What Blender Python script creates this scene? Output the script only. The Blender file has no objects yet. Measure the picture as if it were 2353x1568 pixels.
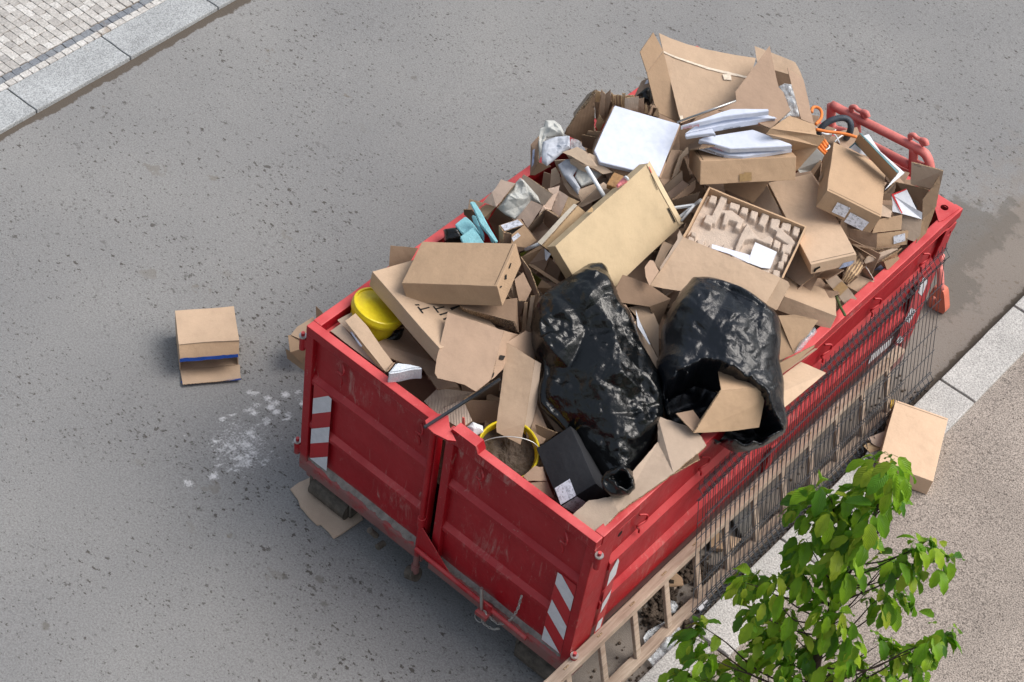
import bpy, bmesh, math, random, json
from mathutils import Vector, Matrix, noise
from mathutils.geometry import tessellate_polygon
rnd = random.Random(7)
scene = bpy.context.scene
# ---------------------------------------------------------------- camera
cam_d = bpy.data.cameras.new('camera'); cam = bpy.data.objects.new('camera', cam_d)
scene.collection.objects.link(cam); scene.camera = cam
R = [[0.7538642, -0.5393524, 0.375217], [0.6471747, 0.5110169, -0.565709], [0.1133743, 0.6692987, 0.7342925]]
CAMLOC = [5.4624, -6.0321, 10.4711]
cam.matrix_world = Matrix([[R[0][0], R[0][1], R[0][2], CAMLOC[0]], [R[1][0], R[1][1], R[1][2], CAMLOC[1]], [R[2][0], R[2][1], R[2][2], CAMLOC[2]], [0, 0, 0, 1]])
cam_d.sensor_width = 36.0; cam_d.lens = 36.0 * 4495.376 / 2353.0
cam_d.clip_start = .1; cam_d.clip_end = 500
# ---------------------------------------------------------------- light
SUN_AZ = math.radians(38); SUN_EL = math.radians(56)      # direction of the light source (azimuth measured from +x towards +y)
world = bpy.data.worlds.new('World'); scene.world = world; world.use_nodes = True
wn = world.node_tree.nodes; wl = world.node_tree.links
bgn = wn['Background']; sky = wn.new('ShaderNodeTexSky'); sky.sky_type = 'NISHITA'; sky.sun_disc = False
sky.sun_elevation = SUN_EL; sky.sun_rotation = math.radians(90) - SUN_AZ
sky.air_density = 1.6; sky.dust_density = 5.0; sky.ozone_density = 1.0
hsv = wn.new('ShaderNodeHueSaturation'); hsv.inputs['Saturation'].default_value = .62; wl.new(sky.outputs[0], hsv.inputs['Color']); wl.new(hsv.outputs[0], bgn.inputs[0]); bgn.inputs[1].default_value = 0.074
sd = bpy.data.lights.new('sun', 'SUN'); sd.energy = 1.25; sd.angle = math.radians(42); sd.color = (1.0, .965, .93)
so = bpy.data.objects.new('sun', sd); scene.collection.objects.link(so)
dirv = Vector((math.cos(SUN_EL) * math.cos(SUN_AZ), math.cos(SUN_EL) * math.sin(SUN_AZ), math.sin(SUN_EL)))
so.rotation_euler = dirv.to_track_quat('Z', 'Y').to_euler(); so.location = (6, 6, 12)
scene.view_settings.view_transform = 'Standard'; scene.view_settings.look = 'None'
scene.view_settings.exposure = 1.0; scene.view_settings.gamma = 1.0
scene.render.engine = 'CYCLES'
T = 1.6565; L = 3.94; W = 2.3; ZB = .28
# ---------------------------------------------------------------- helpers
COL = scene.collection.objects
def tag(o, label=None, cat=None, group=None, kind=None):
    if label: o['label'] = label
    if cat: o['category'] = cat
    if group: o['group'] = group
    if kind: o['kind'] = kind
    return o
def empty(name, loc=(0, 0, 0)):
    o = bpy.data.objects.new(name, None); COL.link(o); o.location = loc; o.empty_display_size = .1; return o
def link(name, me, mats, parent=None, smooth=False):
    o = bpy.data.objects.new(name, me); COL.link(o)
    for m in (mats if isinstance(mats, (list, tuple)) else [mats]): me.materials.append(M[m] if isinstance(m, str) else m)
    if smooth:
        for p in me.polygons: p.use_smooth = True
    if parent:
        o.parent = parent; o.matrix_parent_inverse = Matrix.Translation(parent.location).inverted()
    return o
def fin(name, bm, mats, parent=None, smooth=False):
    me = bpy.data.meshes.new(name); bm.normal_update(); bm.to_mesh(me); bm.free()
    return link(name, me, mats, parent, smooth)
def pyd(name, vs, fs, mats, parent=None, smooth=False, mi=None):
    me = bpy.data.meshes.new(name); me.from_pydata([tuple(v) for v in vs], [], fs); me.update()
    if mi:
        for p, k in zip(me.polygons, mi): p.material_index = k
    return link(name, me, mats, parent, smooth)
def add_box(bm, lo, hi, mat=None, bevel=0.0):
    r = bmesh.ops.create_cube(bm, size=1.0); vs = r['verts']
    c = [(a + b) / 2 for a, b in zip(lo, hi)]; s = [abs(b - a) for a, b in zip(lo, hi)]
    for v in vs: v.co = Vector((c[0] + v.co.x * s[0], c[1] + v.co.y * s[1], c[2] + v.co.z * s[2]))
    if bevel:
        es = list({e for v in vs for e in v.link_edges})
        bmesh.ops.bevel(bm, geom=es, offset=bevel, segments=2, affect='EDGES', profile=.6)
    return vs
def obox(name, lo, hi, m, parent=None, bevel=.004):
    bm = bmesh.new(); add_box(bm, lo, hi, bevel=bevel); return fin(name, bm, m, parent)
def add_cyl(bm, p0, p1, r0, r1=None, n=16, cap=True):
    p0, p1 = Vector(p0), Vector(p1); d = (p1 - p0); r1 = r0 if r1 is None else r1
    q = d.to_track_quat('Z', 'Y'); A = []; B = []
    for i in range(n):
        a = 2 * math.pi * i / n; u = q @ Vector((math.cos(a), math.sin(a), 0))
        A.append(bm.verts.new(p0 + u * r0)); B.append(bm.verts.new(p1 + u * r1))
    for i in range(n): bm.faces.new((A[i], A[(i + 1) % n], B[(i + 1) % n], B[i]))
    if cap:
        bm.faces.new(A[::-1]); bm.faces.new(B)
def cyl(name, p0, p1, r0, m, parent=None, r1=None, n=16, smooth=True):
    bm = bmesh.new(); add_cyl(bm, p0, p1, r0, r1, n); return fin(name, bm, m, parent, False)
def smooth_path(P, k=5):
    P = [Vector(p) for p in P]
    if len(P) < 3: return P
    Q = [P[0] * 2 - P[1]] + P + [P[-1] * 2 - P[-2]]; out = []
    for i in range(1, len(Q) - 2):
        for j in range(k):
            t = j / k; a, b, c, d = Q[i - 1:i + 3]
            out.append(.5 * ((2 * b) + (c - a) * t + (2 * a - 5 * b + 4 * c - d) * t * t + (3 * b - a - 3 * c + d) * t ** 3))
    out.append(P[-1]); return out
def add_tube(bm, P, r, n=10, sq=False, rfun=None, k=5, ridge=0):
    P = smooth_path(P, k); rings = []; up = Vector((0, 0, 1)); n = 4 if sq else n
    pu = None
    for i, p in enumerate(P):
        t = (P[min(i + 1, len(P) - 1)] - P[max(i - 1, 0)]).normalized()
        u = t.cross(up) if pu is None else (pu - t * pu.dot(t))
        if u.length < 1e-4: u = t.cross(Vector((1, 0, 0)))
        u.normalize(); pu = u; w = t.cross(u)
        rr = r if rfun is None else rfun(i / max(1, len(P) - 1))
        if ridge: rr *= 1 + ridge * (i % 2)
        ring = []
        for j in range(n):
            a = 2 * math.pi * (j + (.5 if sq else 0)) / n
            ring.append(bm.verts.new(p + (u * math.cos(a) + w * math.sin(a)) * rr))
        rings.append(ring)
    for a, b in zip(rings, rings[1:]):
        for j in range(n): bm.faces.new((a[j], a[(j + 1) % n], b[(j + 1) % n], b[j]))
    bm.faces.new(rings[0][::-1]); bm.faces.new(rings[-1])
def tube(name, P, r, m, parent=None, **kw):
    bm = bmesh.new(); sq = kw.get('sq', False); add_tube(bm, P, r, **kw); bmesh.ops.recalc_face_normals(bm, faces=bm.faces)
    return fin(name, bm, m, parent, smooth=not sq)
def nv(p, s, seed=0.0):
    q = Vector(p) * s + Vector((seed, seed * .7, -seed)); return Vector((noise.noise(q), noise.noise(q + Vector((31, 7, 3))), noise.noise(q + Vector((5, 53, 11)))))
# ---------------------------------------------------------------- materials
M = {}
def nodes(name):
    m = bpy.data.materials.new(name); m.use_nodes = True; nt = m.node_tree; return m, nt, nt.nodes['Principled BSDF']
def N(nt, t, **kw):
    n = nt.nodes.new(t)
    for k, v in kw.items():
        if k.startswith('i_'): n.inputs[k[2:].replace('_', ' ')].default_value = v
        else: setattr(n, k, v)
    return n
def setc(b, c, rough=.8, spec=.3, metal=0.0):
    b.inputs['Base Color'].default_value = (*c, 1); b.inputs['Roughness'].default_value = rough
    b.inputs['Specular IOR Level'].default_value = spec; b.inputs['Metallic'].default_value = metal
def ramp(nt, stops):
    r = nt.nodes.new('ShaderNodeValToRGB'); e = r.color_ramp.elements
    while len(e) > 1: e.remove(e[-1])
    e[0].position = stops[0][0]; e[0].color = (*stops[0][1], 1) if len(stops[0][1]) == 3 else stops[0][1]
    for p, c in stops[1:]:
        k = e.new(p); k.color = (*c, 1)
    return r
def noisy(name, c, var=.12, scale=9.0, rough=.8, spec=.3, bump=.15, bscale=60.0, fine=.06, metal=0.0, coat=0.0, detail=6.0):
    m, nt, b = nodes(name); lk = nt.links; setc(b, c, rough, spec, metal)
    tc = N(nt, 'ShaderNodeTexCoord'); n1 = N(nt, 'ShaderNodeTexNoise', i_Scale=scale, i_Detail=detail, i_Roughness=.6); lk.new(tc.outputs['Object'], n1.inputs['Vector'])
    n2 = N(nt, 'ShaderNodeTexNoise', i_Scale=bscale * 4, i_Detail=3.0); lk.new(tc.outputs['Object'], n2.inputs['Vector'])
    lo = [max(0, x * (1 - var)) for x in c]; hi = [min(1, x * (1 + var)) for x in c]
    r = ramp(nt, [(.3, lo), (.7, hi)]); lk.new(n1.outputs['Fac'], r.inputs[0])
    mx = N(nt, 'ShaderNodeMixRGB', blend_type='OVERLAY'); mx.inputs[0].default_value = min(1, fine * 4); lk.new(r.outputs[0], mx.inputs[1]); lk.new(n2.outputs['Fac'], mx.inputs[2])
    lk.new(mx.outputs[0], b.inputs['Base Color'])
    if bump:
        n3 = N(nt, 'ShaderNodeTexNoise', i_Scale=bscale, i_Detail=5.0); lk.new(tc.outputs['Object'], n3.inputs['Vector'])
        bp = N(nt, 'ShaderNodeBump', i_Strength=bump, i_Distance=.01); lk.new(n3.outputs['Fac'], bp.inputs['Height']); lk.new(bp.outputs[0], b.inputs['Normal'])
    if coat: b.inputs['Coat Weight'].default_value = coat; b.inputs['Coat Roughness'].default_value = .15
    M[name] = m; return m
def card(name, c, rib=0.0):
    m, nt, b = nodes(name); lk = nt.links; setc(b, c, .82, .25)
    tc = N(nt, 'ShaderNodeTexCoord'); oi = N(nt, 'ShaderNodeObjectInfo')
    ad = N(nt, 'ShaderNodeVectorMath', operation='ADD'); lk.new(tc.outputs['Object'], ad.inputs[0]); lk.new(oi.outputs['Random'], ad.inputs[1])
    n1 = N(nt, 'ShaderNodeTexNoise', i_Scale=5.0, i_Detail=6.0, i_Roughness=.6); lk.new(ad.outputs[0], n1.inputs['Vector'])
    r = ramp(nt, [(.28, [x * .88 for x in c]), (.5, c), (.75, [min(1, x * 1.07) for x in c])]); lk.new(n1.outputs['Fac'], r.inputs[0])
    # paper fibres and speckle
    n2 = N(nt, 'ShaderNodeTexNoise', i_Scale=420.0, i_Detail=2.0); lk.new(tc.outputs['Object'], n2.inputs['Vector'])
    mx = N(nt, 'ShaderNodeMixRGB', blend_type='OVERLAY'); mx.inputs[0].default_value = .28; lk.new(r.outputs[0], mx.inputs[1]); lk.new(n2.outputs['Fac'], mx.inputs[2])
    # object to object tone
    hs = N(nt, 'ShaderNodeHueSaturation'); mr = N(nt, 'ShaderNodeMapRange'); mr.inputs['To Min'].default_value = .80; mr.inputs['To Max'].default_value = 1.18
    lk.new(oi.outputs['Random'], mr.inputs[0]); lk.new(mr.outputs[0], hs.inputs['Value']); lk.new(mx.outputs[0], hs.inputs['Color'])
    # stains
    n4 = N(nt, 'ShaderNodeTexNoise', i_Scale=2.2, i_Detail=8.0, i_Roughness=.7); lk.new(ad.outputs[0], n4.inputs['Vector'])
    r4 = ramp(nt, [(.62, (0, 0, 0)), (.72, (.35, .35, .35))]); lk.new(n4.outputs['Fac'], r4.inputs[0])
    m4 = N(nt, 'ShaderNodeMixRGB'); lk.new(r4.outputs[0], m4.inputs[0]); lk.new(hs.outputs[0], m4.inputs[1]); m4.inputs[2].default_value = (c[0] * .62, c[1] * .58, c[2] * .52, 1)
    lk.new(m4.outputs[0], b.inputs['Base Color'])
    n3 = N(nt, 'ShaderNodeTexNoise', i_Scale=14.0, i_Detail=5.0); lk.new(ad.outputs[0], n3.inputs['Vector'])
    wv = N(nt, 'ShaderNodeTexWave', i_Scale=24.0 if rib else 38.0, i_Distortion=.6); wv.bands_direction = 'DIAGONAL' if rib else 'X'; lk.new(tc.outputs['Object'], wv.inputs['Vector'])
    b1 = N(nt, 'ShaderNodeBump', i_Strength=.5, i_Distance=.012); lk.new(n3.outputs['Fac'], b1.inputs['Height'])
    b2 = N(nt, 'ShaderNodeBump', i_Strength=.6 if rib else .12, i_Distance=.003); lk.new(wv.outputs['Fac'], b2.inputs['Height']); lk.new(b1.outputs[0], b2.inputs['Normal']); lk.new(b2.outputs[0], b.inputs['Normal'])
    M[name] = m
card('card_w', (.43, .295, .19)); card('card_p', (.53, .385, .27)); card('card_g', (.40, .31, .24)); card('card_r', (.38, .265, .19))
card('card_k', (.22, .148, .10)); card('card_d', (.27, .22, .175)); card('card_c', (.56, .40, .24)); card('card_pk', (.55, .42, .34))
card('cream', (.58, .45, .285)); card('cream2', (.64, .51, .335)); card('creamw', (.74, .66, .54)); card('kraft', (.62, .48, .36)); card('ribbed', (.42, .34, .28), rib=1)
card('blackcard', (.022, .023, .027)); card('offwhite', (.60, .60, .57))
def edge_mat():
    m, nt, b = nodes('cardboard_edge'); lk = nt.links; setc(b, (.3, .2, .13), .9, .1)
    tc = N(nt, 'ShaderNodeTexCoord'); w = N(nt, 'ShaderNodeTexNoise', i_Scale=150.0, i_Detail=2.0); lk.new(tc.outputs['Object'], w.inputs['Vector'])
    r = ramp(nt, [(.4, (.10, .07, .045)), (.6, (.46, .33, .21))]); lk.new(w.outputs['Fac'], r.inputs[0]); lk.new(r.outputs[0], b.inputs['Base Color']); M['edge'] = m
edge_mat()
def ribs_mat():
    m, nt, b = nodes('bare_corrugation'); lk = nt.links; setc(b, (.4, .3, .22), .9, .1)
    uv = N(nt, 'ShaderNodeUVMap'); w = N(nt, 'ShaderNodeTexWave', i_Scale=26.0); lk.new(uv.outputs[0], w.inputs['Vector'])
    r = ramp(nt, [(.25, (.13, .10, .08)), (.7, (.46, .40, .34))]); lk.new(w.outputs['Fac'], r.inputs[0]); lk.new(r.outputs[0], b.inputs['Base Color']); M['ribs'] = m
ribs_mat()
noisy('ink', (.02, .018, .017), .2, rough=.8, bump=0); noisy('dark', (.012, .010, .009), .1, rough=.9, bump=0)
noisy('inkred', (.50, .035, .04), .2, rough=.6, bump=0); noisy('paper', (.62, .645, .70), .05, 6, .6, .3, .25, 14); noisy('pizza', (.60, .645, .755), .05, 3, .55, .35, .3, 6)
noisy('sleeve', (.66, .68, .78), .06, 8, .3, .5, .3, 20); noisy('foam', (.60, .64, .69), .05, 20, .8, .2, .5, 90); noisy('bluefoam', (.28, .58, .64), .16, 14, .75, .25, .4, 70)
noisy('greypaper', (.47, .48, .46), .05, 4, .8, .2, .15, 10); noisy('bluepaper', (.42, .45, .51), .05, 4, .75, .25, .15, 10); noisy('whitepaper', (.68, .69, .72), .08, 10, .7, .2, .6, 24)
noisy('redp', (.62, .14, .11), .1, rough=.6); noisy('tapec', (.36, .235, .11), .08, 20, .28, .5, .1, 20); noisy('tapew', (.70, .60, .48), .15, 40, .35, .5, .3, 60); noisy('tapebrown', (.34, .19, .08), .3, 26, .25, .5, .5, 20)
noisy('bluetape', (.012, .055, .28), .15, 20, .4, .4, .1); noisy('teal', (.12, .25, .28), .1, rough=.4); noisy('olive', (.10, .11, .015), .2, rough=.5)
noisy('yellow', (.66, .52, .015), .10, 7, .38, .5, .05, 10); noisy('whiteplastic', (.70, .74, .78), .05, 10, .3, .5, .03); noisy('blackplastic', (.018, .023, .03), .15, rough=.4, spec=.5)
noisy('steel', (.45, .45, .44), .15, 20, .35, .5, .05, metal=.8); noisy('wire', (.04, .047, .057), .2, 30, .45, .5, .0); noisy('rust', (.10, .085, .07), .4, 18, .7, .3, .5, 40)
noisy('orange', (.75, .22, .05), .1, 10, .45, .4, .02); noisy('hose', (.045, .06, .08), .15, 20, .5, .4, .3, 90); noisy('greenstick', (.09, .12, .05), .25, 30, .7, .2, .3, 60)
noisy('foil', (.65, .42, .06), .2, 30, .3, .5, .3); noisy('concrete', (.16, .155, .145), .2, 12, .9, .2, .5, 60); noisy('barkm', (.055, .038, .032), .35, 30, .85, .2, .8, 80)
noisy('twig', (.075, .04, .032), .3, 30, .7, .2, .3, 80); noisy('soil', (.085, .066, .052), .4, 14, .95, .1, .8, 60); noisy('pulp', (.50, .41, .34), .12, 16, .92, .1, .6, 120)
noisy('pink', (.72, .22, .24), .3, 30, .25, .6, .3, 30); noisy('splat', (.74, .74, .75), .08, 20, .9, .1, .3)
noisy('redplastic', (.62, .19, .17), .25, 5, .5, .4, .12, 30); noisy('orangeplastic', (.60, .17, .11), .15, 6, .5, .4, .12, 30)
def label_mat(name, bg, ink):
    m, nt, b = nodes(name); lk = nt.links; setc(b, bg, .5, .3)
    uv = N(nt, 'ShaderNodeUVMap'); br = N(nt, 'ShaderNodeTexBrick', i_Scale=60.0); br.offset = .37; br.inputs['Mortar Size'].default_value = .028; br.inputs['Brick Width'].default_value = .7; br.inputs['Row Height'].default_value = .5
    br.inputs['Color1'].default_value = (*ink, 1); br.inputs['Color2'].default_value = (*bg, 1); br.inputs['Mortar'].default_value = (*bg, 1); br.inputs['Bias'].default_value = -.1
    lk.new(uv.outputs[0], br.inputs['Vector'])
    n = N(nt, 'ShaderNodeTexNoise', i_Scale=38.0, i_Detail=1.0); lk.new(uv.outputs[0], n.inputs['Vector']); r = ramp(nt, [(.47, (0, 0, 0)), (.53, (1, 1, 1))]); lk.new(n.outputs['Fac'], r.inputs[0])
    n2 = N(nt, 'ShaderNodeTexNoise', i_Scale=420.0, i_Detail=1.0); lk.new(uv.outputs[0], n2.inputs['Vector']); r2 = ramp(nt, [(.45, (0, 0, 0)), (.55, (1, 1, 1))]); lk.new(n2.outputs['Fac'], r2.inputs[0])
    mu = N(nt, 'ShaderNodeMixRGB', blend_type='MULTIPLY'); mu.inputs[0].default_value = 1; lk.new(r.outputs[0], mu.inputs[1]); lk.new(r2.outputs[0], mu.inputs[2])
    mx = N(nt, 'ShaderNodeMixRGB'); lk.new(mu.outputs[0], mx.inputs[0]); mx.inputs[1].default_value = (*bg, 1); lk.new(br.outputs[0], mx.inputs[2]); lk.new(mx.outputs[0], b.inputs['Base Color']); M[name] = m
label_mat('label', (.74, .77, .86), (.05, .05, .07)); label_mat('label_b', (.42, .48, .66), (.04, .05, .08))
def plastic_film(name, c, rough=.12, alpha=.45):
    m, nt, b = nodes(name); lk = nt.links; setc(b, c, rough, .8)
    tc = N(nt, 'ShaderNodeTexCoord'); n = N(nt, 'ShaderNodeTexNoise', i_Scale=30.0, i_Detail=4.0); lk.new(tc.outputs['Object'], n.inputs['Vector'])
    mr = N(nt, 'ShaderNodeMapRange'); mr.inputs['From Min'].default_value = .35; mr.inputs['From Max'].default_value = .65; mr.inputs['To Min'].default_value = alpha * .35; mr.inputs['To Max'].default_value = alpha * 1.5
    lk.new(n.outputs['Fac'], mr.inputs[0]); lk.new(mr.outputs[0], b.inputs['Alpha'])
    bp = N(nt, 'ShaderNodeBump', i_Strength=.6, i_Distance=.01); lk.new(n.outputs['Fac'], bp.inputs['Height']); lk.new(bp.outputs[0], b.inputs['Normal']); M[name] = m
plastic_film('clear', (.62, .66, .70)); plastic_film('clearw', (.66, .68, .72), .3, .6)
def bag_mat(name, c, rough, bs):
    m, nt, b = nodes(name); lk = nt.links; setc(b, c, rough, .5)
    tc = N(nt, 'ShaderNodeTexCoord')
    # crinkles: stretched ridges
    mp = N(nt, 'ShaderNodeMapping'); mp.inputs['Scale'].default_value = (1, 2.4, 1); mp.inputs['Rotation'].default_value = (.3, .2, .9); lk.new(tc.outputs['Object'], mp.inputs['Vector'])
    v = N(nt, 'ShaderNodeTexVoronoi', i_Scale=22.0); v.feature = 'DISTANCE_TO_EDGE'
    dn = N(nt, 'ShaderNodeTexNoise', i_Scale=7.0, i_Detail=3.0); lk.new(tc.outputs['Object'], dn.inputs['Vector'])
    ad = N(nt, 'ShaderNodeVectorMath', operation='ADD'); sc = N(nt, 'ShaderNodeVectorMath', operation='SCALE'); sc.inputs['Scale'].default_value = .35
    lk.new(dn.outputs['Color'], sc.inputs[0]); lk.new(mp.outputs[0], ad.inputs[0]); lk.new(sc.outputs[0], ad.inputs[1]); lk.new(ad.outputs[0], v.inputs['Vector'])
    r = ramp(nt, [(0, (1, 1, 1)), (.22, (.25, .25, .25)), (.6, (0, 0, 0))]); lk.new(v.outputs['Distance'], r.inputs[0])
    n = N(nt, 'ShaderNodeTexNoise', i_Scale=bs, i_Detail=8.0, i_Roughness=.65, i_Distortion=1.2); lk.new(mp.outputs[0], n.inputs['Vector'])
    b1 = N(nt, 'ShaderNodeBump', i_Strength=.30, i_Distance=.012); lk.new(n.outputs['Fac'], b1.inputs['Height'])
    b2 = N(nt, 'ShaderNodeBump', i_Strength=.12, i_Distance=.008); lk.new(r.outputs[0], b2.inputs['Height']); lk.new(b1.outputs[0], b2.inputs['Normal']); lk.new(b2.outputs[0], b.inputs['Normal'])
    M[name] = m
bag_mat('bag', (.004, .005, .006), .17, 12); bag_mat('bag2', (.007, .009, .013), .25, 14)
def red_paint():
    m, nt, b = nodes('container_red_paint'); lk = nt.links; setc(b, (.5, .02, .03), .38, .38)
    tc = N(nt, 'ShaderNodeTexCoord'); g = N(nt, 'ShaderNodeNewGeometry')
    n1 = N(nt, 'ShaderNodeTexNoise', i_Scale=2.6, i_Detail=8.0, i_Roughness=.65); lk.new(tc.outputs['Object'], n1.inputs['Vector'])
    r = ramp(nt, [(.3, (.28, .002, .008)), (.52, (.335, .004, .011)), (.75, (.40, .014, .022))]); lk.new(n1.outputs['Fac'], r.inputs[0])
    # scratches
    mp = N(nt, 'ShaderNodeMapping'); mp.inputs['Scale'].default_value = (14, 14, 3.0); mp.inputs['Rotation'].default_value = (.5, .4, 0); lk.new(tc.outputs['Object'], mp.inputs['Vector'])
    n2 = N(nt, 'ShaderNodeTexNoise', i_Scale=1.6, i_Detail=9.0, i_Roughness=.75, i_Distortion=1.0); lk.new(mp.outputs[0], n2.inputs['Vector'])
    n2b = N(nt, 'ShaderNodeTexNoise', i_Scale=1.7, i_Detail=3.0); lk.new(tc.outputs['Object'], n2b.inputs['Vector'])
    mu = N(nt, 'ShaderNodeMath', operation='MULTIPLY'); lk.new(n2.outputs['Fac'], mu.inputs[0]); lk.new(n2b.outputs['Fac'], mu.inputs[1])
    rs = ramp(nt, [(.335, (0, 0, 0)), (.42, (.7, .7, .7))]); lk.new(mu.outputs[0], rs.inputs[0])
    mx = N(nt, 'ShaderNodeMixRGB'); lk.new(rs.outputs[0], mx.inputs[0]); lk.new(r.outputs[0], mx.inputs[1]); mx.inputs[2].default_value = (.42, .20, .18, 1)
    for pt, rad in (((1.34, -.03, 1.40), .30), ((1.55, -.03, .85), .42), ((.85, -.03, .62), .40), ((.45, -.03, 1.35), .25), ((2.28, .75, .7), .5), ((2.28, 1.6, 1.4), .4)):
        ds = N(nt, 'ShaderNodeVectorMath', operation='DISTANCE'); lk.new(tc.outputs['Object'], ds.inputs[0]); ds.inputs[1].default_value = pt
        rd = ramp(nt, [(0, (.17, .17, .17)), (rad, (0, 0, 0))]); lk.new(ds.outputs['Value'], rd.inputs[0])
        aa = N(nt, 'ShaderNodeMath', operation='ADD'); lk.new(rd.outputs[0], aa.inputs[0]); lk.new(n2.outputs['Fac'], aa.inputs[1])
        r9 = ramp(nt, [(.62, (0, 0, 0)), (.80, (.55, .55, .55))]); lk.new(aa.outputs[0], r9.inputs[0])
        m9 = N(nt, 'ShaderNodeMixRGB'); lk.new(r9.outputs[0], m9.inputs[0]); lk.new(mx.outputs[0], m9.inputs[1]); m9.inputs[2].default_value = (.40, .20, .18, 1); mx = m9
    # faded pink on up-facing surfaces, also painting in the brightly lit top rim
    sx = N(nt, 'ShaderNodeSeparateXYZ'); lk.new(g.outputs['True Normal'], sx.inputs[0])
    n5 = N(nt, 'ShaderNodeTexNoise', i_Scale=3.5, i_Detail=5.0); lk.new(tc.outputs['Object'], n5.inputs['Vector'])
    mu5 = N(nt, 'ShaderNodeMath', operation='MULTIPLY'); lk.new(sx.outputs['Z'], mu5.inputs[0]); lk.new(n5.outputs['Fac'], mu5.inputs[1])
    r5 = ramp(nt, [(.15, (0, 0, 0)), (.6, (.75, .75, .75))]); lk.new(mu5.outputs[0], r5.inputs[0])
    m5 = N(nt, 'ShaderNodeMixRGB'); lk.new(r5.outputs[0], m5.inputs[0]); lk.new(mx.outputs[0], m5.inputs[1]); m5.inputs[2].default_value = (.68, .12, .12, 1)
    # dirt low down
    sp = N(nt, 'ShaderNodeSeparateXYZ'); lk.new(tc.outputs['Object'], sp.inputs[0])
    mr = N(nt, 'ShaderNodeMapRange'); mr.inputs['From Min'].default_value = .26; mr.inputs['From Max'].default_value = .62; mr.inputs['To Min'].default_value = .55; mr.inputs['To Max'].default_value = 0; lk.new(sp.outputs['Z'], mr.inputs[0])
    n6 = N(nt, 'ShaderNodeTexNoise', i_Scale=9.0, i_Detail=8.0, i_Roughness=.7); lk.new(tc.outputs['Object'], n6.inputs['Vector'])
    mu6 = N(nt, 'ShaderNodeMath', operation='MULTIPLY'); lk.new(mr.outputs[0], mu6.inputs[0]); lk.new(n6.outputs['Fac'], mu6.inputs[1])
    r6 = ramp(nt, [(.13, (0, 0, 0)), (.22, (.8, .8, .8))]); lk.new(mu6.outputs[0], r6.inputs[0])
    m6 = N(nt, 'ShaderNodeMixRGB'); lk.new(r6.outputs[0], m6.inputs[0]); lk.new(m5.outputs[0], m6.inputs[1]); m6.inputs[2].default_value = (.20, .13, .12, 1)
    # small chips
    n7 = N(nt, 'ShaderNodeTexNoise', i_Scale=45.0, i_Detail=4.0); lk.new(tc.outputs['Object'], n7.inputs['Vector']); r7 = ramp(nt, [(.70, (0, 0, 0)), (.73, (.7, .7, .7))]); lk.new(n7.outputs['Fac'], r7.inputs[0])
    m7 = N(nt, 'ShaderNodeMixRGB'); lk.new(r7.outputs[0], m7.inputs[0]); lk.new(m6.outputs[0], m7.inputs[1]); m7.inputs[2].default_value = (.35, .17, .15, 1)
    lk.new(m7.outputs[0], b.inputs['Base Color'])
    rr = N(nt, 'ShaderNodeMapRange'); rr.inputs['To Min'].default_value = .3; rr.inputs['To Max'].default_value = .65; lk.new(n6.outputs['Fac'], rr.inputs[0]); lk.new(rr.outputs[0], b.inputs['Roughness'])
    n8 = N(nt, 'ShaderNodeTexNoise', i_Scale=5.0, i_Detail=4.0); lk.new(tc.outputs['Object'], n8.inputs['Vector'])
    bp = N(nt, 'ShaderNodeBump', i_Strength=.35, i_Distance=.03); lk.new(n8.outputs['Fac'], bp.inputs['Height']); lk.new(bp.outputs[0], b.inputs['Normal'])
    M['red'] = m
red_paint()
noisy('dirtm', (.25, .225, .205), .3, 22, .95, .1, .8, 60); noisy('refw', (.62, .63, .68), .08, 20, .35, .5, .1, 60); noisy('refr', (.42, .004, .012), .1, 10, .35, .5, .05)
def wood_mat():
    m, nt, b = nodes('ladder_wood'); lk = nt.links; setc(b, (.42, .3, .2), .8, .2)
    tc = N(nt, 'ShaderNodeTexCoord'); mp = N(nt, 'ShaderNodeMapping'); mp.inputs['Scale'].default_value = (22, 1.6, 22); lk.new(tc.outputs['Object'], mp.inputs['Vector'])
    n = N(nt, 'ShaderNodeTexNoise', i_Scale=2.4, i_Detail=8.0, i_Roughness=.65, i_Distortion=.4); lk.new(mp.outputs[0], n.inputs['Vector'])
    r = ramp(nt, [(.3, (.32, .245, .185)), (.5, (.47, .375, .295)), (.72, (.56, .465, .375))]); lk.new(n.outputs['Fac'], r.inputs[0])
    n2 = N(nt, 'ShaderNodeTexNoise', i_Scale=4.0, i_Detail=5.0); lk.new(tc.outputs['Object'], n2.inputs['Vector']); r2 = ramp(nt, [(.35, (.75, .70, .70)), (.65, (1, 1, 1))]); lk.new(n2.outputs['Fac'], r2.inputs[0])
    mx = N(nt, 'ShaderNodeMixRGB', blend_type='MULTIPLY'); mx.inputs[0].default_value = 1; lk.new(r.outputs[0], mx.inputs[1]); lk.new(r2.outputs[0], mx.inputs[2]); lk.new(mx.outputs[0], b.inputs['Base Color'])
    bp = N(nt, 'ShaderNodeBump', i_Strength=.4, i_Distance=.004); lk.new(n.outputs['Fac'], bp.inputs['Height']); lk.new(bp.outputs[0], b.inputs['Normal']); M['wood'] = m
wood_mat()
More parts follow.
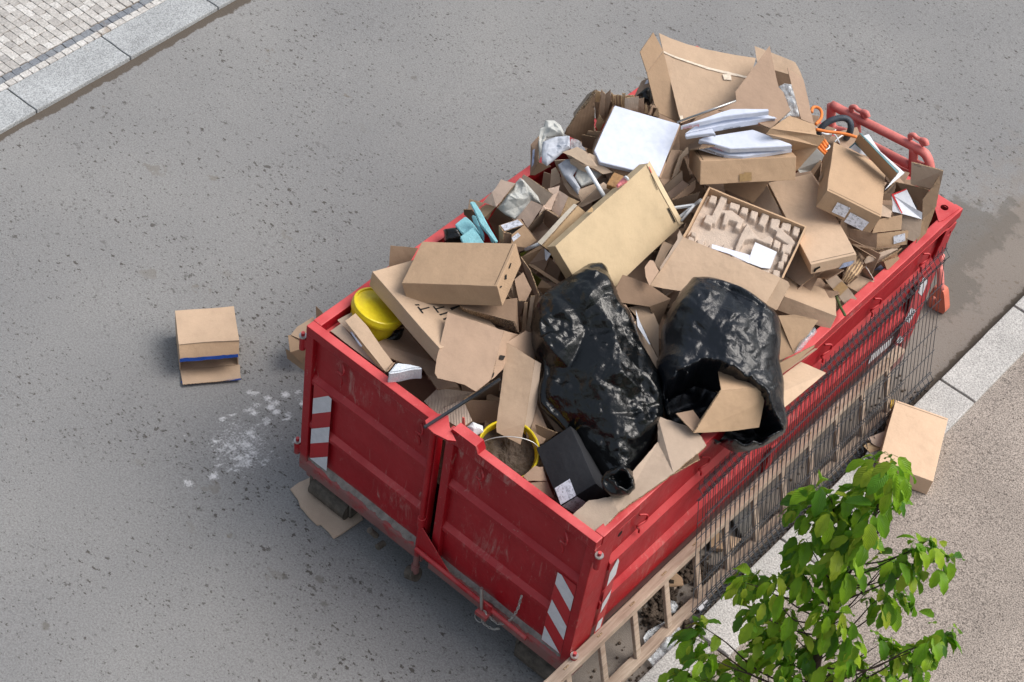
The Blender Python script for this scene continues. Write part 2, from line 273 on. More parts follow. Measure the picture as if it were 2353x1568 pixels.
def leaf_mat():
    m, nt, b = nodes('cherry_leaf'); lk = nt.links; setc(b, (.06, .17, .012), .42, .45)
    at = N(nt, 'ShaderNodeAttribute'); at.attribute_name = 'tone'
    r = ramp(nt, [(0, (.035, .12, .010)), (.35, (.10, .25, .010)), (.7, (.23, .41, .012)), (1, (.36, .45, .03))]); lk.new(at.outputs['Fac'], r.inputs[0])
    tc = N(nt, 'ShaderNodeTexCoord'); n = N(nt, 'ShaderNodeTexNoise', i_Scale=25.0, i_Detail=3.0); lk.new(tc.outputs['Object'], n.inputs['Vector'])
    mx = N(nt, 'ShaderNodeMixRGB', blend_type='OVERLAY'); mx.inputs[0].default_value = .35; lk.new(r.outputs[0], mx.inputs[1]); lk.new(n.outputs['Fac'], mx.inputs[2]); lk.new(mx.outputs[0], b.inputs['Base Color'])
    # herringbone veins from the leaf's own coordinates
    uv = N(nt, 'ShaderNodeUVMap'); sx = N(nt, 'ShaderNodeSeparateXYZ'); lk.new(uv.outputs[0], sx.inputs[0])
    ab = N(nt, 'ShaderNodeMath', operation='ABSOLUTE'); lk.new(sx.outputs['X'], ab.inputs[0]); m1 = N(nt, 'ShaderNodeMath', operation='MULTIPLY_ADD'); lk.new(ab.outputs[0], m1.inputs[0]); m1.inputs[1].default_value = -.35; lk.new(sx.outputs['Y'], m1.inputs[2])
    m2 = N(nt, 'ShaderNodeMath', operation='MULTIPLY'); lk.new(m1.outputs[0], m2.inputs[0]); m2.inputs[1].default_value = 55.0; m3 = N(nt, 'ShaderNodeMath', operation='SINE'); lk.new(m2.outputs[0], m3.inputs[0])
    bp = N(nt, 'ShaderNodeBump', i_Strength=.5, i_Distance=.0025); lk.new(m3.outputs[0], bp.inputs['Height']); lk.new(bp.outputs[0], b.inputs['Normal'])
    tr = N(nt, 'ShaderNodeBsdfTranslucent'); tr.inputs[0].default_value = (.16, .42, .015, 1); ms = N(nt, 'ShaderNodeMixShader'); ms.inputs[0].default_value = .28
    out = nt.nodes['Material Output']; lk.new(b.outputs[0], ms.inputs[1]); lk.new(tr.outputs[0], ms.inputs[2]); lk.new(ms.outputs[0], out.inputs[0]); M['leaf'] = m
leaf_mat()
def stone_mat(name, c, sp, var=.14, scale=3.0, mottled=.5):
    m, nt, b = nodes(name); lk = nt.links; setc(b, c, .88, .25)
    tc = N(nt, 'ShaderNodeTexCoord'); n1 = N(nt, 'ShaderNodeTexNoise', i_Scale=scale, i_Detail=6.0, i_Roughness=.6); lk.new(tc.outputs['Object'], n1.inputs['Vector'])
    r1 = ramp(nt, [(.3, [x * (1 - var) for x in c]), (.7, [x * (1 + var) for x in c])]); lk.new(n1.outputs['Fac'], r1.inputs[0])
    n2 = N(nt, 'ShaderNodeTexNoise', i_Scale=sp, i_Detail=3.0, i_Roughness=.7); lk.new(tc.outputs['Object'], n2.inputs['Vector']); r2 = ramp(nt, [(.36, (.12, .12, .12)), (.5, (.5, .5, .5)), (.64, (.88, .88, .88))]); lk.new(n2.outputs['Fac'], r2.inputs[0])
    mx = N(nt, 'ShaderNodeMixRGB', blend_type='OVERLAY'); mx.inputs[0].default_value = mottled; lk.new(r1.outputs[0], mx.inputs[1]); lk.new(r2.outputs[0], mx.inputs[2])
    n3 = N(nt, 'ShaderNodeTexNoise', i_Scale=6.0, i_Detail=8.0, i_Roughness=.7); lk.new(tc.outputs['Object'], n3.inputs['Vector']); r3 = ramp(nt, [(.64, (0, 0, 0)), (.70, (.45, .45, .45))]); lk.new(n3.outputs['Fac'], r3.inputs[0])
    m3 = N(nt, 'ShaderNodeMixRGB'); lk.new(r3.outputs[0], m3.inputs[0]); lk.new(mx.outputs[0], m3.inputs[1]); m3.inputs[2].default_value = (c[0] * .55, c[1] * .5, c[2] * .45, 1); lk.new(m3.outputs[0], b.inputs['Base Color'])
    bp = N(nt, 'ShaderNodeBump', i_Strength=.4, i_Distance=.004); lk.new(n2.outputs['Fac'], bp.inputs['Height']); lk.new(bp.outputs[0], b.inputs['Normal']); M[name] = m
stone_mat('granite', (.33, .345, .355), 95.0); stone_mat('granite_warm', (.40, .392, .378), 90.0); stone_mat('gravel', (.275, .24, .212), 105.0, .12, 1.4, .85)
stone_mat('joint', (.12, .095, .07), 60.0)
def cobble_mat():
    m, nt, b = nodes('cobble'); lk = nt.links; setc(b, (.4, .39, .38), .85, .3)
    at = N(nt, 'ShaderNodeAttribute'); at.attribute_name = 'tone'; r = ramp(nt, [(0, (.17, .185, .21)), (.22, (.21, .225, .245)), (.3, (.36, .345, .33)), (.7, (.47, .455, .435)), (1, (.54, .53, .515))]); lk.new(at.outputs['Fac'], r.inputs[0])
    tc = N(nt, 'ShaderNodeTexCoord'); n = N(nt, 'ShaderNodeTexNoise', i_Scale=60.0, i_Detail=5.0); lk.new(tc.outputs['Object'], n.inputs['Vector'])
    mx = N(nt, 'ShaderNodeMixRGB', blend_type='OVERLAY'); mx.inputs[0].default_value = .6; lk.new(r.outputs[0], mx.inputs[1]); lk.new(n.outputs['Fac'], mx.inputs[2])
    n3 = N(nt, 'ShaderNodeTexNoise', i_Scale=3.0, i_Detail=6.0, i_Roughness=.7); lk.new(tc.outputs['Object'], n3.inputs['Vector']); r3 = ramp(nt, [(.62, (0, 0, 0)), (.70, (.6, .6, .6))]); lk.new(n3.outputs['Fac'], r3.inputs[0])
    m3 = N(nt, 'ShaderNodeMixRGB'); lk.new(r3.outputs[0], m3.inputs[0]); lk.new(mx.outputs[0], m3.inputs[1]); m3.inputs[2].default_value = (.25, .19, .13, 1); lk.new(m3.outputs[0], b.inputs['Base Color'])
    bp = N(nt, 'ShaderNodeBump', i_Strength=.5, i_Distance=.006); lk.new(n.outputs['Fac'], bp.inputs['Height']); lk.new(bp.outputs[0], b.inputs['Normal']); M['cobble'] = m
cobble_mat()
def asphalt_mat():
    m, nt, b = nodes('asphalt'); lk = nt.links; setc(b, (.2, .2, .2), .9, .25)
    tc = N(nt, 'ShaderNodeTexCoord'); O = tc.outputs['Object']
    n0 = N(nt, 'ShaderNodeTexNoise', i_Scale=.55, i_Detail=4.0); lk.new(O, n0.inputs['Vector']); r0 = ramp(nt, [(.3, (.196, .197, .200)), (.7, (.243, .242, .239))]); lk.new(n0.outputs['Fac'], r0.inputs[0])
    n1 = N(nt, 'ShaderNodeTexNoise', i_Scale=75.0, i_Detail=4.0, i_Roughness=.75); lk.new(O, n1.inputs['Vector']); r1 = ramp(nt, [(.38, (.28, .28, .28)), (.5, (.5, .5, .5)), (.66, (.70, .70, .70))]); lk.new(n1.outputs['Fac'], r1.inputs[0])
    mx = N(nt, 'ShaderNodeMixRGB', blend_type='OVERLAY'); mx.inputs[0].default_value = .48; lk.new(r0.outputs[0], mx.inputs[1]); lk.new(r1.outputs[0], mx.inputs[2])
    # dark pits and tar blots gathered in loose drifts, large and small
    mp = N(nt, 'ShaderNodeMapping'); mp.inputs['Rotation'].default_value = (0, 0, .35); mp.inputs['Scale'].default_value = (1.0, 1.5, 1); lk.new(O, mp.inputs['Vector'])
    prev = mx.outputs[0]
    for sc, dens, warp, size, col, dsc in ((6.5, .545, .16, .17, (.065, .058, .052), .8), (12.0, .48, .09, .20, (.065, .058, .052), .9), (15.0, .43, .05, .18, (.075, .07, .062), .6), (26.0, .42, .05, .215, (.085, .08, .075), 1.5), (55.0, .36, .05, .20, (.12, .115, .11), 2.1), (2.6, .58, .34, .20, (.165, .15, .13), .5)):
        nd = N(nt, 'ShaderNodeTexNoise', i_Scale=sc * 3.2, i_Detail=4.0, i_Roughness=.6); lk.new(mp.outputs[0], nd.inputs['Vector'])
        v = N(nt, 'ShaderNodeTexVoronoi', i_Scale=sc); lk.new(mp.outputs[0], v.inputs['Vector'])
        q = N(nt, 'ShaderNodeMath', operation='MULTIPLY_ADD'); lk.new(nd.outputs['Fac'], q.inputs[0]); q.inputs[1].default_value = 1.15; lk.new(v.outputs['Distance'], q.inputs[2])
        rr = ramp(nt, [(.50 + size, (1, 1, 1)), (.56 + size, (0, 0, 0))]); lk.new(q.outputs[0], rr.inputs[0])
        ns = N(nt, 'ShaderNodeTexNoise', i_Scale=dsc, i_Detail=3.0); lk.new(mp.outputs[0], ns.inputs['Vector']); rs = ramp(nt, [(dens - .05, (.0, .0, .0)), (dens + .08, (.9, .9, .9))]); lk.new(ns.outputs['Fac'], rs.inputs[0])
        # only some of the cells carry a spot
        sxx = N(nt, 'ShaderNodeSeparateXYZ'); lk.new(v.outputs['Color'], sxx.inputs[0]); cellr = ramp(nt, [(.36, (0, 0, 0)), (.42, (1, 1, 1))]); lk.new(sxx.outputs['X'], cellr.inputs[0])
        mu = N(nt, 'ShaderNodeMath', operation='MULTIPLY'); lk.new(rr.outputs[0], mu.inputs[0]); lk.new(rs.outputs[0], mu.inputs[1])
        mu2 = N(nt, 'ShaderNodeMath', operation='MULTIPLY'); lk.new(mu.outputs[0], mu2.inputs[0]); lk.new(cellr.outputs[0], mu2.inputs[1])
        mm = N(nt, 'ShaderNodeMixRGB'); lk.new(mu2.outputs[0], mm.inputs[0]); lk.new(prev, mm.inputs[1]); mm.inputs[2].default_value = (*col, 1); prev = mm.outputs[0]
    class _K: outputs = [prev]
    m4 = _K
    # painted attributes: wet, dirt, white plaster splashes (broken up by noise)
    def layer(prev, name, col, k, sc, lo, hi, mxv=.9):
        a = N(nt, 'ShaderNodeAttribute'); a.attribute_name = name
        nn = N(nt, 'ShaderNodeTexNoise', i_Scale=sc, i_Detail=6.0, i_Roughness=.65); lk.new(O, nn.inputs['Vector'])
        q = N(nt, 'ShaderNodeMath', operation='MULTIPLY_ADD'); lk.new(nn.outputs['Fac'], q.inputs[0]); q.inputs[1].default_value = k; lk.new(a.outputs['Fac'], q.inputs[2])
        r = ramp(nt, [(lo, (0, 0, 0)), (hi, (mxv, mxv, mxv))]); lk.new(q.outputs[0], r.inputs[0])
        mm = N(nt, 'ShaderNodeMixRGB'); lk.new(r.outputs[0], mm.inputs[0]); lk.new(prev, mm.inputs[1]); mm.inputs[2].default_value = (*col, 1); return mm.outputs[0], r.outputs[0]
    c1, _ = layer(m4.outputs[0], 'dirt', (.20, .165, .135), .6, 9.0, .62, .95, .7)
    c2, wf = layer(c1, 'wet', (.115, .105, .092), .95, 7.0, .90, 1.16, .62)
    c2b, wf2 = layer(c2, 'gutter', (.085, .068, .052), .9, 11.0, .88, 1.0, .9)
    c3, _ = layer(c2b, 'splat', (.62, .62, .63), .95, 70.0, .66, 1.14, .95)
    lk.new(c3, b.inputs['Base Color'])
    n9 = N(nt, 'ShaderNodeTexNoise', i_Scale=110.0, i_Detail=4.0); lk.new(O, n9.inputs['Vector'])
    bp = N(nt, 'ShaderNodeBump', i_Strength=.55, i_Distance=.006); lk.new(n9.outputs['Fac'], bp.inputs['Height'])
    n10 = N(nt, 'ShaderNodeTexNoise', i_Scale=1.5, i_Detail=3.0); lk.new(O, n10.inputs['Vector']); b2 = N(nt, 'ShaderNodeBump', i_Strength=.3, i_Distance=.05); lk.new(n10.outputs['Fac'], b2.inputs['Height']); lk.new(b2.outputs[0], bp.inputs['Normal']); lk.new(bp.outputs[0], b.inputs['Normal'])
    M['asphalt'] = m
asphalt_mat()
# ================================================================ ground and kerbs
def smoothstep(a, b, x):
    t = max(0, min(1, (x - a) / (b - a))); return t * t * (3 - 2 * t)
def inside(pt, poly):
    c = False; x, y = pt; j = len(poly) - 1
    for i in range(len(poly)):
        xi, yi = poly[i]; xj, yj = poly[j]
        if (yi > y) != (yj > y) and x < (xj - xi) * (y - yi) / (yj - yi) + xi: c = not c
        j = i
    return c
def dseg(p, a, b):
    ax, ay = a; bx, by = b; dx, dy = bx - ax, by - ay; t = max(0, min(1, ((p[0] - ax) * dx + (p[1] - ay) * dy) / (dx * dx + dy * dy + 1e-9)))
    return math.hypot(p[0] - ax - t * dx, p[1] - ay - t * dy)
def sdist(p, poly):
    d = min(dseg(p, poly[i], poly[(i + 1) % len(poly)]) for i in range(len(poly))); return d if inside(p, poly) else -d
WET = [(1.55, 5.75), (1.77, 5.98), (1.88, 5.97), (1.94, 6.21), (2.06, 6.08), (2.114, 5.79), (2.12, 5.54), (2.13, 5.3), (2.11, 5.21), (2.2, 5.2), (2.31, 5.07), (2.29, 4.82), (2.2, 4.6), (1.9, 4.5), (1.5, 4.3), (1.2, 4.6), (1.35, 5.2)]
SPL = [(-0.826, 0.332), (-0.725, 0.372), (-0.743, 0.286), (-0.636, 0.522), (-0.538, 0.509), (-0.716, 0.184), (-0.594, 0.348), (-0.563, 0.24), (-0.8, 0.068), (-0.505, 0.356), (-0.679, -0.136), (-0.597, -0.16), (-0.568, -0.095), (-0.53, -0.01), (-0.553, 0.066), (-0.461, -0.145), (-0.401, -0.109), (-0.442, -0.249), (-0.479, -0.34), (-0.54, -0.517), (-0.456, -0.015), (-0.34, -0.02), (-0.553, -0.249), (-.49, -.13), (-.43, -.13), (-.63, .36)]
_sr = random.Random(31); SPL2 = []
for _x, _y in SPL:
    for _k in range(4): SPL2.append((_x + _sr.gauss(0, .022), _y + _sr.gauss(0, .022), _sr.uniform(.010, .034), _sr.uniform(.3, .62)))
for _k in range(60): SPL2.append((-.60 + _sr.gauss(0, .17), .02 + _sr.gauss(0, .24), _sr.uniform(.006, .014), _sr.uniform(.25, .5)))
BLOT = [(.60, -.46, .07), (.70, -.44, .07), (.76, -.58, .05), (1.25, -.62, .05), (-.35, -1.93, .06), (-.28, -2.2, .06), (-2.36, 3.66, .07), (.86, 6.73, .08), (1.05, 6.9, .06), (-.2, -.8, .03)]
def asphalt():
    xs = []; x = -3.97
    vs = []; nx, ny = 420, 520; x0, x1, y0, y1 = -4.05, 2.62, -3.2, 9.0
    X = [x0 + (x1 - x0) * i / nx for i in range(nx + 1)]; Y = [-30, -12, -6] + [y0 + (y1 - y0) * j / ny for j in range(ny + 1)] + [14, 22, 40]
    atts = {'wet': [], 'gutter': [], 'splat': [], 'dirt': []}
    for y in Y:
        for x in X:
            z = noise.noise(Vector((x * .8, y * .8, 0))) * .006
            vs.append((x, y, z))
            w = 0; dd = 0; s = 0
            if .9 < x < 2.62 and 4 < y < 6.5: w = .5 + .5 * max(-1, min(1, (sdist((x, y), WET) + .10 * noise.noise(Vector((x * 3.5, y * 3.5, 2)))) / .34))
            for bx, by, br in BLOT:
                d = math.hypot((x - bx), (y - by) * 1.3)
                if d < br * 1.6: w = max(w, .50 * (1 - smoothstep(br * .2, br * 1.6, d)))
            g = .95 * (1 - smoothstep(.0, .15 + .10 * noise.noise(Vector((0, y * 1.7, 7))), x + 4.04))
            gr = 1 - smoothstep(.0, .16, 2.60 - x) if y > 3.2 else 0
            if y < 3.6: gr = max(gr, .55 * smoothstep(2.44, 2.6, x))
            g = max(g, gr * .85)
            if -1.1 < x < -.2 and -.8 < y < .8:
                for sx, sy, r, am in SPL2:
                    d = abs(x - sx) + abs(y - sy)
                    if d < .12: s = max(s, math.exp(-(((x - sx) ** 2 + (y - sy) ** 2) / r ** 2)) * am)
                s = max(s, .26 * math.exp(-((x + .55) ** 2 + (y + .05) ** 2) / .08))
            dd = smoothstep(.2, 2.6, x) * smoothstep(2.5, 5.5, y) * .55 + (.9 * smoothstep(1.9, 2.3, x))
            atts['wet'].append(w); atts['gutter'].append(g); atts['splat'].append(s); atts['dirt'].append(min(1, dd))
    n1 = nx + 1; fs = [(j * n1 + i, j * n1 + i + 1, (j + 1) * n1 + i + 1, (j + 1) * n1 + i) for j in range(len(Y) - 1) for i in range(nx)]
    o = pyd('road', vs, fs, 'asphalt', smooth=True); tag(o, kind='structure')
    for k, a in atts.items():
        at = o.data.attributes.new(k, 'FLOAT', 'POINT'); at.data.foreach_set('value', a)
asphalt()
def sheet_rect(name, lo, hi, z, m, div=1):
    o = pyd(name, [(lo[0], lo[1], z), (hi[0], lo[1], z), (hi[0], hi[1], z), (lo[0], hi[1], z)], [(0, 1, 2, 3)], m); return tag(o, kind='structure')
sheet_rect('ground', (-60, -60), (60, 60), -.05, 'soil')
# gravel path to the right of the kerb: gently uneven sheet with loose pebbles
def gravel():
    vs = []; nx, ny = 60, 150; x0, x1, y0, y1 = 2.60, 6.2, -3, 9
    for j in range(ny + 1):
        for i in range(nx + 1):
            x = x0 + (x1 - x0) * i / nx; y = y0 + (y1 - y0) * j / ny
            z = .086 + .010 * noise.noise(Vector((x * 1.5, y * 1.5, 3))) - .012 * (1 - smoothstep(2.9, 3.1, x))
            vs.append((x, y, z))
    n1 = nx + 1; fs = [(j * n1 + i, j * n1 + i + 1, (j + 1) * n1 + i + 1, (j + 1) * n1 + i) for j in range(ny) for i in range(nx)]
    tag(pyd('gravel_path', vs, fs, 'gravel', smooth=True), kind='structure')
    bm = bmesh.new(); r = random.Random(3)
    for k in range(5200):
        x = 2.93 + (r.random() ** .9) * 2.0; y = -.6 + r.random() * 6.2; s = r.uniform(.003, .0075); z = .088 + .010 * noise.noise(Vector((x * 1.5, y * 1.5, 3)))
        
        vv = [bm.verts.new((x + s * math.cos(a) * r.uniform(.7, 1.2), y + s * math.sin(a) * r.uniform(.7, 1.2), z)) for a in (0, 1.57, 3.14, 4.71)]; t = bm.verts.new((x, y, z + s * .8))
        for i in range(4): bm.faces.new((vv[i], vv[(i + 1) % 4], t))
    tag(fin('loose_pebbles', bm, 'gravel'), 'small loose pebbles scattered over the beige gravel path', 'pebbles', kind='stuff')
gravel()
def slab_kerb(x0, x1, y0, y1, z, m, bev=.008, chip=0):
    bm = bmesh.new(); add_box(bm, (x0, y0, -.04), (x1, y1, z), bevel=bev)
    bmesh.ops.subdivide_edges(bm, edges=[e for e in bm.edges if e.calc_length() > .25], cuts=8)
    for v in bm.verts:
        if v.co.z > 0: v.co += nv(v.co, 9) * .003
    return tag(fin('kerb', bm, m), kind='structure')
ys = [-2.3, -1.15, -.10, .905, 1.925, 2.96, 3.985, 5.06, 6.1, 7.15, 8.2]
for a, b in zip(ys, ys[1:]): slab_kerb(2.595, 2.9 if a != -.10 else 2.79, a + .008, b - .010 if b != 3.985 else b - .016, .10 + .004 * math.sin(a * 3) - (.012 if a == -.10 else 0), 'granite_warm')
sheet_rect('kerb_joint_mortar', (2.6, -3), (2.89, 9), .066, 'joint')
ys = [-2.75, -1.78, -.81, .16, 1.13, 2.10, 3.07, 4.04, 5.0, 6.0]
for a, b in zip(ys, ys[1:]): slab_kerb(-4.395, -4.045, a + .005, b - .006, .037, 'granite')
sheet_rect('kerb_joint_mortar', (-4.385, -3), (-4.055, 7), .018, 'joint')
# cobbled pavement: real setts with joints
def cobbles():
    vs = []; fs = []; tone = []; r = random.Random(5)
    def stone(cx, cy, hx, hy, t):
        b0 = len(vs); zt = .039 + r.uniform(-.002, .003); tilt = (r.uniform(-.03, .03), r.uniform(-.03, .03)); ang = r.uniform(-.05, .05)
        ring = []
        n = 8
        for lvl, (sc, zz) in enumerate(((1.0, zt - .03), (1.0, zt - .004), (.93, zt))):
            for k in range(n):
                a = 2 * math.pi * (k // 2) / 4 + (.72 if k % 2 == 0 else .851); px_ = math.copysign(min(1, abs(math.cos(a)) * 1.33), math.cos(a)) * hx * sc; py_ = math.copysign(min(1, abs(math.sin(a)) * 1.33), math.sin(a)) * hy * sc
                px_ += .0035 * math.sin(k * 2.1 + cx * 90) ; py_ += .0035 * math.cos(k * 1.7 + cy * 80)
                vs.append((cx + px_ * math.cos(ang) - py_ * math.sin(ang), cy + px_ * math.sin(ang) + py_ * math.cos(ang), zz + px_ * tilt[0] + py_ * tilt[1])); tone.append(t)
        for l in range(2):
            for k in range(n): fs.append((b0 + l * n + k, b0 + l * n + (k + 1) % n, b0 + (l + 1) * n + (k + 1) % n, b0 + (l + 1) * n + k))
        fs.append(tuple(b0 + 2 * n + k for k in range(n)))
    y = -.2
    while y < 4.4:                                  # two edging rows along the kerb
        h = r.uniform(.032, .05); stone(-4.428, y + h, .031, h - .0015, r.uniform(.5, .95)); y += 2 * h + .001
    y = -.2
    while y < 4.4:
        h = r.uniform(.038, .055); stone(-4.494, y + h, .0335, h - .0012, r.uniform(0, .22)); y += 2 * h + .001
    y = -.3; row = 0
    while y < 5.2:
        hy = r.uniform(.034, .040); x = -4.530 - r.uniform(0, .012)
        while x > -6.2:
            hx = r.uniform(.036, .056); stone(x - hx, y + hy + .004 * math.sin(x * 5), hx - .0012, hy - .0012, r.uniform(.28, .95)); x -= 2 * hx + .001
        y += 2 * hy + .001; row += 1
    o = pyd('cobbled_pavement', vs, fs, 'cobble'); at = o.data.attributes.new('tone', 'FLOAT', 'POINT'); at.data.foreach_set('value', tone); tag(o, kind='structure')
    sheet_rect('pavement_bed', (-40, -30), (-4.40, 30), .030, 'joint')
cobbles()
# ================================================================ dirt under the ladder
def dirt():
    bm = bmesh.new(); r = random.Random(9)
    def clod(x, y, z, s):
        q = bmesh.ops.create_icosphere(bm, subdivisions=1, radius=s)['verts']
        for v in q: v.co = Vector((x, y, z)) + Vector((v.co.x, v.co.y, v.co.z * .7)) * (1 + .5 * noise.noise(v.co * 40 + Vector((x * 9, y * 9, 0))))
    for k in range(420):
        y = r.uniform(-.5, 3.9); x = r.gauss(2.56, .03) if r.random() < .5 else r.uniform(2.3, 2.585)
        if x > 2.59 or x < 2.2: continue
        clod(x, y, .004, r.uniform(.004, .014))
    for cx, cy, n, sp in ((2.30, 1.0, 170, .06), (2.33, 1.35, 150, .06), (2.35, .85, 80, .05), (2.5, .95, 60, .03), (2.42, 1.38, 60, .05)):
        for k in range(n): clod(cx + r.gauss(0, sp), cy + r.gauss(0, sp), .01 + abs(r.gauss(0, .015)), r.uniform(.006, .024))
    tag(fin('dirt_clods', bm, 'soil'), 'brown soil clods and grit in the gutter under the wooden ladder', 'dirt', kind='stuff')
dirt()
# ================================================================ the container
root = tag(empty('skip_container', (1.15, 2.0, .28)), 'large open red steel waste container heaped with cardboard, double gate at the front', 'container')
def extr(name, prof, y0, y1, m, parent, cuts=30, wob=.003):
    n = len(prof); vs = []; fs = []
    for j in range(cuts + 1):
        y = y0 + (y1 - y0) * j / cuts
        for (x, z) in prof:
            d = nv((x, y, z), 1.6) * wob; vs.append((x + d.x * 2, y, z + d.z))
    for j in range(cuts):
        for i in range(n): fs.append((j * n + i, j * n + (i + 1) % n, (j + 1) * n + (i + 1) % n, (j + 1) * n + i))
    fs.append(tuple(range(n))[::-1]); fs.append(tuple(cuts * n + i for i in range(n)))
    return pyd(name, vs, fs, m, parent)
def wall_prof(s, X):    # s=+1 outward +x
    o = [(0, 1.575), (-.034, 1.56), (-.036, 1.275), (-.002, 1.235), (-.002, 1.18), (-.036, 1.13), (-.036, .875), (-.002, .835), (-.002, .775), (-.036, .73), (-.036, .50), (-.08, .33), (-.08, .2)]
    pr = [(X + s * a, z) for a, z in o]; inn = [(X - s * .105, .2), (X - s * .105, .48), (X - s * .05, .52), (X - s * .05, 1.575)]
    return pr + inn
extr('side_wall', wall_prof(1, 2.30), .16, 3.78, 'red', root); extr('side_wall', wall_prof(-1, 0.0), .16, 3.78, 'red', root)
for X, s in ((2.30, 1), (0.0, -1)):
    a, b = sorted((X, X - s * .068)); bm = bmesh.new(); add_box(bm, (a, -.0, 1.575), (b, L, T), bevel=.008); bmesh.ops.subdivide_edges(bm, edges=[e for e in bm.edges if e.calc_length() > 1], cuts=24)
    for v in bm.verts: v.co += nv(v.co, 1.8) * .004
    fin('top_rail', bm, 'red', root)
    a, b = sorted((X - s * .012, X - s * .09)); obox('corner_post', (a, .004, .14), (b, .16, 1.575), 'red', root, .006); obox('corner_post', (a, 3.78, .08), (b, 3.93, 1.575), 'red', root, .006)
    a, b = sorted((X + s * .004, X - s * .03)); obox('side_stiffener', (a, 2.0, .32), (b, 2.07, .74), 'red', root)
obox('rear_wall', (.09, 3.86, .2), (2.21, 3.90, 1.575), 'red', root); obox('rear_rail', (.07, 3.86, 1.58), (2.23, 3.935, T - .003), 'red', root, .008)
for z in (.8, 1.2): obox('rear_rib', (.09, 3.90, z - .04), (2.21, 3.935, z + .04), 'red', root)
obox('floor', (.05, 0, .22), (2.25, 3.9, .26), 'rust', root)
for x in (.55, 1.75): obox('skid', (x - .05, .1, .10), (x + .05, 4.0, .22), 'red', root)
for x in (.30, 2.12):
    rl_ = cyl('roller', (x - .22, .03, .085), (x + .10, .03, .085), .075, 'rust', root, n=24)
    obox('roller_bracket', (x - .25, .0, .02), (x - .225, .12, .24), 'rust', root); obox('roller_bracket', (x + .11, .0, .05), (x + .13, .12, .24), 'rust', root)
# gusset plates with a round hole
def holed(name, outer, c, r, axis, th):
    C0 = Vector(c); O = [Vector(p) for p in outer]; n = 32; bm = bmesh.new(); nrm_ = Vector(axis).normalized()
    u = (O[1] - O[0]).normalized(); w = nrm_.cross(u); A = []; B = []
    for k in range(n):
        a = 2 * math.pi * k / n; d = u * math.cos(a) + w * math.sin(a); best = None
        for i in range(len(O)):
            p, q = O[i], O[(i + 1) % len(O)]; e = q - p
            den = d.dot(w) * e.dot(u) - d.dot(u) * e.dot(w)
            if abs(den) < 1e-9: continue
            rx, ry = (p - C0).dot(u), (p - C0).dot(w); t = (ry * e.dot(u) - rx * e.dot(w)) / den; s_ = (rx * d.dot(w) - ry * d.dot(u)) / -den if False else None
            hit = C0 + d * t; m_ = (hit - p).dot(e) / e.dot(e)
            if t > 0 and -1e-4 <= m_ <= 1.0001 and (best is None or t < best): best = t
        A.append(C0 + d * (best or r * 1.3)); B.append(C0 + d * r)
    def ring(P, off): return [bm.verts.new(p + nrm_ * off) for p in P]
    a0, b0, a1, b1 = ring(A, 0), ring(B, 0), ring(A, -th), ring(B, -th)
    for k in range(n):
        j = (k + 1) % n
        bm.faces.new((a0[k], a0[j], b0[j], b0[k])); bm.faces.new((a1[k], b1[k], b1[j], a1[j])); bm.faces.new((a0[k], a1[k], a1[j], a0[j])); bm.faces.new((b0[k], b0[j], b1[j], b1[k]))
    bmesh.ops.recalc_face_normals(bm, faces=bm.faces); return fin(name, bm, 'red', root)
holed('gusset_plate', [(2.05, 3.90, T + .006), (2.285, 3.925, T + .006), (2.262, 3.68, T + .006)], (2.205, 3.84, T + .006), .028, (0, 0, 1), .008)
holed('gusset_plate', [(2.304, 3.90, 1.56), (2.304, 3.76, 1.56), (2.304, 3.74, 1.42), (2.304, 3.80, 1.42), (2.304, 3.90, 1.5)], (2.304, 3.835, 1.49), .02, (1, 0, 0), .006)
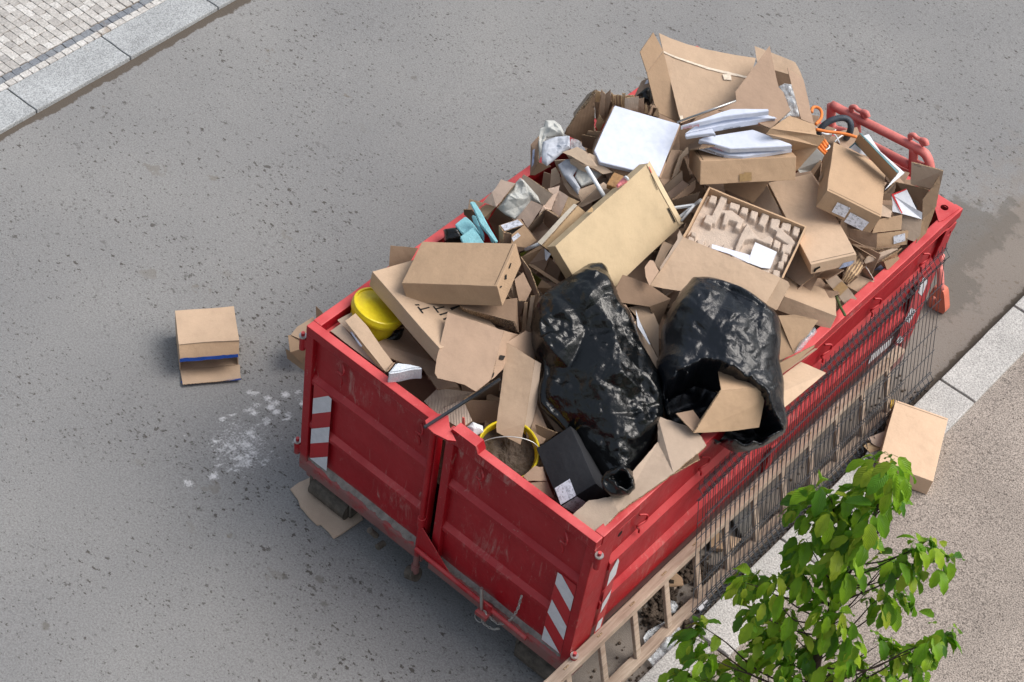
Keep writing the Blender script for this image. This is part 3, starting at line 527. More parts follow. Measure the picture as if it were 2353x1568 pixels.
# gates
def leaf(x0, x1, name):
    g = empty(name, ((x0 + x1) / 2, -.03, .3)); g.parent = root; g.matrix_parent_inverse = Matrix.Translation(root.location).inverted()
    f = .062
    obox('top_frame', (x0, -.062, T - .075), (x1, .0, T - .001), 'red', g, .007)
    obox('side_frame', (x0, -.060, .36), (x0 + f, -.002, T - .076), 'red', g, .006); obox('side_frame', (x1 - f, -.060, .36), (x1, -.002, T - .076), 'red', g, .006)
    bm = bmesh.new(); P = [(-.004, .28), (-.060, .28), (-.062, .36), (-.058, .375), (-.026, .415), (-.004, .415)]   # lower ledge that collects dirt
    A = [bm.verts.new((x0 + .001, y, z)) for y, z in P]; B = [bm.verts.new((x1 - .001, y, z)) for y, z in P]
    for i in range(len(P)): bm.faces.new((A[i], A[(i + 1) % 6], B[(i + 1) % 6], B[i]))
    bm.faces.new(A[::-1]); bm.faces.new(B); bmesh.ops.recalc_face_normals(bm, faces=bm.faces); fin('bottom_frame', bm, 'red', g)
    # panel with two pressed ribs
    prof = [(-.022, .40), (-.022, .70), (-.052, .735), (-.052, .765), (-.022, .80), (-.022, 1.125), (-.052, 1.16), (-.052, 1.19), (-.022, 1.225), (-.022, T - .07)]
    vs = []; fs = []; n = 24
    for j in range(n + 1):
        x = x0 + f - .004 + (x1 - x0 - 2 * f + .008) * j / n
        for y, z in prof: vs.append((x, y + .004 * noise.noise(Vector((x * 3, z * 3, 1))), z))
    k = len(prof)
    for j in range(n):
        for i in range(k - 1): fs.append((j * k + i, (j + 1) * k + i, (j + 1) * k + i + 1, j * k + i + 1))
    b0 = len(vs); vs += [(x, y + .012, z) for x, y, z in vs]
    for j in range(n):
        for i in range(k - 1): fs.append((b0 + j * k + i, b0 + j * k + i + 1, b0 + (j + 1) * k + i + 1, b0 + (j + 1) * k + i))
    pyd('panel', vs, fs, 'red', g)
    # caked dirt on the lower ledge
    bm = bmesh.new(); r = random.Random(int(x0 * 100)); n = 70
    a = []; b = []
    for j in range(n + 1):
        x = x0 + .06 + (x1 - x0 - .12) * j / n; w = .02 + .03 * abs(noise.noise(Vector((x * 9, 0, 2)))) + .006 * noise.noise(Vector((x * 60, 0, 5)))
        a.append(bm.verts.new((x, -.020, .428))); b.append(bm.verts.new((x, -.026 - w, .417 - w * .95)))
    for j in range(n): bm.faces.new((a[j], b[j], b[j + 1], a[j + 1]))
    fin('caked_dirt', bm, 'dirtm', g)
    return g
gl = leaf(.004, 1.095, 'gate_door'); gr = leaf(1.155, 2.296, 'gate_door')
def decal_xz(name, pts, y, m, parent): return pyd(name, [(x, y, z) for x, z in pts], [tuple(range(len(pts)))], m, parent)
yd = -.0545
decal_xz('warning_band', [(.088, .44), (.243, .44), (.243, 1.165), (.22, 1.185), (.088, 1.185)], yd, 'refr', gl)
for p in ([(.09, 1.04), (.09, .888), (.243, 1.04), (.243, 1.165), (.215, 1.17)], [(.09, .738), (.09, .589), (.243, .738), (.243, .89)], [(.09, .438), (.243, .44), (.243, .59)]): decal_xz('white_stripe', p, yd - .002, 'refw', gl)
decal_xz('warning_band', [(2.078, .44), (2.231, .44), (2.231, 1.165), (2.118, 1.17), (2.088, 1.15), (2.078, .8)], yd, 'refr', gr)
for p in ([(2.088, 1.046), (2.23, .904), (2.23, 1.054), (2.118, 1.165), (2.088, 1.16)], [(2.08, .74), (2.23, .60), (2.23, .744), (2.09, .886)], [(2.08, .447), (2.226, .446), (2.08, .596)]): decal_xz('white_stripe', p, yd - .002, 'refw', gr)
def decal_yz(name, pts, x, m, parent): return pyd(name, [(x, y, z) for y, z in pts], [tuple(range(len(pts)))], m, parent)
for nm, m, y0, y1 in (('warning_band', 'refr', .172, .252), ('warning_band', 'refr', 3.605, 3.778)): decal_yz(nm, [(y0, .47), (y1, .47), (y1, 1.2), (y0, 1.2)], 2.302, m, root)
for p in ([(.228, 1.237), (.174, 1.145), (.178, .999), (.253, 1.05), (.25, 1.19)], [(.246, .90), (.179, .82), (.183, .713), (.231, .778), (.249, .84)], [(.232, .625), (.184, .621), (.176, .519), (.23, .515)]): decal_yz('white_stripe', p, 2.3045, 'refw', root)
for p in ([(3.648, 1.196), (3.663, 1.025), (3.776, .911), (3.773, 1.069)], [(3.649, .883), (3.61, .782), (3.728, .665), (3.77, .767)], [(3.626, .612), (3.61, .55), (3.70, .47), (3.745, .482)]): decal_yz('white_stripe', p, 2.3045, 'refw', root)
decal_yz('sticker', [(3.3, .53), (3.6, .50), (3.6, .60), (3.3, .62)], 2.272, 'refw', root)
# hinges
def hinge(x, z, parent, s):
    h = empty('hinge', (x, -.05, z)); h.parent = parent; h.matrix_parent_inverse = Matrix.Translation(parent.location).inverted()
    cyl('knuckle', (x, -.05, z - .06), (x, -.05, z + .05), .021, 'red', h); cyl('washer', (x, -.05, z + .051), (x, -.05, z + .062), .026, 'steel', h); cyl('pin', (x, -.05, z + .062), (x, -.05, z + .085), .012, 'red', h)
    obox('hinge_plate', (min(x, x - s * .07), -.058, z - .035), (max(x, x - s * .07), -.046, z + .035), 'red', h)
hinge(-.030, 1.47, root, -1); hinge(-.030, .45, root, -1); hinge(2.325, 1.50, root, 1); hinge(2.325, .47, root, 1)
# locking gear
lg = empty('locking_gear', (1.10, -.08, .3)); lg.parent = root; lg.matrix_parent_inverse = Matrix.Translation(root.location).inverted()
cyl('locking_bar', (1.068, -.075, .16), (1.068, -.075, 1.655), .019, 'red', lg); cyl('collar', (1.068, -.075, .66), (1.068, -.075, .74), .026, 'red', lg); cyl('collar', (1.068, -.075, .17), (1.068, -.075, .24), .028, 'red', lg)
bm = bmesh.new(); pts = [(1.03, -.115), (1.07, -.145), (1.13, -.15), (1.22, -.13), (1.26, -.10), (1.21, -.075), (1.16, -.045), (1.10, .01), (1.05, -.02), (1.03, -.06)]
f = bm.faces.new([bm.verts.new((x, y, 1.672)) for x, y in pts]); q = bmesh.ops.extrude_face_region(bm, geom=[f]); bmesh.ops.translate(bm, verts=[v for v in q['geom'] if isinstance(v, bmesh.types.BMVert)], vec=(0, 0, .014)); bmesh.ops.recalc_face_normals(bm, faces=bm.faces); fin('cam_plate', bm, 'red', lg)
bm = bmesh.new(); pp = [(1.175, 1.66), (1.20, 1.715), (1.38, 1.715), (1.405, 1.66)]
for y in (0,): 
    A = [bm.verts.new((x, -.068, z)) for x, z in pp]; B = [bm.verts.new((x, .004, z)) for x, z in pp]; bm.faces.new(A); bm.faces.new(B[::-1])
    for i in range(4): bm.faces.new((A[i], B[i], B[(i + 1) % 4], A[(i + 1) % 4]))
bmesh.ops.recalc_face_normals(bm, faces=bm.faces); fin('latch_cap', bm, 'red', lg)
pyd('lever_web', [(1.08, -.09, .68), (1.08, -.09, .44), (1.36, -.09, .43), (1.08, -.084, .68), (1.08, -.084, .44), (1.36, -.084, .43)], [(0, 1, 2), (5, 4, 3), (0, 2, 5, 3), (0, 3, 4, 1), (1, 4, 5, 2)], 'red', lg)
cyl('lever', (1.07, -.10, .44), (2.0, -.10, .415), .017, 'red', lg); cyl('foot_cam', (1.03, -.08, .13), (1.09, -.08, .16), .05, 'rust', lg)
obox('lever_bracket', (1.63, -.16, .36), (1.72, -.055, .395), 'red', lg); obox('lever_bracket', (1.655, -.12, .395), (1.72, -.108, .48), 'red', lg)
cyl('locking_pin', (1.655, -.125, .40), (1.628, -.125, .60), .011, 'steel', lg); cyl('catch', (.72, -.07, .21), (.70, -.12, .30), .02, 'rust', lg); cyl('catch', (.78, -.06, .18), (.78, -.12, .19), .022, 'rust', lg)
def chain(name, P, parent, r=.0035, l=.024):
    P = smooth_path(P, 12); bm = bmesh.new(); acc = 0; last = P[0]; k = 0
    for p in P[1:]:
        acc += (p - last).length; 
        if acc > l * .78:
            acc = 0; t = (p - last).normalized(); u = t.cross(Vector((0, 0, 1))).normalized() if k % 2 else t.cross(t.cross(Vector((0, 0, 1)))).normalized()
            ring = [p + t * math.cos(a) * l * .62 + u * math.sin(a) * l * .3 for a in [i * math.pi / 4 for i in range(9)]]
            add_tube(bm, ring, r, n=6, k=1); k += 1
        last = p
    return fin(name, bm, 'steel', parent)
chain('chain', [(1.67, -.13, .42), (1.72, -.12, .38), (1.78, -.1, .35), (1.84, -.09, .42), (1.875, -.07, .56), (1.88, -.06, .70)], lg); chain('chain', [(1.66, -.12, .34), (1.68, -.11, .26), (1.74, -.1, .25), (1.78, -.09, .28)], lg)
tube('lever_ring', [(1.64 + .03 * math.cos(a), -.12, .28 + .03 * math.sin(a)) for a in [i * .7 for i in range(10)]], .004, 'steel', lg)
# tarpaulin hooks
def hook(o, axis, parent):
    x, y, z = o
    def q(a, b, c): return (x + (c if axis else a), y + (a if axis else -c), z + b)
    s = 1
    tube('tarp_hook', [q(-.005, .07, .01), q(.035, .06, .04), q(.03, .02, .045), q(-.02, .0, .03), q(-.015, -.03, .02), q(.012, -.07, .025), q(.012, -.10, .03)], .007, 'red', parent)
for y in (.42, 1.04, 1.70, 2.37, 2.96, 3.57): hook((2.262, y, 1.385), 1, root)
for x in (.30, .95, 1.43, 2.075): hook((x, -.026, 1.45), 0, gl if x < 1.1 else gr)
cyl('drain_hole', (2.2600, .25, 1.42), (2.266, .25, 1.42), .022, 'dark', root)
# ================================================================ jumble that fills the container below the visible pieces
def heap():
    vs = []; fs = []; nx, ny = 46, 78
    for j in range(ny + 1):
        for i in range(nx + 1):
            x = .08 + 2.14 * i / nx; y = .06 + 3.78 * j / ny; ed = min(x - .08, 2.22 - x, y - .06, 3.84 - y)
            z = .98 + .18 * smoothstep(.2, 3.4, y) + .22 * smoothstep(0, .5, ed) + .09 * noise.noise(Vector((x * 4, y * 4, 0))) + .05 * noise.noise(Vector((x * 11, y * 11, 4)))
            if y > .8: z += .12 * smoothstep(.8, 2.0, y) * smoothstep(.1, .6, ed)
            vs.append((x, y, z))
    n1 = nx + 1; fs = [(j * n1 + i, j * n1 + i + 1, (j + 1) * n1 + i + 1, (j + 1) * n1 + i) for j in range(ny) for i in range(nx)]
    me_v = vs; r = random.Random(12)
    b = []
    for k in range(420):
        x = r.uniform(.2, 2.1); y = r.uniform(.15, 3.75); base = 1.10 + .10 * y * .9 + .25 * smoothstep(.9, 2.4, y)
        z = base + r.uniform(-.05, .22); s = r.uniform(.06, .2); t = r.uniform(.4, 1.0) * s
        e = Matrix.Rotation(r.uniform(0, 6.28), 3, 'Z') @ Matrix.Rotation(r.gauss(0, .7), 3, 'X') @ Matrix.Rotation(r.gauss(0, .5), 3, 'Y')
        c0 = len(vs)
        for sx, sy, sz in ((-1, -1, 0), (1, -1, 0), (1, 1, 0), (-1, 1, 0), (-1, -1, 1), (1, -1, 1), (1, 1, 1), (-1, 1, 1)):
            p = e @ Vector((sx * s, sy * t, sz * .006)); vs.append((min(2.2, max(.08, x + p.x)), min(3.84, max(.03, y + p.y)), min(z + p.z, 1.62 + .25 * smoothstep(.7, 1.8, y))))
        for q in ((0, 3, 2, 1), (4, 5, 6, 7), (0, 1, 5, 4), (1, 2, 6, 5), (2, 3, 7, 6), (3, 0, 4, 7)): fs.append(tuple(c0 + w for w in q))
    o = pyd('cardboard_jumble', vs, fs, 'card_r'); tag(o, 'shadowed jumble of crushed cardboard filling the gaps deep inside the red container', 'cardboard', kind='stuff')
heap()
# ================================================================ ladder
def ladder():
    t = tag(empty('wooden_ladder', (2.48, -.6, 0)), 'long weathered wooden ladder lying on its side against the red container', 'ladder')
    def stile(xc, zc, y0, y1, tilt):
        bm = bmesh.new(); add_box(bm, (-.0375, y0, -.0235), (.0375, y1, .0235), bevel=.006); bmesh.ops.subdivide_edges(bm, edges=[e for e in bm.edges if e.calc_length() > 2], cuts=26)
        for v in bm.verts:
            f = max(0, (v.co.y - (y1 - .09)) / .09)
            if f > 0: v.co.z *= math.sqrt(max(0.02, 1 - f * f * .9))
            x, z = v.co.x, v.co.z; v.co.x = xc + x * math.cos(tilt) + z * math.sin(tilt); v.co.z = zc - x * math.sin(tilt) + z * math.cos(tilt); v.co += nv(v.co, 3) * .004
        fin('stile', bm, 'wood', t)
    tl = -.16
    stile(2.338, .475, -1.25, 3.66, tl); stile(2.482, .046, -1.25, 3.60, tl)
    y = -1.13
    while y < 3.5:
        bm = bmesh.new(); a = Vector((2.474, y, .07)); b = Vector((2.348, y + .012, .455)); u = (b - a).normalized(); w = Vector((0, 1, 0)); n = u.cross(w)
        V8 = [bm.verts.new(p + w * sw * .024 + n * sn * .014) for p in (a, b) for sw, sn in ((-1, -1), (1, -1), (1, 1), (-1, 1))]
        for q in ((0, 1, 2, 3), (7, 6, 5, 4), (0, 4, 5, 1), (1, 5, 6, 2), (2, 6, 7, 3), (3, 7, 4, 0)): bm.faces.new([V8[i] for i in q])
        bmesh.ops.recalc_face_normals(bm, faces=bm.faces); bmesh.ops.bevel(bm, geom=bm.edges[:], offset=.003, segments=1, affect='EDGES'); fin('rung', bm, 'wood', t)
        # tenon end showing through the upper stile
        bm = bmesh.new(); cx, cz = 2.338 + .0245 * math.sin(tl) * 1, .475 + .0245 * math.cos(tl)
        add_box(bm, (cx - .006, y - .012, cz - .0015), (cx + .006, y + .036, cz + .001)); fin('tenon', bm, 'edge', t)
        y += .3275
ladder()
# ================================================================ welded mesh panels
def mesh_panel(y0, y1, xt, xb, label, step=.052, skew=.0, zt=1.30):
    t = tag(empty('mesh_fence_panel', (xb, (y0 + y1) / 2, .03)), label, 'fence panel', 'dark wire mesh panels leaning on the container')
    A = Vector((xt, 0, zt)); B = Vector((xb, 0, .035)); up = (A - B).normalized(); out = up.cross(Vector((0, -1, 0))).normalized()
    if out.x < 0: out = -out
    H_ = (A - B).length
    def P(y, s, o=0.0): p = B + up * s + out * o; return Vector((p.x, y + skew * (s / H_), p.z + .045 * (y - 1) * s / H_))
    bm = bmesh.new(); y = y0 + .01
    while y < y1:
        pts = [P(y, -.01), P(y, .035), P(y, .085, .035), P(y, .135), P(y, H_ * .5 - .05), P(y, H_ * .5 + .05), P(y, H_ - .125), P(y, H_ - .075, .035), P(y, H_ - .025), P(y, H_ + .022)]
        add_tube(bm, pts, .0026, n=5, k=1); y += step
    fin('vertical_wires', bm, 'wire', t); bm = bmesh.new()
    for s in (.035, .135, .135 + .21, .135 + .42, H_ * .5 + .05 + .12, H_ - .125 - .2, H_ - .125, H_ - .025):
        for o in (.0055,): add_tube(bm, [P(y0, s, o), P(y1, s, o)], .0030, n=5, k=1)
    for s in (.035, .135, H_ - .125, H_ - .025): add_tube(bm, [P(y0, s, -.0055), P(y1, s, -.0055)], .0030, n=5, k=1)
    fin('horizontal_wires', bm, 'wire', t)
mesh_panel(.96, 3.46, 2.335, 2.570, 'dark wire mesh fence panel leaning on the container, nearer of the two overlapping panels', skew=.01, zt=1.285)
mesh_panel(1.14, 3.92, 2.325, 2.556, 'dark wire mesh fence panel leaning on the container, the one reaching the rear corner', skew=-.10, zt=1.275)
# ================================================================ generic pieces of the heap
def poly_area_n(P):
    n = Vector((0, 0, 0))
    for i in range(len(P)):
        a, b = P[i], P[(i + 1) % len(P)]; n += a.cross(b)
    return n.normalized()
VIEW = Vector((R[0][2], R[1][2], R[2][2]))
def sheet(part, parent):
    bm = bmesh.new(); w = part['w']; th = part['th']; torn = part['torn']
    for poly in part['p']:
        P = [Vector(p) for p in poly]; n = poly_area_n(P)
        if n.dot(VIEW) < 0: P.reverse(); n = -n
        sub = bmesh.new(); tris = tessellate_polygon([P]); vv = [sub.verts.new(p) for p in P]
        for t in tris:
            try: sub.faces.new([vv[i] for i in t])
            except ValueError: pass
        bmesh.ops.recalc_face_normals(sub, faces=sub.faces)
        for it in range(4):
            es = [e for e in sub.edges if e.calc_length() > (.03 if torn else .055)]
            if not es or len(sub.verts) > 2500: break
            bmesh.ops.subdivide_edges(sub, edges=es, cuts=1, use_grid_fill=False); bmesh.ops.triangulate(sub, faces=[f for f in sub.faces if len(f.verts) > 3])
        bd = {v for e in sub.edges if e.is_boundary for v in e.verts}
        for v in sub.verts:
            p = v.co.copy(); d = nv(p, 5.0) * w + nv(p, 1.7, 4) * w * 1.2
            v.co += n * d.x
            if torn and v in bd: v.co += nv(p, 55, 2) * torn * 1.4
            elif v in bd: v.co += nv(p, 18, 2) * .0018
        vmap = {}; bot = {}
        for v in sub.verts: vmap[v] = bm.verts.new(v.co); bot[v] = bm.verts.new(v.co - n * th)
        for f in sub.faces:
            a = [vmap[v] for v in f.verts]; b = [bot[v] for v in f.verts]
            f.normal_update()
            if f.normal.dot(n) < 0: a.reverse(); b.reverse()
            try: bm.faces.new(a).material_index = 0; bm.faces.new(b[::-1]).material_index = 0
            except ValueError: pass
        for e in sub.edges:
            if e.is_boundary:
                a, b = e.verts
                try: bm.faces.new((vmap[a], vmap[b], bot[b], bot[a])).material_index = 1
                except ValueError: pass
        sub.free()
    m = part['m']; ed = 'edge' if m.startswith(('card', 'cream', 'ribbed')) and m != 'blackcard' else m
    return fin(part['n'], bm, [m, ed], parent)
def slab(part, parent):
    P = [Vector(p) for p in part['p']]; n = Vector(part['nn']); th = part['th']
    if poly_area_n(P).dot(n) < 0: P.reverse()
    bm = bmesh.new(); f = bm.faces.new([bm.verts.new(p) for p in P]); r = bmesh.ops.extrude_face_region(bm, geom=[f]); vs = [v for v in r['geom'] if isinstance(v, bmesh.types.BMVert)]
    bmesh.ops.translate(bm, verts=vs, vec=-n * th); bmesh.ops.recalc_face_normals(bm, faces=bm.faces)
    bmesh.ops.bevel(bm, geom=bm.edges[:], offset=min(part['b'], th * .35), segments=2, affect='EDGES', clamp_overlap=True)
    bmesh.ops.triangulate(bm, faces=[f for f in bm.faces if len(f.verts) > 4])
    for it in range(3): 
        es = [e for e in bm.edges if e.calc_length() > .05]
        if es and len(bm.verts) < 3000: bmesh.ops.subdivide_edges(bm, edges=es, cuts=1); bmesh.ops.triangulate(bm, faces=[f for f in bm.faces if len(f.verts) > 4])
    for v in bm.verts: v.co += nv(v.co, 6.0) * part['w'] + nv(v.co, 40.0) * part['w'] * .12
    m = part['m']
    return fin(part['n'], bm, m, parent)
def frame(part):
    x, y = Vector(part['x']), Vector(part['y']); return Vector(part['o']), x, y, x.cross(y), part['d']
def cbox(part, parent):
    o, x, y, z, d = frame(part); bm = bmesh.new(); add_box(bm, (0, 0, 0), tuple(d), bevel=.0035)
    for a in range(3): 
        es = [e for e in bm.edges if e.calc_length() > .07]
        if es and len(bm.verts) < 4000: bmesh.ops.subdivide_edges(bm, edges=es, cuts=1, use_grid_fill=True)
    for v in bm.verts:
        u = v.co.copy(); bulge = .006 * math.sin(math.pi * u.x / d[0]) * math.sin(math.pi * u.y / d[1]) * (1 if u.z > d[2] * .5 else -1) * (1 if abs(u.z - d[2] * .5) > d[2] * .45 else 0)
        p = o + x * u.x + y * u.y + z * (u.z + bulge); v.co = p + nv(p, 4.0) * .0035 + nv(p, 17.0) * .0006
    bmesh.ops.recalc_face_normals(bm, faces=bm.faces); ob = fin(part['n'], bm, part['m'], parent)
    s = part.get('seam')
    if s:   # closing seam of the lid: a dark slit and a proud lip
        e = .018; hz = d[2] + .0065
        q = {'bc': ((d[0] - e - .003, .01), (d[0] - e, d[1] - .01)), 'da': ((e, .01), (e + .003, d[1] - .01)), 'ab': ((.01, e), (d[0] - .01, e + .003)), 'cd': ((.01, d[1] - e - .003), (d[0] - .01, d[1] - e))}[s]
        (x0, y0), (x1, y1) = q; pts = [(x0, y0), (x1, y0), (x1, y1), (x0, y1)]; vs = []; n = 12
        long_x = (x1 - x0) > (y1 - y0)
        for i in range(n + 1):
            for k in (0, 1):
                if long_x: px_, py_ = x0 + (x1 - x0) * i / n, (y0, y1)[k]
                else: px_, py_ = (x0, x1)[k], y0 + (y1 - y0) * i / n
                b_ = .006 * math.sin(math.pi * px_ / d[0]) * math.sin(math.pi * py_ / d[1])
                p = o + x * px_ + y * py_ + z * (d[2] + b_); vs.append(p + nv(p, 4.0) * .0035 + z * .0014)
        fs = [(2 * i, 2 * i + 1, 2 * i + 3, 2 * i + 2) for i in range(n)]; pyd('lid_seam', vs, fs, 'dark', parent)
    return ob
def openbox(part, parent, front=False):
    o, x, y, z, d = frame(part); t = .006; bm = bmesh.new(); a, b, c = d
    if front: boxes = [((0, 0, 0), (a, b, t)), ((0, 0, t), (t, b, c)), ((a - t, 0, t), (a, b, c)), ((t, b - t, t), (a - t, b, c)), ((t, .0, c - t), (a - t, b - t, c)), ((t, 0, c - .006), (a - t, t, c - t))]
    else: boxes = [((0, 0, 0), (a, b, t)), ((0, 0, t), (t * 1.8, b, c)), ((a - t * 1.8, 0, t), (a, b, c)), ((t * 1.8, b - t * 1.8, t), (a - t * 1.8, b, c)), ((t * 1.8, 0, t), (a - t * 1.8, t, c - .02))]
    for lo, hi in boxes: add_box(bm, lo, hi)
    bmesh.ops.subdivide_edges(bm, edges=[e for e in bm.edges if e.calc_length() > .1], cuts=4, use_grid_fill=True)
    for v in bm.verts:
        u = v.co; p = o + x * u.x + y * u.y + z * u.z; v.co = p + nv(p, 5.0) * .006
    return fin(part['n'], bm, part['m'], parent)
def pulp(dt, parent):
    o, x, y, z = Vector(dt['o']), Vector(dt['x']), Vector(dt['y']), None; z = x.cross(y); a, b, c = dt['d']; nx, ny = 190, 130; Hm = []
    for j in range(ny + 1):
        row = []
        for i in range(nx + 1):
            u, v = i / nx, j / ny; h = 0
            for q in dt['q']:
                if inside((u, v), q): h = 1
            row.append(h)
        Hm.append(row)
    for it in range(2):
        Hm = [[(Hm[j][i] * 2 + Hm[j][max(0, i - 1)] + Hm[j][min(nx, i + 1)] + Hm[max(0, j - 1)][i] + Hm[min(ny, j + 1)][i]) / 6 for i in range(nx + 1)] for j in range(ny + 1)]
    vs = []; m = .014
    for j in range(ny + 1):
        for i in range(nx + 1):
            u, v = i / nx, j / ny; p = o + x * (m + (a - 2 * m) * u) + y * (m + (b - 2 * m) * v) + z * (.016 + .046 * Hm[j][i]); vs.append(p + nv(p, 30) * .0015)
    n1 = nx + 1; fs = [(j * n1 + i, j * n1 + i + 1, (j + 1) * n1 + i + 1, (j + 1) * n1 + i) for j in range(ny) for i in range(nx)]
    o_ = pyd('pulp_insert', vs, fs, 'pulp', parent, smooth=True)
def uvset(o, P, n):
    P = [Vector(p) for p in P]; e = max(range(len(P)), key=lambda i: (P[(i + 1) % len(P)] - P[i]).length); u = (P[(e + 1) % len(P)] - P[e]).normalized(); v = n.cross(u); uvl = o.data.uv_layers.new(name='UVMap'); k = rnd.random() * 5
    for lp in o.data.loops:
        p = o.data.vertices[lp.vertex_index].co - P[e]; uvl.data[lp.index].uv = (p.dot(u) + k, p.dot(v) + k)
def decal(part, parent):
    f = part['p']; P = [Vector(f[i:i + 3]) for i in range(0, len(f), 3)]; n = Vector(part['nn'])
    if poly_area_n(P).dot(n) < 0: P.reverse()
    # follow the slight waviness of the carton below
    bm = bmesh.new(); vv = [bm.verts.new(p) for p in P]
    for t in tessellate_polygon([P]):
        try: bm.faces.new([vv[i] for i in t])
        except ValueError: pass
    for it in range(2):
        es = [e for e in bm.edges if e.calc_length() > .04]
        if es: bmesh.ops.subdivide_edges(bm, edges=es, cuts=1); bmesh.ops.triangulate(bm, faces=bm.faces)
    for v in bm.verts: v.co += nv(v.co, 4.0) * .0035 + n * .003
    bmesh.ops.recalc_face_normals(bm, faces=bm.faces)
    o = fin(part['n'], bm, part['m'], parent); uvset(o, P, n); return o
def text(part, parent):
    cu = bpy.data.curves.new('lettering', 'FONT'); cu.body = part['t']; cu.size = 1.0; cu.extrude = 0.0; cu.align_x = 'LEFT'; cu.align_y = 'CENTER'
    to = bpy.data.objects.new('lettering', cu); COL.link(to); dg = bpy.context.evaluated_depsgraph_get(); me = bpy.data.meshes.new_from_object(to.evaluated_get(dg)); bpy.data.objects.remove(to); bpy.data.curves.remove(cu)
    a, b, n = Vector(part['a']), Vector(part['b']), Vector(part['nn']); u = (b - a); Lh = u.length; u.normalize(); v = n.cross(u)
    xs = [q.co.x for q in me.vertices] or [0, 1]; w = max(xs) - min(xs); sx = Lh / w; sy = min(part['h'] * 1.3, sx * 1.5)
    for q in me.vertices: c = q.co.copy(); q.co = a + u * (c.x * sx) + v * (c.y * sy) + n * .002
    o = link(part['n'], me, part['m'], parent); return o
def facets(seed, ext, s, ang, an):
    """low-poly relief: random heights on a jittered lattice, joined by flat triangles"""
    from mathutils.geometry import delaunay_2d_cdt
    r = random.Random(seed); pts = []; n = int(ext * 1.5 / s) + 2; hs = []
    for i in range(-n, n + 1):
        for j in range(-n, n + 1):
            x, y = (i + r.uniform(-.42, .42)) * s * an, (j + r.uniform(-.42, .42)) * s
            pts.append(Vector((x, y)))
    co, _, tris, _, _, _ = delaunay_2d_cdt(pts, [], [], 0, 1e-7); hs = [r.uniform(-1, 1) for _ in co]; cell = s * 1.2; grid = {}
    for t in tris:
        P = [co[k] for k in t]
        for gx in range(int(math.floor(min(p.x for p in P) / cell)), int(math.floor(max(p.x for p in P) / cell)) + 1):
            for gy in range(int(math.floor(min(p.y for p in P) / cell)), int(math.floor(max(p.y for p in P) / cell)) + 1): grid.setdefault((gx, gy), []).append(t)
    ca, sa = math.cos(ang), math.sin(ang)
    def f(x, y):
        x, y = x * ca + y * sa, -x * sa + y * ca
        for t in grid.get((math.floor(x / cell), math.floor(y / cell)), ()):
            a, b_, c_ = (co[k] for k in t); d = (b_.y - c_.y) * (a.x - c_.x) + (c_.x - b_.x) * (a.y - c_.y)
            if abs(d) < 1e-12: continue
            u = ((b_.y - c_.y) * (x - c_.x) + (c_.x - b_.x) * (y - c_.y)) / d; v = ((c_.y - a.y) * (x - c_.x) + (a.x - c_.x) * (y - c_.y)) / d
            if u >= -1e-6 and v >= -1e-6 and u + v <= 1.000001: return u * hs[t[0]] + v * hs[t[1]] + (1 - u - v) * hs[t[2]]
        return 0
    return f
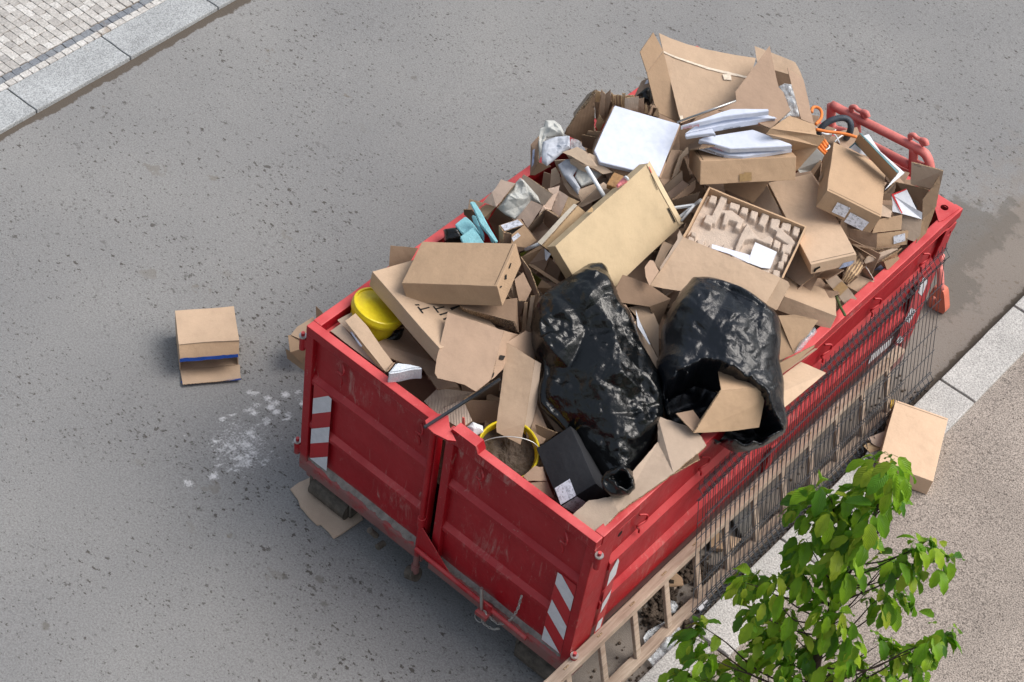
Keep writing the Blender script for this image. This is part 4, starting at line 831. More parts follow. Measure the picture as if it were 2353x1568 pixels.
def blob(part, parent):
    P = [Vector(p) for p in part['p']]; n = Vector(part['nn']); c = sum(P, Vector()) / len(P); u = (P[0] - c); u = (u - n * u.dot(n)).normalized(); v = n.cross(u)
    pl = [((p - c).dot(u), (p - c).dot(v)) for p in P]; H = part['H']; seed = part.get('seed', 0); cr = part['cr']; fine = part['fine']; flat = part.get('flat', 0); drop = part.get('drop', .5)
    # resample the outline smoothly
    Q = pl if flat else None
    if not flat:
        W_ = [Vector((x, y, 0)) for x, y in pl]; W_ = W_ + [W_[0]]; S_ = smooth_path(W_, 6)[:-1]; Q = [(s.x, s.y) for s in S_]
    ext = max(max(abs(x), abs(y)) for x, y in pl); step = max(.0045, ext / (34 if flat else 85)); mouth = None
    if 'mouth' in part: mouth = [((Vector(p) - c).dot(u), (Vector(p) - c).dot(v)) for p in part['mouth']]
    # visibility centre: radial ray casting needs a star-shaped outline; use an inner grid plus the outline instead
    xs = [q[0] for q in Q]; ys = [q[1] for q in Q]
    from mathutils.geometry import delaunay_2d_cdt
    pts = [Vector(q) for q in Q]; nb = len(pts); edges = [(i, (i + 1) % nb) for i in range(nb)]; r = random.Random(seed)
    x = min(xs)
    while x < max(xs):
        y = min(ys)
        while y < max(ys):
            jx, jy = x + r.uniform(-.3, .3) * step, y + r.uniform(-.3, .3) * step
            if inside((jx, jy), Q) and min(dseg((jx, jy), Q[i], Q[(i + 1) % nb]) for i in range(0, nb)) > step * .55: pts.append(Vector((jx, jy)))
            y += step
        x += step
    vco, _, tris, ov, _, _ = delaunay_2d_cdt(pts, edges, [], 1, 1e-6)
    top = []; bot = []; bnd = []
    md = part.get('md', .26); k0 = .62 if flat else 1.0
    lev = [(facets(seed * 5 + 1, ext, .150 * k0, .5, 1.7), .150 * k0, 0), (facets(seed * 5 + 2, ext, .075 * k0, 1.4, 1.9), .075 * k0, 3.5), (facets(seed * 5 + 3, ext, .036 * k0, .9, 2.0), .036 * k0, 5.0)] + ([] if flat else [(facets(seed * 5 + 4, ext, .018, 2.2, 2.2), .018, 6.5)])
    for k, q in enumerate(vco):
        d = min(dseg((q.x, q.y), Q[i], Q[(i + 1) % nb]) for i in range(nb)); isb = d < 1e-4
        k1 = ext * .42; h = H * math.sqrt(max(0, 1 - (1 - min(1, d / k1)) ** 2))
        sd = Vector((q.x, q.y, seed * 3.1)); dist = sd + Vector((noise.noise(sd * 5), noise.noise(sd * 5 + Vector((9, 2, 4))), 0)) * .05
        amp = min(1, d / (.03 if flat else .045)); tot = 0
        wx = q.x + noise.noise(sd * 4) * .02; wy = q.y + noise.noise(sd * 4 + Vector((40, 3, 1))) * .02
        for fn, lam, mk in lev:
            gain = 1.35 if not mk else (1.45 if mk < 4 else (1.35 if mk < 6 else 1.5))
            msk = 1 if not mk else max(0, min(1, .70 + 2.0 * noise.noise(Vector((q.x * mk, q.y * mk, mk + seed)))))
            if msk > 0: tot += fn(wx, wy) * lam * msk * gain
        hh = h * (.6 if flat else 1) + amp * cr * (7.5 if flat else 5.6) * tot
        if mouth:
            m = sdist((q.x, q.y), mouth) + .022 * noise.noise(sd * 16) + .010 * noise.noise(sd * 40); hh = hh * (1 - smoothstep(-.005, .05, m)) + (-md + .03 * noise.noise(sd * 12)) * smoothstep(-.005, .05, m) + .02 * math.exp(-(m / .02) ** 2)
        base = c + u * q.x + v * q.y
        if isb: hh = 0; base = base + (u * noise.noise(sd * 30) + v * noise.noise(sd * 30 + Vector((3, 3, 3)))) * (.011 if not flat else .004)
        top.append(base + n * hh); bnd.append(isb); bot.append(base - n * ((H * drop + ((md + .04) if mouth else 0)) * math.sqrt(max(0, 1 - (1 - min(1, d / k1)) ** 2))) if not isb else None)
    vs = list(top); bi = {}
    for k, b in enumerate(bot):
        if b is None: bi[k] = k
        else: bi[k] = len(vs); vs.append(b)
    fs = []
    for t in tris:
        a, b, cc = t; nn = (top[b] - top[a]).cross(top[cc] - top[a]); tt = (a, b, cc) if nn.dot(n) > 0 or True else (a, cc, b)
        fs.append(tt); fs.append((bi[tt[0]], bi[tt[2]], bi[tt[1]]))
    return pyd(part['n'], vs, fs, part['m'], parent, smooth=not flat)
def bucket(dt, parent):
    c, n, r, h = Vector(dt['c']), Vector(dt['n']), dt['r'], dt['h']; q = n.to_track_quat('Z', 'Y'); ns = 48
    def lathe(name, prof, m, cap0=False, cap1=False, smooth=True, wob=0):
        vs = []; fs = []
        for rr, zz in prof:
            for k in range(ns):
                a = 2 * math.pi * k / ns; p = c + q @ Vector((rr * math.cos(a), rr * math.sin(a), zz)); vs.append(p + nv(p, 30) * wob)
        for i in range(len(prof) - 1):
            for k in range(ns): fs.append((i * ns + k, i * ns + (k + 1) % ns, (i + 1) * ns + (k + 1) % ns, (i + 1) * ns + k))
        if cap1: fs.append(tuple((len(prof) - 1) * ns + k for k in range(ns)))
        if cap0: fs.append(tuple(range(ns))[::-1])
        return pyd(name, vs, fs, m, parent, smooth=False)
    if dt['lid'] == 2:
        lathe('flange', [(r * .25, 0), (r, 0), (r, -.006), (r * .5, -.008), (r * .5, -h)], 'blackplastic'); lathe('hub', [(.001, -.01), (r * .25, -.01), (r * .25, 0)], 'dark'); return
    if dt['lid']:
        lathe('body', [(r * .80, -h), (r * .955, -.062), (r * .99, -.060), (r * .99, -.048), (r * .965, -.045), (r * .97, -.02)], 'yellow', cap0=True)
        lathe('lid', [(r * 1.0, -.048), (r * 1.035, -.046), (r * 1.04, -.03), (r * 1.02, -.012), (r * 1.01, 0), (r * .97, .004), (r * .93, .003), (r * .92, -.010), (r * .80, -.013), (r * .5, -.008), (.002, -.006)], 'yellow', wob=.001)
        # printed label wrapped round the front and white plaster smears
        vs = []; fs = []
        for i in range(13):
            a = math.radians(-155 + i * 9)
            for zz in (-.085, -.19): rr = r * (.955 - .155 * (-zz - .062) / (h - .062)) + .0015; vs.append(c + q @ Vector((rr * math.cos(a), rr * math.sin(a), zz)))
        for i in range(12): fs.append((2 * i, 2 * i + 1, 2 * i + 3, 2 * i + 2))
        # several angular windows so that the label is seen from the gate side
        pyd('label', vs, fs, 'tapebrown', parent)
    else:
        lathe('body', [(r * .84, -h), (r * .97, -.03), (r * 1.0, -.028), (r * 1.03, -.018), (r * 1.03, 0), (r * 1.0, .004), (r * .965, .0), (r * .95, -.02), (r * .90, -.12), (r * .86, -h + .01)], 'yellow', cap0=True, wob=.002)
        vs = [c + q @ Vector((0, 0, -.09))]; fs = []; R_ = 14
        for i in range(1, R_ + 1):
            for k in range(ns):
                a = 2 * math.pi * k / ns; rr = r * .92 * i / R_; p = Vector((rr * math.cos(a), rr * math.sin(a), -.085)); p.z += .018 * noise.noise(p * 16) + .010 * noise.noise(p * 50) + .006 * noise.noise(p * 120); vs.append(c + q @ p)
        for k in range(ns): fs.append((0, 1 + k, 1 + (k + 1) % ns))
        for i in range(R_ - 1):
            for k in range(ns): fs.append((1 + i * ns + k, 1 + (i + 1) * ns + k, 1 + (i + 1) * ns + (k + 1) % ns, 1 + i * ns + (k + 1) % ns))
        pyd('dirt_fill', vs, fs, 'soil', parent)
        tube('handle', [c + q @ Vector((r * .98 * math.cos(a), r * .98 * math.sin(a) * .35, .01 + .05 * math.sin(a))) for a in [i * math.pi / 12 for i in range(13)]], .0035, 'steel', parent)
def foot(dt, parent):
    o = holed('foot', [tuple(p) for p in dt['p']], tuple(dt['hole']), .03, (0, -1, 0), .07); o.parent = parent; o.matrix_parent_inverse = Matrix.Translation(parent.location).inverted(); o.data.materials.clear(); o.data.materials.append(M['orangeplastic'])
    P = [Vector(p) for p in dt['leg']]; tube('leg', [P[0] + Vector((-.03, 0, .1)), P[0] - Vector((.02, 0, 0)), P[1] - Vector((.02, 0, 0)), P[2] - Vector((.02, 0, .02))], .028, 'redplastic', parent)
# shapes of the loose things, in world metres
DATA = {"items":[{"name":"cardboard_box","label":"closed flat brown shipping box lying level across the heap above the yellow lidded bucket","cat":"box","group":"closed cardboard boxes lying on the heap","parts":[{"k":"box","n":"carton","m":"card_w","o":[0.3961,0.4051,1.821],"x":[0.8568,0.393,0.3337],"y":[-0.4049,0.9136,-0.0363],"d":[0.6167,0.3999,0.1558],"seam":"bc"},{"k":"decal","n":"print","m":"ink","p":[0.8057,0.8189,2.1388,0.8037,0.8331,2.1273,0.7848,0.8688,2.1339,0.7866,0.856,2.1443],"nn":[0.8568,0.393,0.3337]},{"k":"decal","n":"print","m":"ink","p":[0.8449,0.7369,2.1349,0.8413,0.7621,2.1143,0.8271,0.775,2.1357,0.8295,0.7581,2.1494],"nn":[0.8568,0.393,0.3337]},{"k":"decal","n":"print","m":"ink","p":[0.8781,0.6558,2.1451,0.8737,0.6779,2.1303,0.869,0.6822,2.1374,0.873,0.6628,2.1499],"nn":[0.8568,0.393,0.3337]}]},
{"name":"cardboard_box","label":"long flat brown box printed with big black letters, half under the level brown box","cat":"box","group":"closed cardboard boxes lying on the heap","parts":[{"k":"box","n":"carton","m":"card_p","o":[0.1004,0.3836,1.7603],"x":[0.9709,-0.2391,0.0105],"y":[0.2381,0.9607,-0.1427],"d":[0.7318,0.4362,0.1152]},{"k":"decal","n":"lettering","m":"ink","p":[0.5503,0.3761,1.8699,0.5443,0.368,1.8712,0.4887,0.3852,1.8701,0.493,0.3952,1.8685],"nn":[0.024,0.141,0.9897]},{"k":"decal","n":"lettering","m":"ink","p":[0.5224,0.3825,1.8696,0.5118,0.3867,1.8693,0.5318,0.4438,1.8607,0.5418,0.4411,1.8608],"nn":[0.024,0.141,0.9897]},{"k":"decal","n":"lettering","m":"ink","p":[0.6036,0.458,1.8569,0.5999,0.4473,1.8585,0.5416,0.4652,1.8574,0.5453,0.476,1.8557],"nn":[0.024,0.141,0.9897]},{"k":"decal","n":"lettering","m":"ink","p":[0.5753,0.4624,1.857,0.5641,0.4675,1.8565,0.5829,0.5239,1.848,0.5935,0.522,1.848],"nn":[0.024,0.141,0.9897]},{"k":"decal","n":"lettering","m":"ink","p":[0.6252,0.4437,1.8584,0.612,0.4436,1.8587,0.629,0.507,1.8493,0.6384,0.4914,1.8513],"nn":[0.024,0.141,0.9897]},{"k":"decal","n":"lettering","m":"ink","p":[0.4745,0.3861,1.8703,0.4649,0.3893,1.8701,0.4782,0.4116,1.8666,0.4894,0.4081,1.8668],"nn":[0.024,0.141,0.9897]},{"k":"decal","n":"lettering","m":"ink","p":[0.6366,0.5336,1.8453,0.6149,0.5406,1.8449,0.6304,0.6065,1.8351,0.6424,0.6106,1.8342],"nn":[0.024,0.141,0.9897]},{"k":"decal","n":"lettering","m":"ink","p":[0.6667,0.4294,1.8594,0.653,0.4348,1.859,0.6594,0.4676,1.8542,0.6703,0.4502,1.8564],"nn":[0.024,0.141,0.9897]}]},
{"name":"cardboard_box","label":"big cream corrugated carton tilted up between the white pipe and the left black bag","cat":"box","group":"closed cardboard boxes lying on the heap","parts":[{"k":"box","n":"carton","m":"cream","o":[1.1273,1.2389,1.724],"x":[-0.0113,0.9924,0.1221],"y":[-0.6857,-0.0966,0.7214],"d":[0.9228,0.4688,0.0894]},{"k":"decal","n":"flap","m":"cream2","p":[0.8571,2.1147,2.2453,1.1835,2.1496,1.9007,1.1726,2.1106,1.908,0.8658,2.0822,2.2324],"nn":[0.7278,-0.0756,0.6816]},{"k":"decal","n":"slot","m":"dark","p":[0.9101,2.0749,2.1873,0.9118,2.0806,2.1861,0.9853,2.0775,2.1072,0.9831,2.0723,2.109],"nn":[0.7278,-0.0756,0.6816]},{"k":"decal","n":"slot","m":"dark","p":[1.0774,2.0797,2.0091,1.0839,2.0921,2.0035,1.1516,2.0945,1.9315,1.154,2.0834,1.9278],"nn":[0.7278,-0.0756,0.6816]},{"k":"decal","n":"sticker","m":"redp","p":[0.8765,2.087,2.2245,0.8778,2.093,2.2237,0.9065,2.0914,2.1929,0.9068,2.0839,2.1917],"nn":[0.7278,-0.0756,0.6816]},{"k":"decal","n":"tape","m":"tapec","p":[0.8512,1.5056,2.187,0.8669,1.5421,2.1742,0.8607,1.5578,2.1826,0.8467,1.5551,2.1973],"nn":[0.7278,-0.0756,0.6816]}]},
{"name":"cardboard_box","label":"brown carton directly under the opened pizza box on top of the heap","cat":"box","group":"closed cardboard boxes lying on the heap","parts":[{"k":"box","n":"carton","m":"card_w","o":[1.1398,2.3232,2.1003],"x":[0.6783,0.7313,0.0712],"y":[-0.6467,0.6402,-0.4147],"d":[0.6241,0.356,0.1573],"seam":"da"},{"k":"decal","n":"tape","m":"tapec","p":[1.2931,2.5224,2.1759,1.3138,2.5438,2.1767,1.3099,2.546,2.1861,1.3443,2.5816,2.1874,1.3652,2.5703,2.1373,1.3127,2.5116,2.1288],"nn":[0.6467,-0.6402,0.4147]}]},
{"name":"cardboard_box","label":"large plain brown carton with rounded side flap lying below the pizza boxes","cat":"box","group":"closed cardboard boxes lying on the heap","parts":[{"k":"box","n":"carton","m":"card_p","o":[2.0209,2.3894,1.8986],"x":[0.5771,0.7949,0.1871],"y":[-0.7919,0.6007,-0.1096],"d":[0.3032,0.8514,0.0814],"seam":"ab"},{"k":"sheet","n":"flap","m":"card_g","p":[[[1.341,2.8409,1.92],[1.9344,2.5135,1.84],[1.9985,2.487,1.8408],[2.0141,2.465,1.8244],[1.9733,2.4074,1.7442],[1.8552,2.435,1.72],[1.2059,2.7916,1.8058]]],"th":0.006,"w":0.004,"torn":0},{"k":"decal","n":"hole","m":"dark","p":[2.0273,2.3977,1.9256,2.0262,2.4002,1.9471,2.0461,2.4297,1.9653,2.0511,2.4339,1.9517,2.0392,2.4155,1.9365,2.035,2.4061,1.9158],"nn":[0.7919,-0.6007,0.1096]},{"k":"decal","n":"label","m":"label_b","p":[2.1315,2.5361,1.9309,2.1412,2.5571,1.9764,2.1835,2.6157,1.9912,2.1804,2.607,1.9661,2.173,2.5944,1.9502],"nn":[0.7919,-0.6007,0.1096]}]},
{"name":"cardboard_box","label":"plain brown carton wedged beside the right rail above the green stick","cat":"box","group":"closed cardboard boxes lying on the heap","parts":[{"k":"box","n":"carton","m":"card_p","o":[1.9817,2.1546,1.7062],"x":[0.8723,0.4573,-0.1731],"y":[-0.4886,0.8005,-0.3472],"d":[0.3568,0.3716,0.1067]}]},
{"name":"cardboard_box","label":"tilted brown carton with two white address labels near the rear right corner","cat":"box","group":"closed cardboard boxes lying on the heap","parts":[{"k":"box","n":"carton","m":"card_w","o":[1.7798,2.7199,2.0994],"x":[0.8661,0.4264,-0.261],"y":[-0.4691,0.8735,-0.1298],"d":[0.3915,0.5788,0.1449],"seam":"ab"},{"k":"decal","n":"label","m":"label","p":[1.8852,2.7842,2.1736,1.9639,2.8234,2.1533,1.9537,2.8059,2.0726,1.8747,2.7666,2.093],"nn":[0.4691,-0.8735,0.1298]},{"k":"decal","n":"label","m":"label","p":[1.9729,2.8236,2.122,2.0912,2.8811,2.081,2.0737,2.8605,2.0059,1.9595,2.8045,2.0416],"nn":[0.4691,-0.8735,0.1298]},{"k":"decal","n":"label","m":"card_g","p":[1.647,2.9613,2.0645,1.6184,3.0132,2.0545,1.6267,3.0273,2.1049,1.6573,2.9709,2.1144],"nn":[-0.8661,-0.4264,0.261]}]},
{"name":"cardboard_box","label":"small matt black carton with a folded white label at the front corner","cat":"box","parts":[{"k":"box","n":"carton","m":"blackcard","o":[1.9686,0.2307,1.3239],"x":[0.4212,0.6663,0.6154],"y":[-0.871,0.4862,0.0697],"d":[0.2506,0.4182,0.2151]},{"k":"decal","n":"label","m":"label","p":[1.917,0.1101,1.4982,1.9645,0.1815,1.5649,1.8638,0.2427,1.5766,1.8171,0.1714,1.5102],"nn":[-0.2527,-0.5654,0.7852]},{"k":"decal","n":"label","m":"label","p":[1.9205,0.1141,1.4927,1.9648,0.1838,1.5595,2.0083,0.2795,1.4357,1.9636,0.2092,1.3678],"nn":[0.871,-0.4862,-0.0697]}]},
{"name":"paint_bucket","label":"yellow plastic bucket with its lid on, standing by the left rail","cat":"bucket","group":"yellow buckets in the container","parts":[],"bucket":{"c":[0.2237,0.3514,1.7],"n":[0.1145,0.2599,0.9588],"r":0.165,"h":0.26,"lid":1}},
{"name":"paint_bucket","label":"open yellow bucket half full of dark dirt with a wire handle","cat":"bucket","group":"yellow buckets in the container","parts":[],"bucket":{"c":[1.433,0.1981,1.5],"n":[0.2574,-0.2682,0.9283],"r":0.185,"h":0.24,"lid":0}},
{"name":"cardboard_piece","label":"opened carton panel standing up over the lettered box, front left","cat":"cardboard","group":"loose cardboard thrown into the red container","parts":[{"k":"sheet","n":"panel","m":"card_r","p":[[[0.6826,0.436,1.94],[1.0087,0.5748,1.93],[1.163,0.2968,1.8327],[1.1493,0.1831,1.8041],[1.0696,0.1679,1.8115],[0.9252,0.0935,1.8125],[0.8923,0.1037,1.82],[0.8405,0.1734,1.8463]],[[1.0087,0.5748,1.93],[1.0213,0.7161,1.8],[1.0639,0.6244,1.7843],[1.1324,0.447,1.7813],[1.163,0.2968,1.8327]]],"th":0.008,"w":0.008,"torn":0.002},{"k":"decal","n":"print","m":"ink","p":[1.0887,0.4535,1.8695,1.0927,0.5054,1.823,1.106,0.4705,1.8227,1.1021,0.4298,1.8608],"nn":[0.8452,0.319,0.4289]},{"k":"decal","n":"print","m":"ink","p":[1.1449,0.3289,1.8514,1.1418,0.3483,1.8431,1.1551,0.3248,1.8344,1.1598,0.3039,1.8406],"nn":[0.8452,0.319,0.4289]}]},
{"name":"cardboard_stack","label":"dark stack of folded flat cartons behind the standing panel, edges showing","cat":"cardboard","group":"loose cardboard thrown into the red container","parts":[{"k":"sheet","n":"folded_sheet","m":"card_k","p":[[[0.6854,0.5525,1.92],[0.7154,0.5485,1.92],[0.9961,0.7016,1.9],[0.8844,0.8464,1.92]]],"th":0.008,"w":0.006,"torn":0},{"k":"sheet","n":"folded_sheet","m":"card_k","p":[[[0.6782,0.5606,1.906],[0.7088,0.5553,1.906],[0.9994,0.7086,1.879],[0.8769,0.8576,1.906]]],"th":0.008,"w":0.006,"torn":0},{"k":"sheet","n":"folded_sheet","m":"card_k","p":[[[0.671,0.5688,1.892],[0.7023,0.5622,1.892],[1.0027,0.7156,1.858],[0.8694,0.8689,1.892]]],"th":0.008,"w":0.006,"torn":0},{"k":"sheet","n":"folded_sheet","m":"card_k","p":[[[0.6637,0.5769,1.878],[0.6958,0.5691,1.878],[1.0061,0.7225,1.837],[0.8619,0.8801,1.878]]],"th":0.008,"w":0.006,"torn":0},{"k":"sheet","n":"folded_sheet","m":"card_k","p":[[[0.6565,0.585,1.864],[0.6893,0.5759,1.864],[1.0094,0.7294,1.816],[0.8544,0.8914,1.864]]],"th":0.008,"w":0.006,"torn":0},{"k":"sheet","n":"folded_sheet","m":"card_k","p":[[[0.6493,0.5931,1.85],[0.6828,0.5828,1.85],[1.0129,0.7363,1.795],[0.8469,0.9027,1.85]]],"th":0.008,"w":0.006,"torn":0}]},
{"name":"cardboard_piece","label":"thin flat sheet sticking out over the left rail behind the level box","cat":"cardboard","group":"loose cardboard thrown into the red container","parts":[{"k":"sheet","n":"panel","m":"card_k","p":[[[0.0013,0.6716,1.84],[0.1348,0.7812,1.84],[0.1376,0.7087,1.76],[0.0562,0.6096,1.7255]]],"th":0.006,"w":0.006,"torn":0}]},
{"name":"cardboard_bundle","label":"bundle of folded cartons standing on edge beside the left black bag","cat":"cardboard","group":"loose cardboard thrown into the red container","parts":[{"k":"sheet","n":"folded_sheet","m":"card_p","p":[[[0.7516,0.9502,1.86],[0.7578,0.9834,1.86],[0.8135,0.9907,1.74],[0.8356,0.9557,1.6766],[0.8158,0.9463,1.7164]]],"th":0.006,"w":0.004,"torn":0},{"k":"sheet","n":"folded_sheet","m":"card_r","p":[[[0.761,0.9706,1.9],[0.7758,1.033,1.93],[0.8571,1.0313,1.84],[0.868,0.97,1.783],[0.8412,0.9392,1.7895]]],"th":0.006,"w":0.004,"torn":0},{"k":"sheet","n":"folded_sheet","m":"card_g","p":[[[0.84,0.9234,1.8],[0.8817,0.947,1.82],[0.8557,0.9357,1.6],[0.8393,0.9253,1.6631]]],"th":0.006,"w":0.004,"torn":0},{"k":"sheet","n":"folded_sheet","m":"card_r","p":[[[0.6672,1.1295,1.92],[0.775,1.0986,1.9],[0.9001,1.0598,1.8],[0.8598,1.0698,1.7664],[0.7286,1.1099,1.857]]],"th":0.006,"w":0.004,"torn":0},{"k":"sheet","n":"folded_sheet","m":"card_k","p":[[[0.6684,1.1477,1.88],[0.7334,1.1243,1.86],[0.8587,1.0774,1.76],[0.8154,1.0906,1.688],[0.6754,1.1427,1.7937]]],"th":0.006,"w":0.004,"torn":0},{"k":"sheet","n":"folded_sheet","m":"card_p","p":[[[0.8888,0.9285,1.82],[0.9004,0.9473,1.82],[0.9238,0.9365,1.58],[0.9114,0.9168,1.5821]]],"th":0.006,"w":0.004,"torn":0},{"k":"sheet","n":"folded_sheet","m":"card_g","p":[[[0.8675,1.0184,1.8],[0.8848,1.0369,1.8],[0.9361,0.9721,1.56],[0.9205,0.9547,1.5586]]],"th":0.006,"w":0.004,"torn":0},{"k":"sheet","n":"folded_sheet","m":"card_k","p":[[[0.8755,1.0539,1.79],[0.8978,1.0645,1.79],[0.9426,0.9922,1.55],[0.932,0.9857,1.5464]]],"th":0.006,"w":0.004,"torn":0},{"k":"sheet","n":"folded_sheet","m":"card_k","p":[[[0.7073,0.9989,1.7],[0.8094,0.9618,1.7],[0.8722,1.0103,1.48],[0.7332,1.125,1.2822]]],"th":0.006,"w":0.004,"torn":0}]},
{"name":"narrow_carton","label":"long narrow opened carton leaning in the front left corner of the container","cat":"box","group":"opened cardboard boxes in the heap","parts":[{"k":"sheet","n":"side_panel","m":"card_g","p":[[[0.1181,0.0304,1.63],[0.1391,0.0996,1.66],[0.4938,0.0502,1.6],[0.5684,0.0512,1.5927],[0.4209,0.0428,1.6042]]],"th":0.006,"w":0.004,"torn":0},{"k":"sheet","n":"bottom_panel","m":"card_k","p":[[[0.1024,0.1371,1.6],[0.1032,0.1832,1.6],[0.5284,0.1131,1.54],[0.5035,0.0827,1.5434]]],"th":0.006,"w":0.004,"torn":0},{"k":"sheet","n":"flap","m":"card_p","p":[[[0.1766,0.0936,1.72],[0.188,0.1686,1.74],[0.3025,0.1577,1.7194],[0.454,0.122,1.6859],[0.5761,0.0973,1.66],[0.5874,0.0265,1.6377]]],"th":0.006,"w":0.008,"torn":0},{"k":"sheet","n":"back_panel","m":"card_g","p":[[[0.0917,0.1173,1.64],[0.1398,0.2634,1.68],[0.293,0.2366,1.58],[0.4662,0.2242,1.4752],[0.4281,0.1697,1.4718]]],"th":0.006,"w":0.004,"torn":0},{"k":"sheet","n":"end_flap","m":"card_r","p":[[[0.6024,0.0078,1.665],[0.5789,0.0938,1.665],[0.5803,0.1144,1.65],[0.6013,0.0286,1.6554]]],"th":0.006,"w":0.004,"torn":0},{"k":"decal","n":"label","m":"label_b","p":[0.1865,0.1349,1.5912,0.1948,0.1451,1.5901,0.3104,0.1166,1.5737,0.3089,0.1022,1.5739],"nn":[0.1393,-0.0024,0.9902]}]},
{"name":"foam_block","label":"broken white polystyrene block resting on the front gate rail","cat":"foam","parts":[{"k":"slab","n":"block","m":"foam","p":[[0.6621,-0.0558,1.76],[0.7118,0.0058,1.7649],[0.7512,0.065,1.77],[0.7974,0.117,1.774],[0.7735,0.115,1.7749],[0.706,0.0763,1.7737],[0.6476,0.0325,1.7713]],"th":0.12,"nn":[0.0496,-0.119,0.9917],"w":0.01,"b":0.012}]},
{"name":"cardboard_piece","label":"creased brown sheet sagging beneath the lettered box, beside the polystyrene","cat":"cardboard","group":"loose cardboard thrown into the red container","parts":[{"k":"sheet","n":"panel","m":"card_r","p":[[[0.4968,0.1505,1.6],[0.5886,0.1845,1.6],[0.6874,0.2411,1.6],[0.713,0.3434,1.58],[0.3082,0.5095,1.44],[0.3632,0.1888,1.6]],[[0.6874,0.2411,1.6],[0.713,0.3434,1.58],[0.9128,0.3427,1.52],[0.8512,0.2083,1.5547]]],"th":0.006,"w":0.006,"torn":0.003}]},
{"name":"cardboard_piece","label":"greyish ribbed cardboard sheet deep in the front left of the container","cat":"cardboard","group":"loose cardboard thrown into the red container","parts":[{"k":"sheet","n":"panel","m":"ribbed","p":[[[0.8005,0.1523,1.45],[0.789,0.2905,1.45],[0.9557,0.4744,1.4],[0.9796,0.3057,1.4922],[1.1385,0.2067,1.5061],[1.1202,0.1182,1.4945],[0.9148,0.1208,1.464]]],"th":0.006,"w":0.004,"torn":0}]},
{"name":"opened_carton","label":"dark opened carton under the thin black bar at the container front","cat":"box","group":"opened cardboard boxes in the heap","parts":[{"k":"sheet","n":"flap","m":"card_r","p":[[[0.9984,0.279,1.53],[1.0246,0.3634,1.55],[1.0759,0.5183,1.6],[1.0159,0.6267,1.244],[1.0071,0.5063,1.3318]]],"th":0.006,"w":0.008,"torn":0},{"k":"sheet","n":"side_panel","m":"card_k","p":[[[0.9863,0.297,1.5],[1.1409,0.44,1.5],[1.1969,0.3937,1.36],[1.0818,0.2959,1.3723]]],"th":0.006,"w":0.004,"torn":0}]},
{"name":"black_bar","label":"thin straight black plastic bar lying over the gate rail","cat":"bar","parts":[{"k":"tube","n":"bar","m":"blackplastic","p":[[1.0791,-0.1805,1.72],[1.1621,0.3918,1.76]],"r":0.011,"sq":1}]},
{"name":"opened_carton","label":"tall upright opened carton panel between the bucket of dirt and the left black bag","cat":"box","group":"opened cardboard boxes in the heap","parts":[{"k":"sheet","n":"front_panel","m":"card_p","p":[[[1.048,0.5713,1.86],[1.2449,0.6005,1.84],[1.4169,0.3538,1.6],[1.4589,0.2833,1.5],[1.3081,0.2339,1.5263],[1.289,0.2483,1.5423]]],"th":0.008,"w":0.008,"torn":0},{"k":"sheet","n":"flap","m":"card_r","p":[[[1.0455,0.5752,1.855],[1.0536,0.7416,1.84],[1.0941,0.7867,1.8],[1.1854,0.6941,1.7182]]],"th":0.008,"w":0.004,"torn":0},{"k":"sheet","n":"side_panel","m":"card_g","p":[[[1.2409,0.6092,1.83],[1.2713,0.6365,1.8],[1.3763,0.5124,1.6166],[1.4341,0.4015,1.5],[1.453,0.357,1.4588],[1.393,0.3892,1.5495]]],"th":0.008,"w":0.004,"torn":0},{"k":"sheet","n":"flap","m":"card_r","p":[[[1.3686,0.5247,1.6],[1.4399,0.3958,1.52],[1.5153,0.346,1.47],[1.5367,0.4024,1.484],[1.5305,0.4644,1.5112]]],"th":0.008,"w":0.004,"torn":0.003}]},
{"name":"cardboard_piece","label":"crushed cardboard flap tucked under the lower left of the left black bag","cat":"cardboard","group":"loose cardboard thrown into the red container","parts":[{"k":"sheet","n":"panel","m":"card_k","p":[[[1.3424,0.5584,1.56],[1.2954,0.6429,1.62],[1.5855,0.523,1.54],[1.5614,0.4958,1.5198]],[[1.4483,0.4162,1.57],[1.5801,0.4701,1.56],[1.5289,0.4164,1.46],[1.496,0.4105,1.4864]]],"th":0.006,"w":0.004,"torn":0}]},
{"name":"cardboard_piece","label":"wide creased cardboard sheet spread under both black bags along the front right","cat":"cardboard","group":"loose cardboard thrown into the red container","parts":[{"k":"sheet","n":"panel","m":"card_g","p":[[[2.0458,-0.0492,1.6],[2.2499,-0.0273,1.63],[2.26,0.1761,1.695],[2.1599,0.226,1.6993],[2.0744,0.1394,1.6624]],[[2.26,0.1761,1.695],[2.3238,0.6024,1.73],[2.1023,0.7462,1.7],[2.1599,0.226,1.6993]],[[2.3238,0.6024,1.73],[2.3433,0.8954,1.75],[2.2866,0.9247,1.75],[2.2051,0.9447,1.7485],[1.9958,0.8736,1.7367],[2.1023,0.7462,1.7]]],"th":0.012,"w":0.006,"torn":0.003},{"k":"sheet","n":"flap","m":"card_k","p":[[[2.3094,0.6384,1.685],[2.3531,0.8335,1.685],[2.3144,0.8775,1.66],[2.2684,0.7218,1.6542]]],"th":0.006,"w":0.004,"torn":0}]},
{"name":"cardboard_piece","label":"torn brown flap poking out beside the rim of the bucket of dirt","cat":"cardboard","group":"loose cardboard thrown into the red container","parts":[{"k":"sheet","n":"panel","m":"card_r","p":[[[1.6094,0.1337,1.47],[1.6248,0.2226,1.5],[1.6641,0.2466,1.5],[1.7323,0.2101,1.4706],[1.65,0.13,1.4593]],[[1.6631,0.1375,1.45],[1.7333,0.2147,1.46],[1.8219,0.1845,1.4],[1.7548,0.1552,1.4158]]],"th":0.006,"w":0.004,"torn":0.003}]},
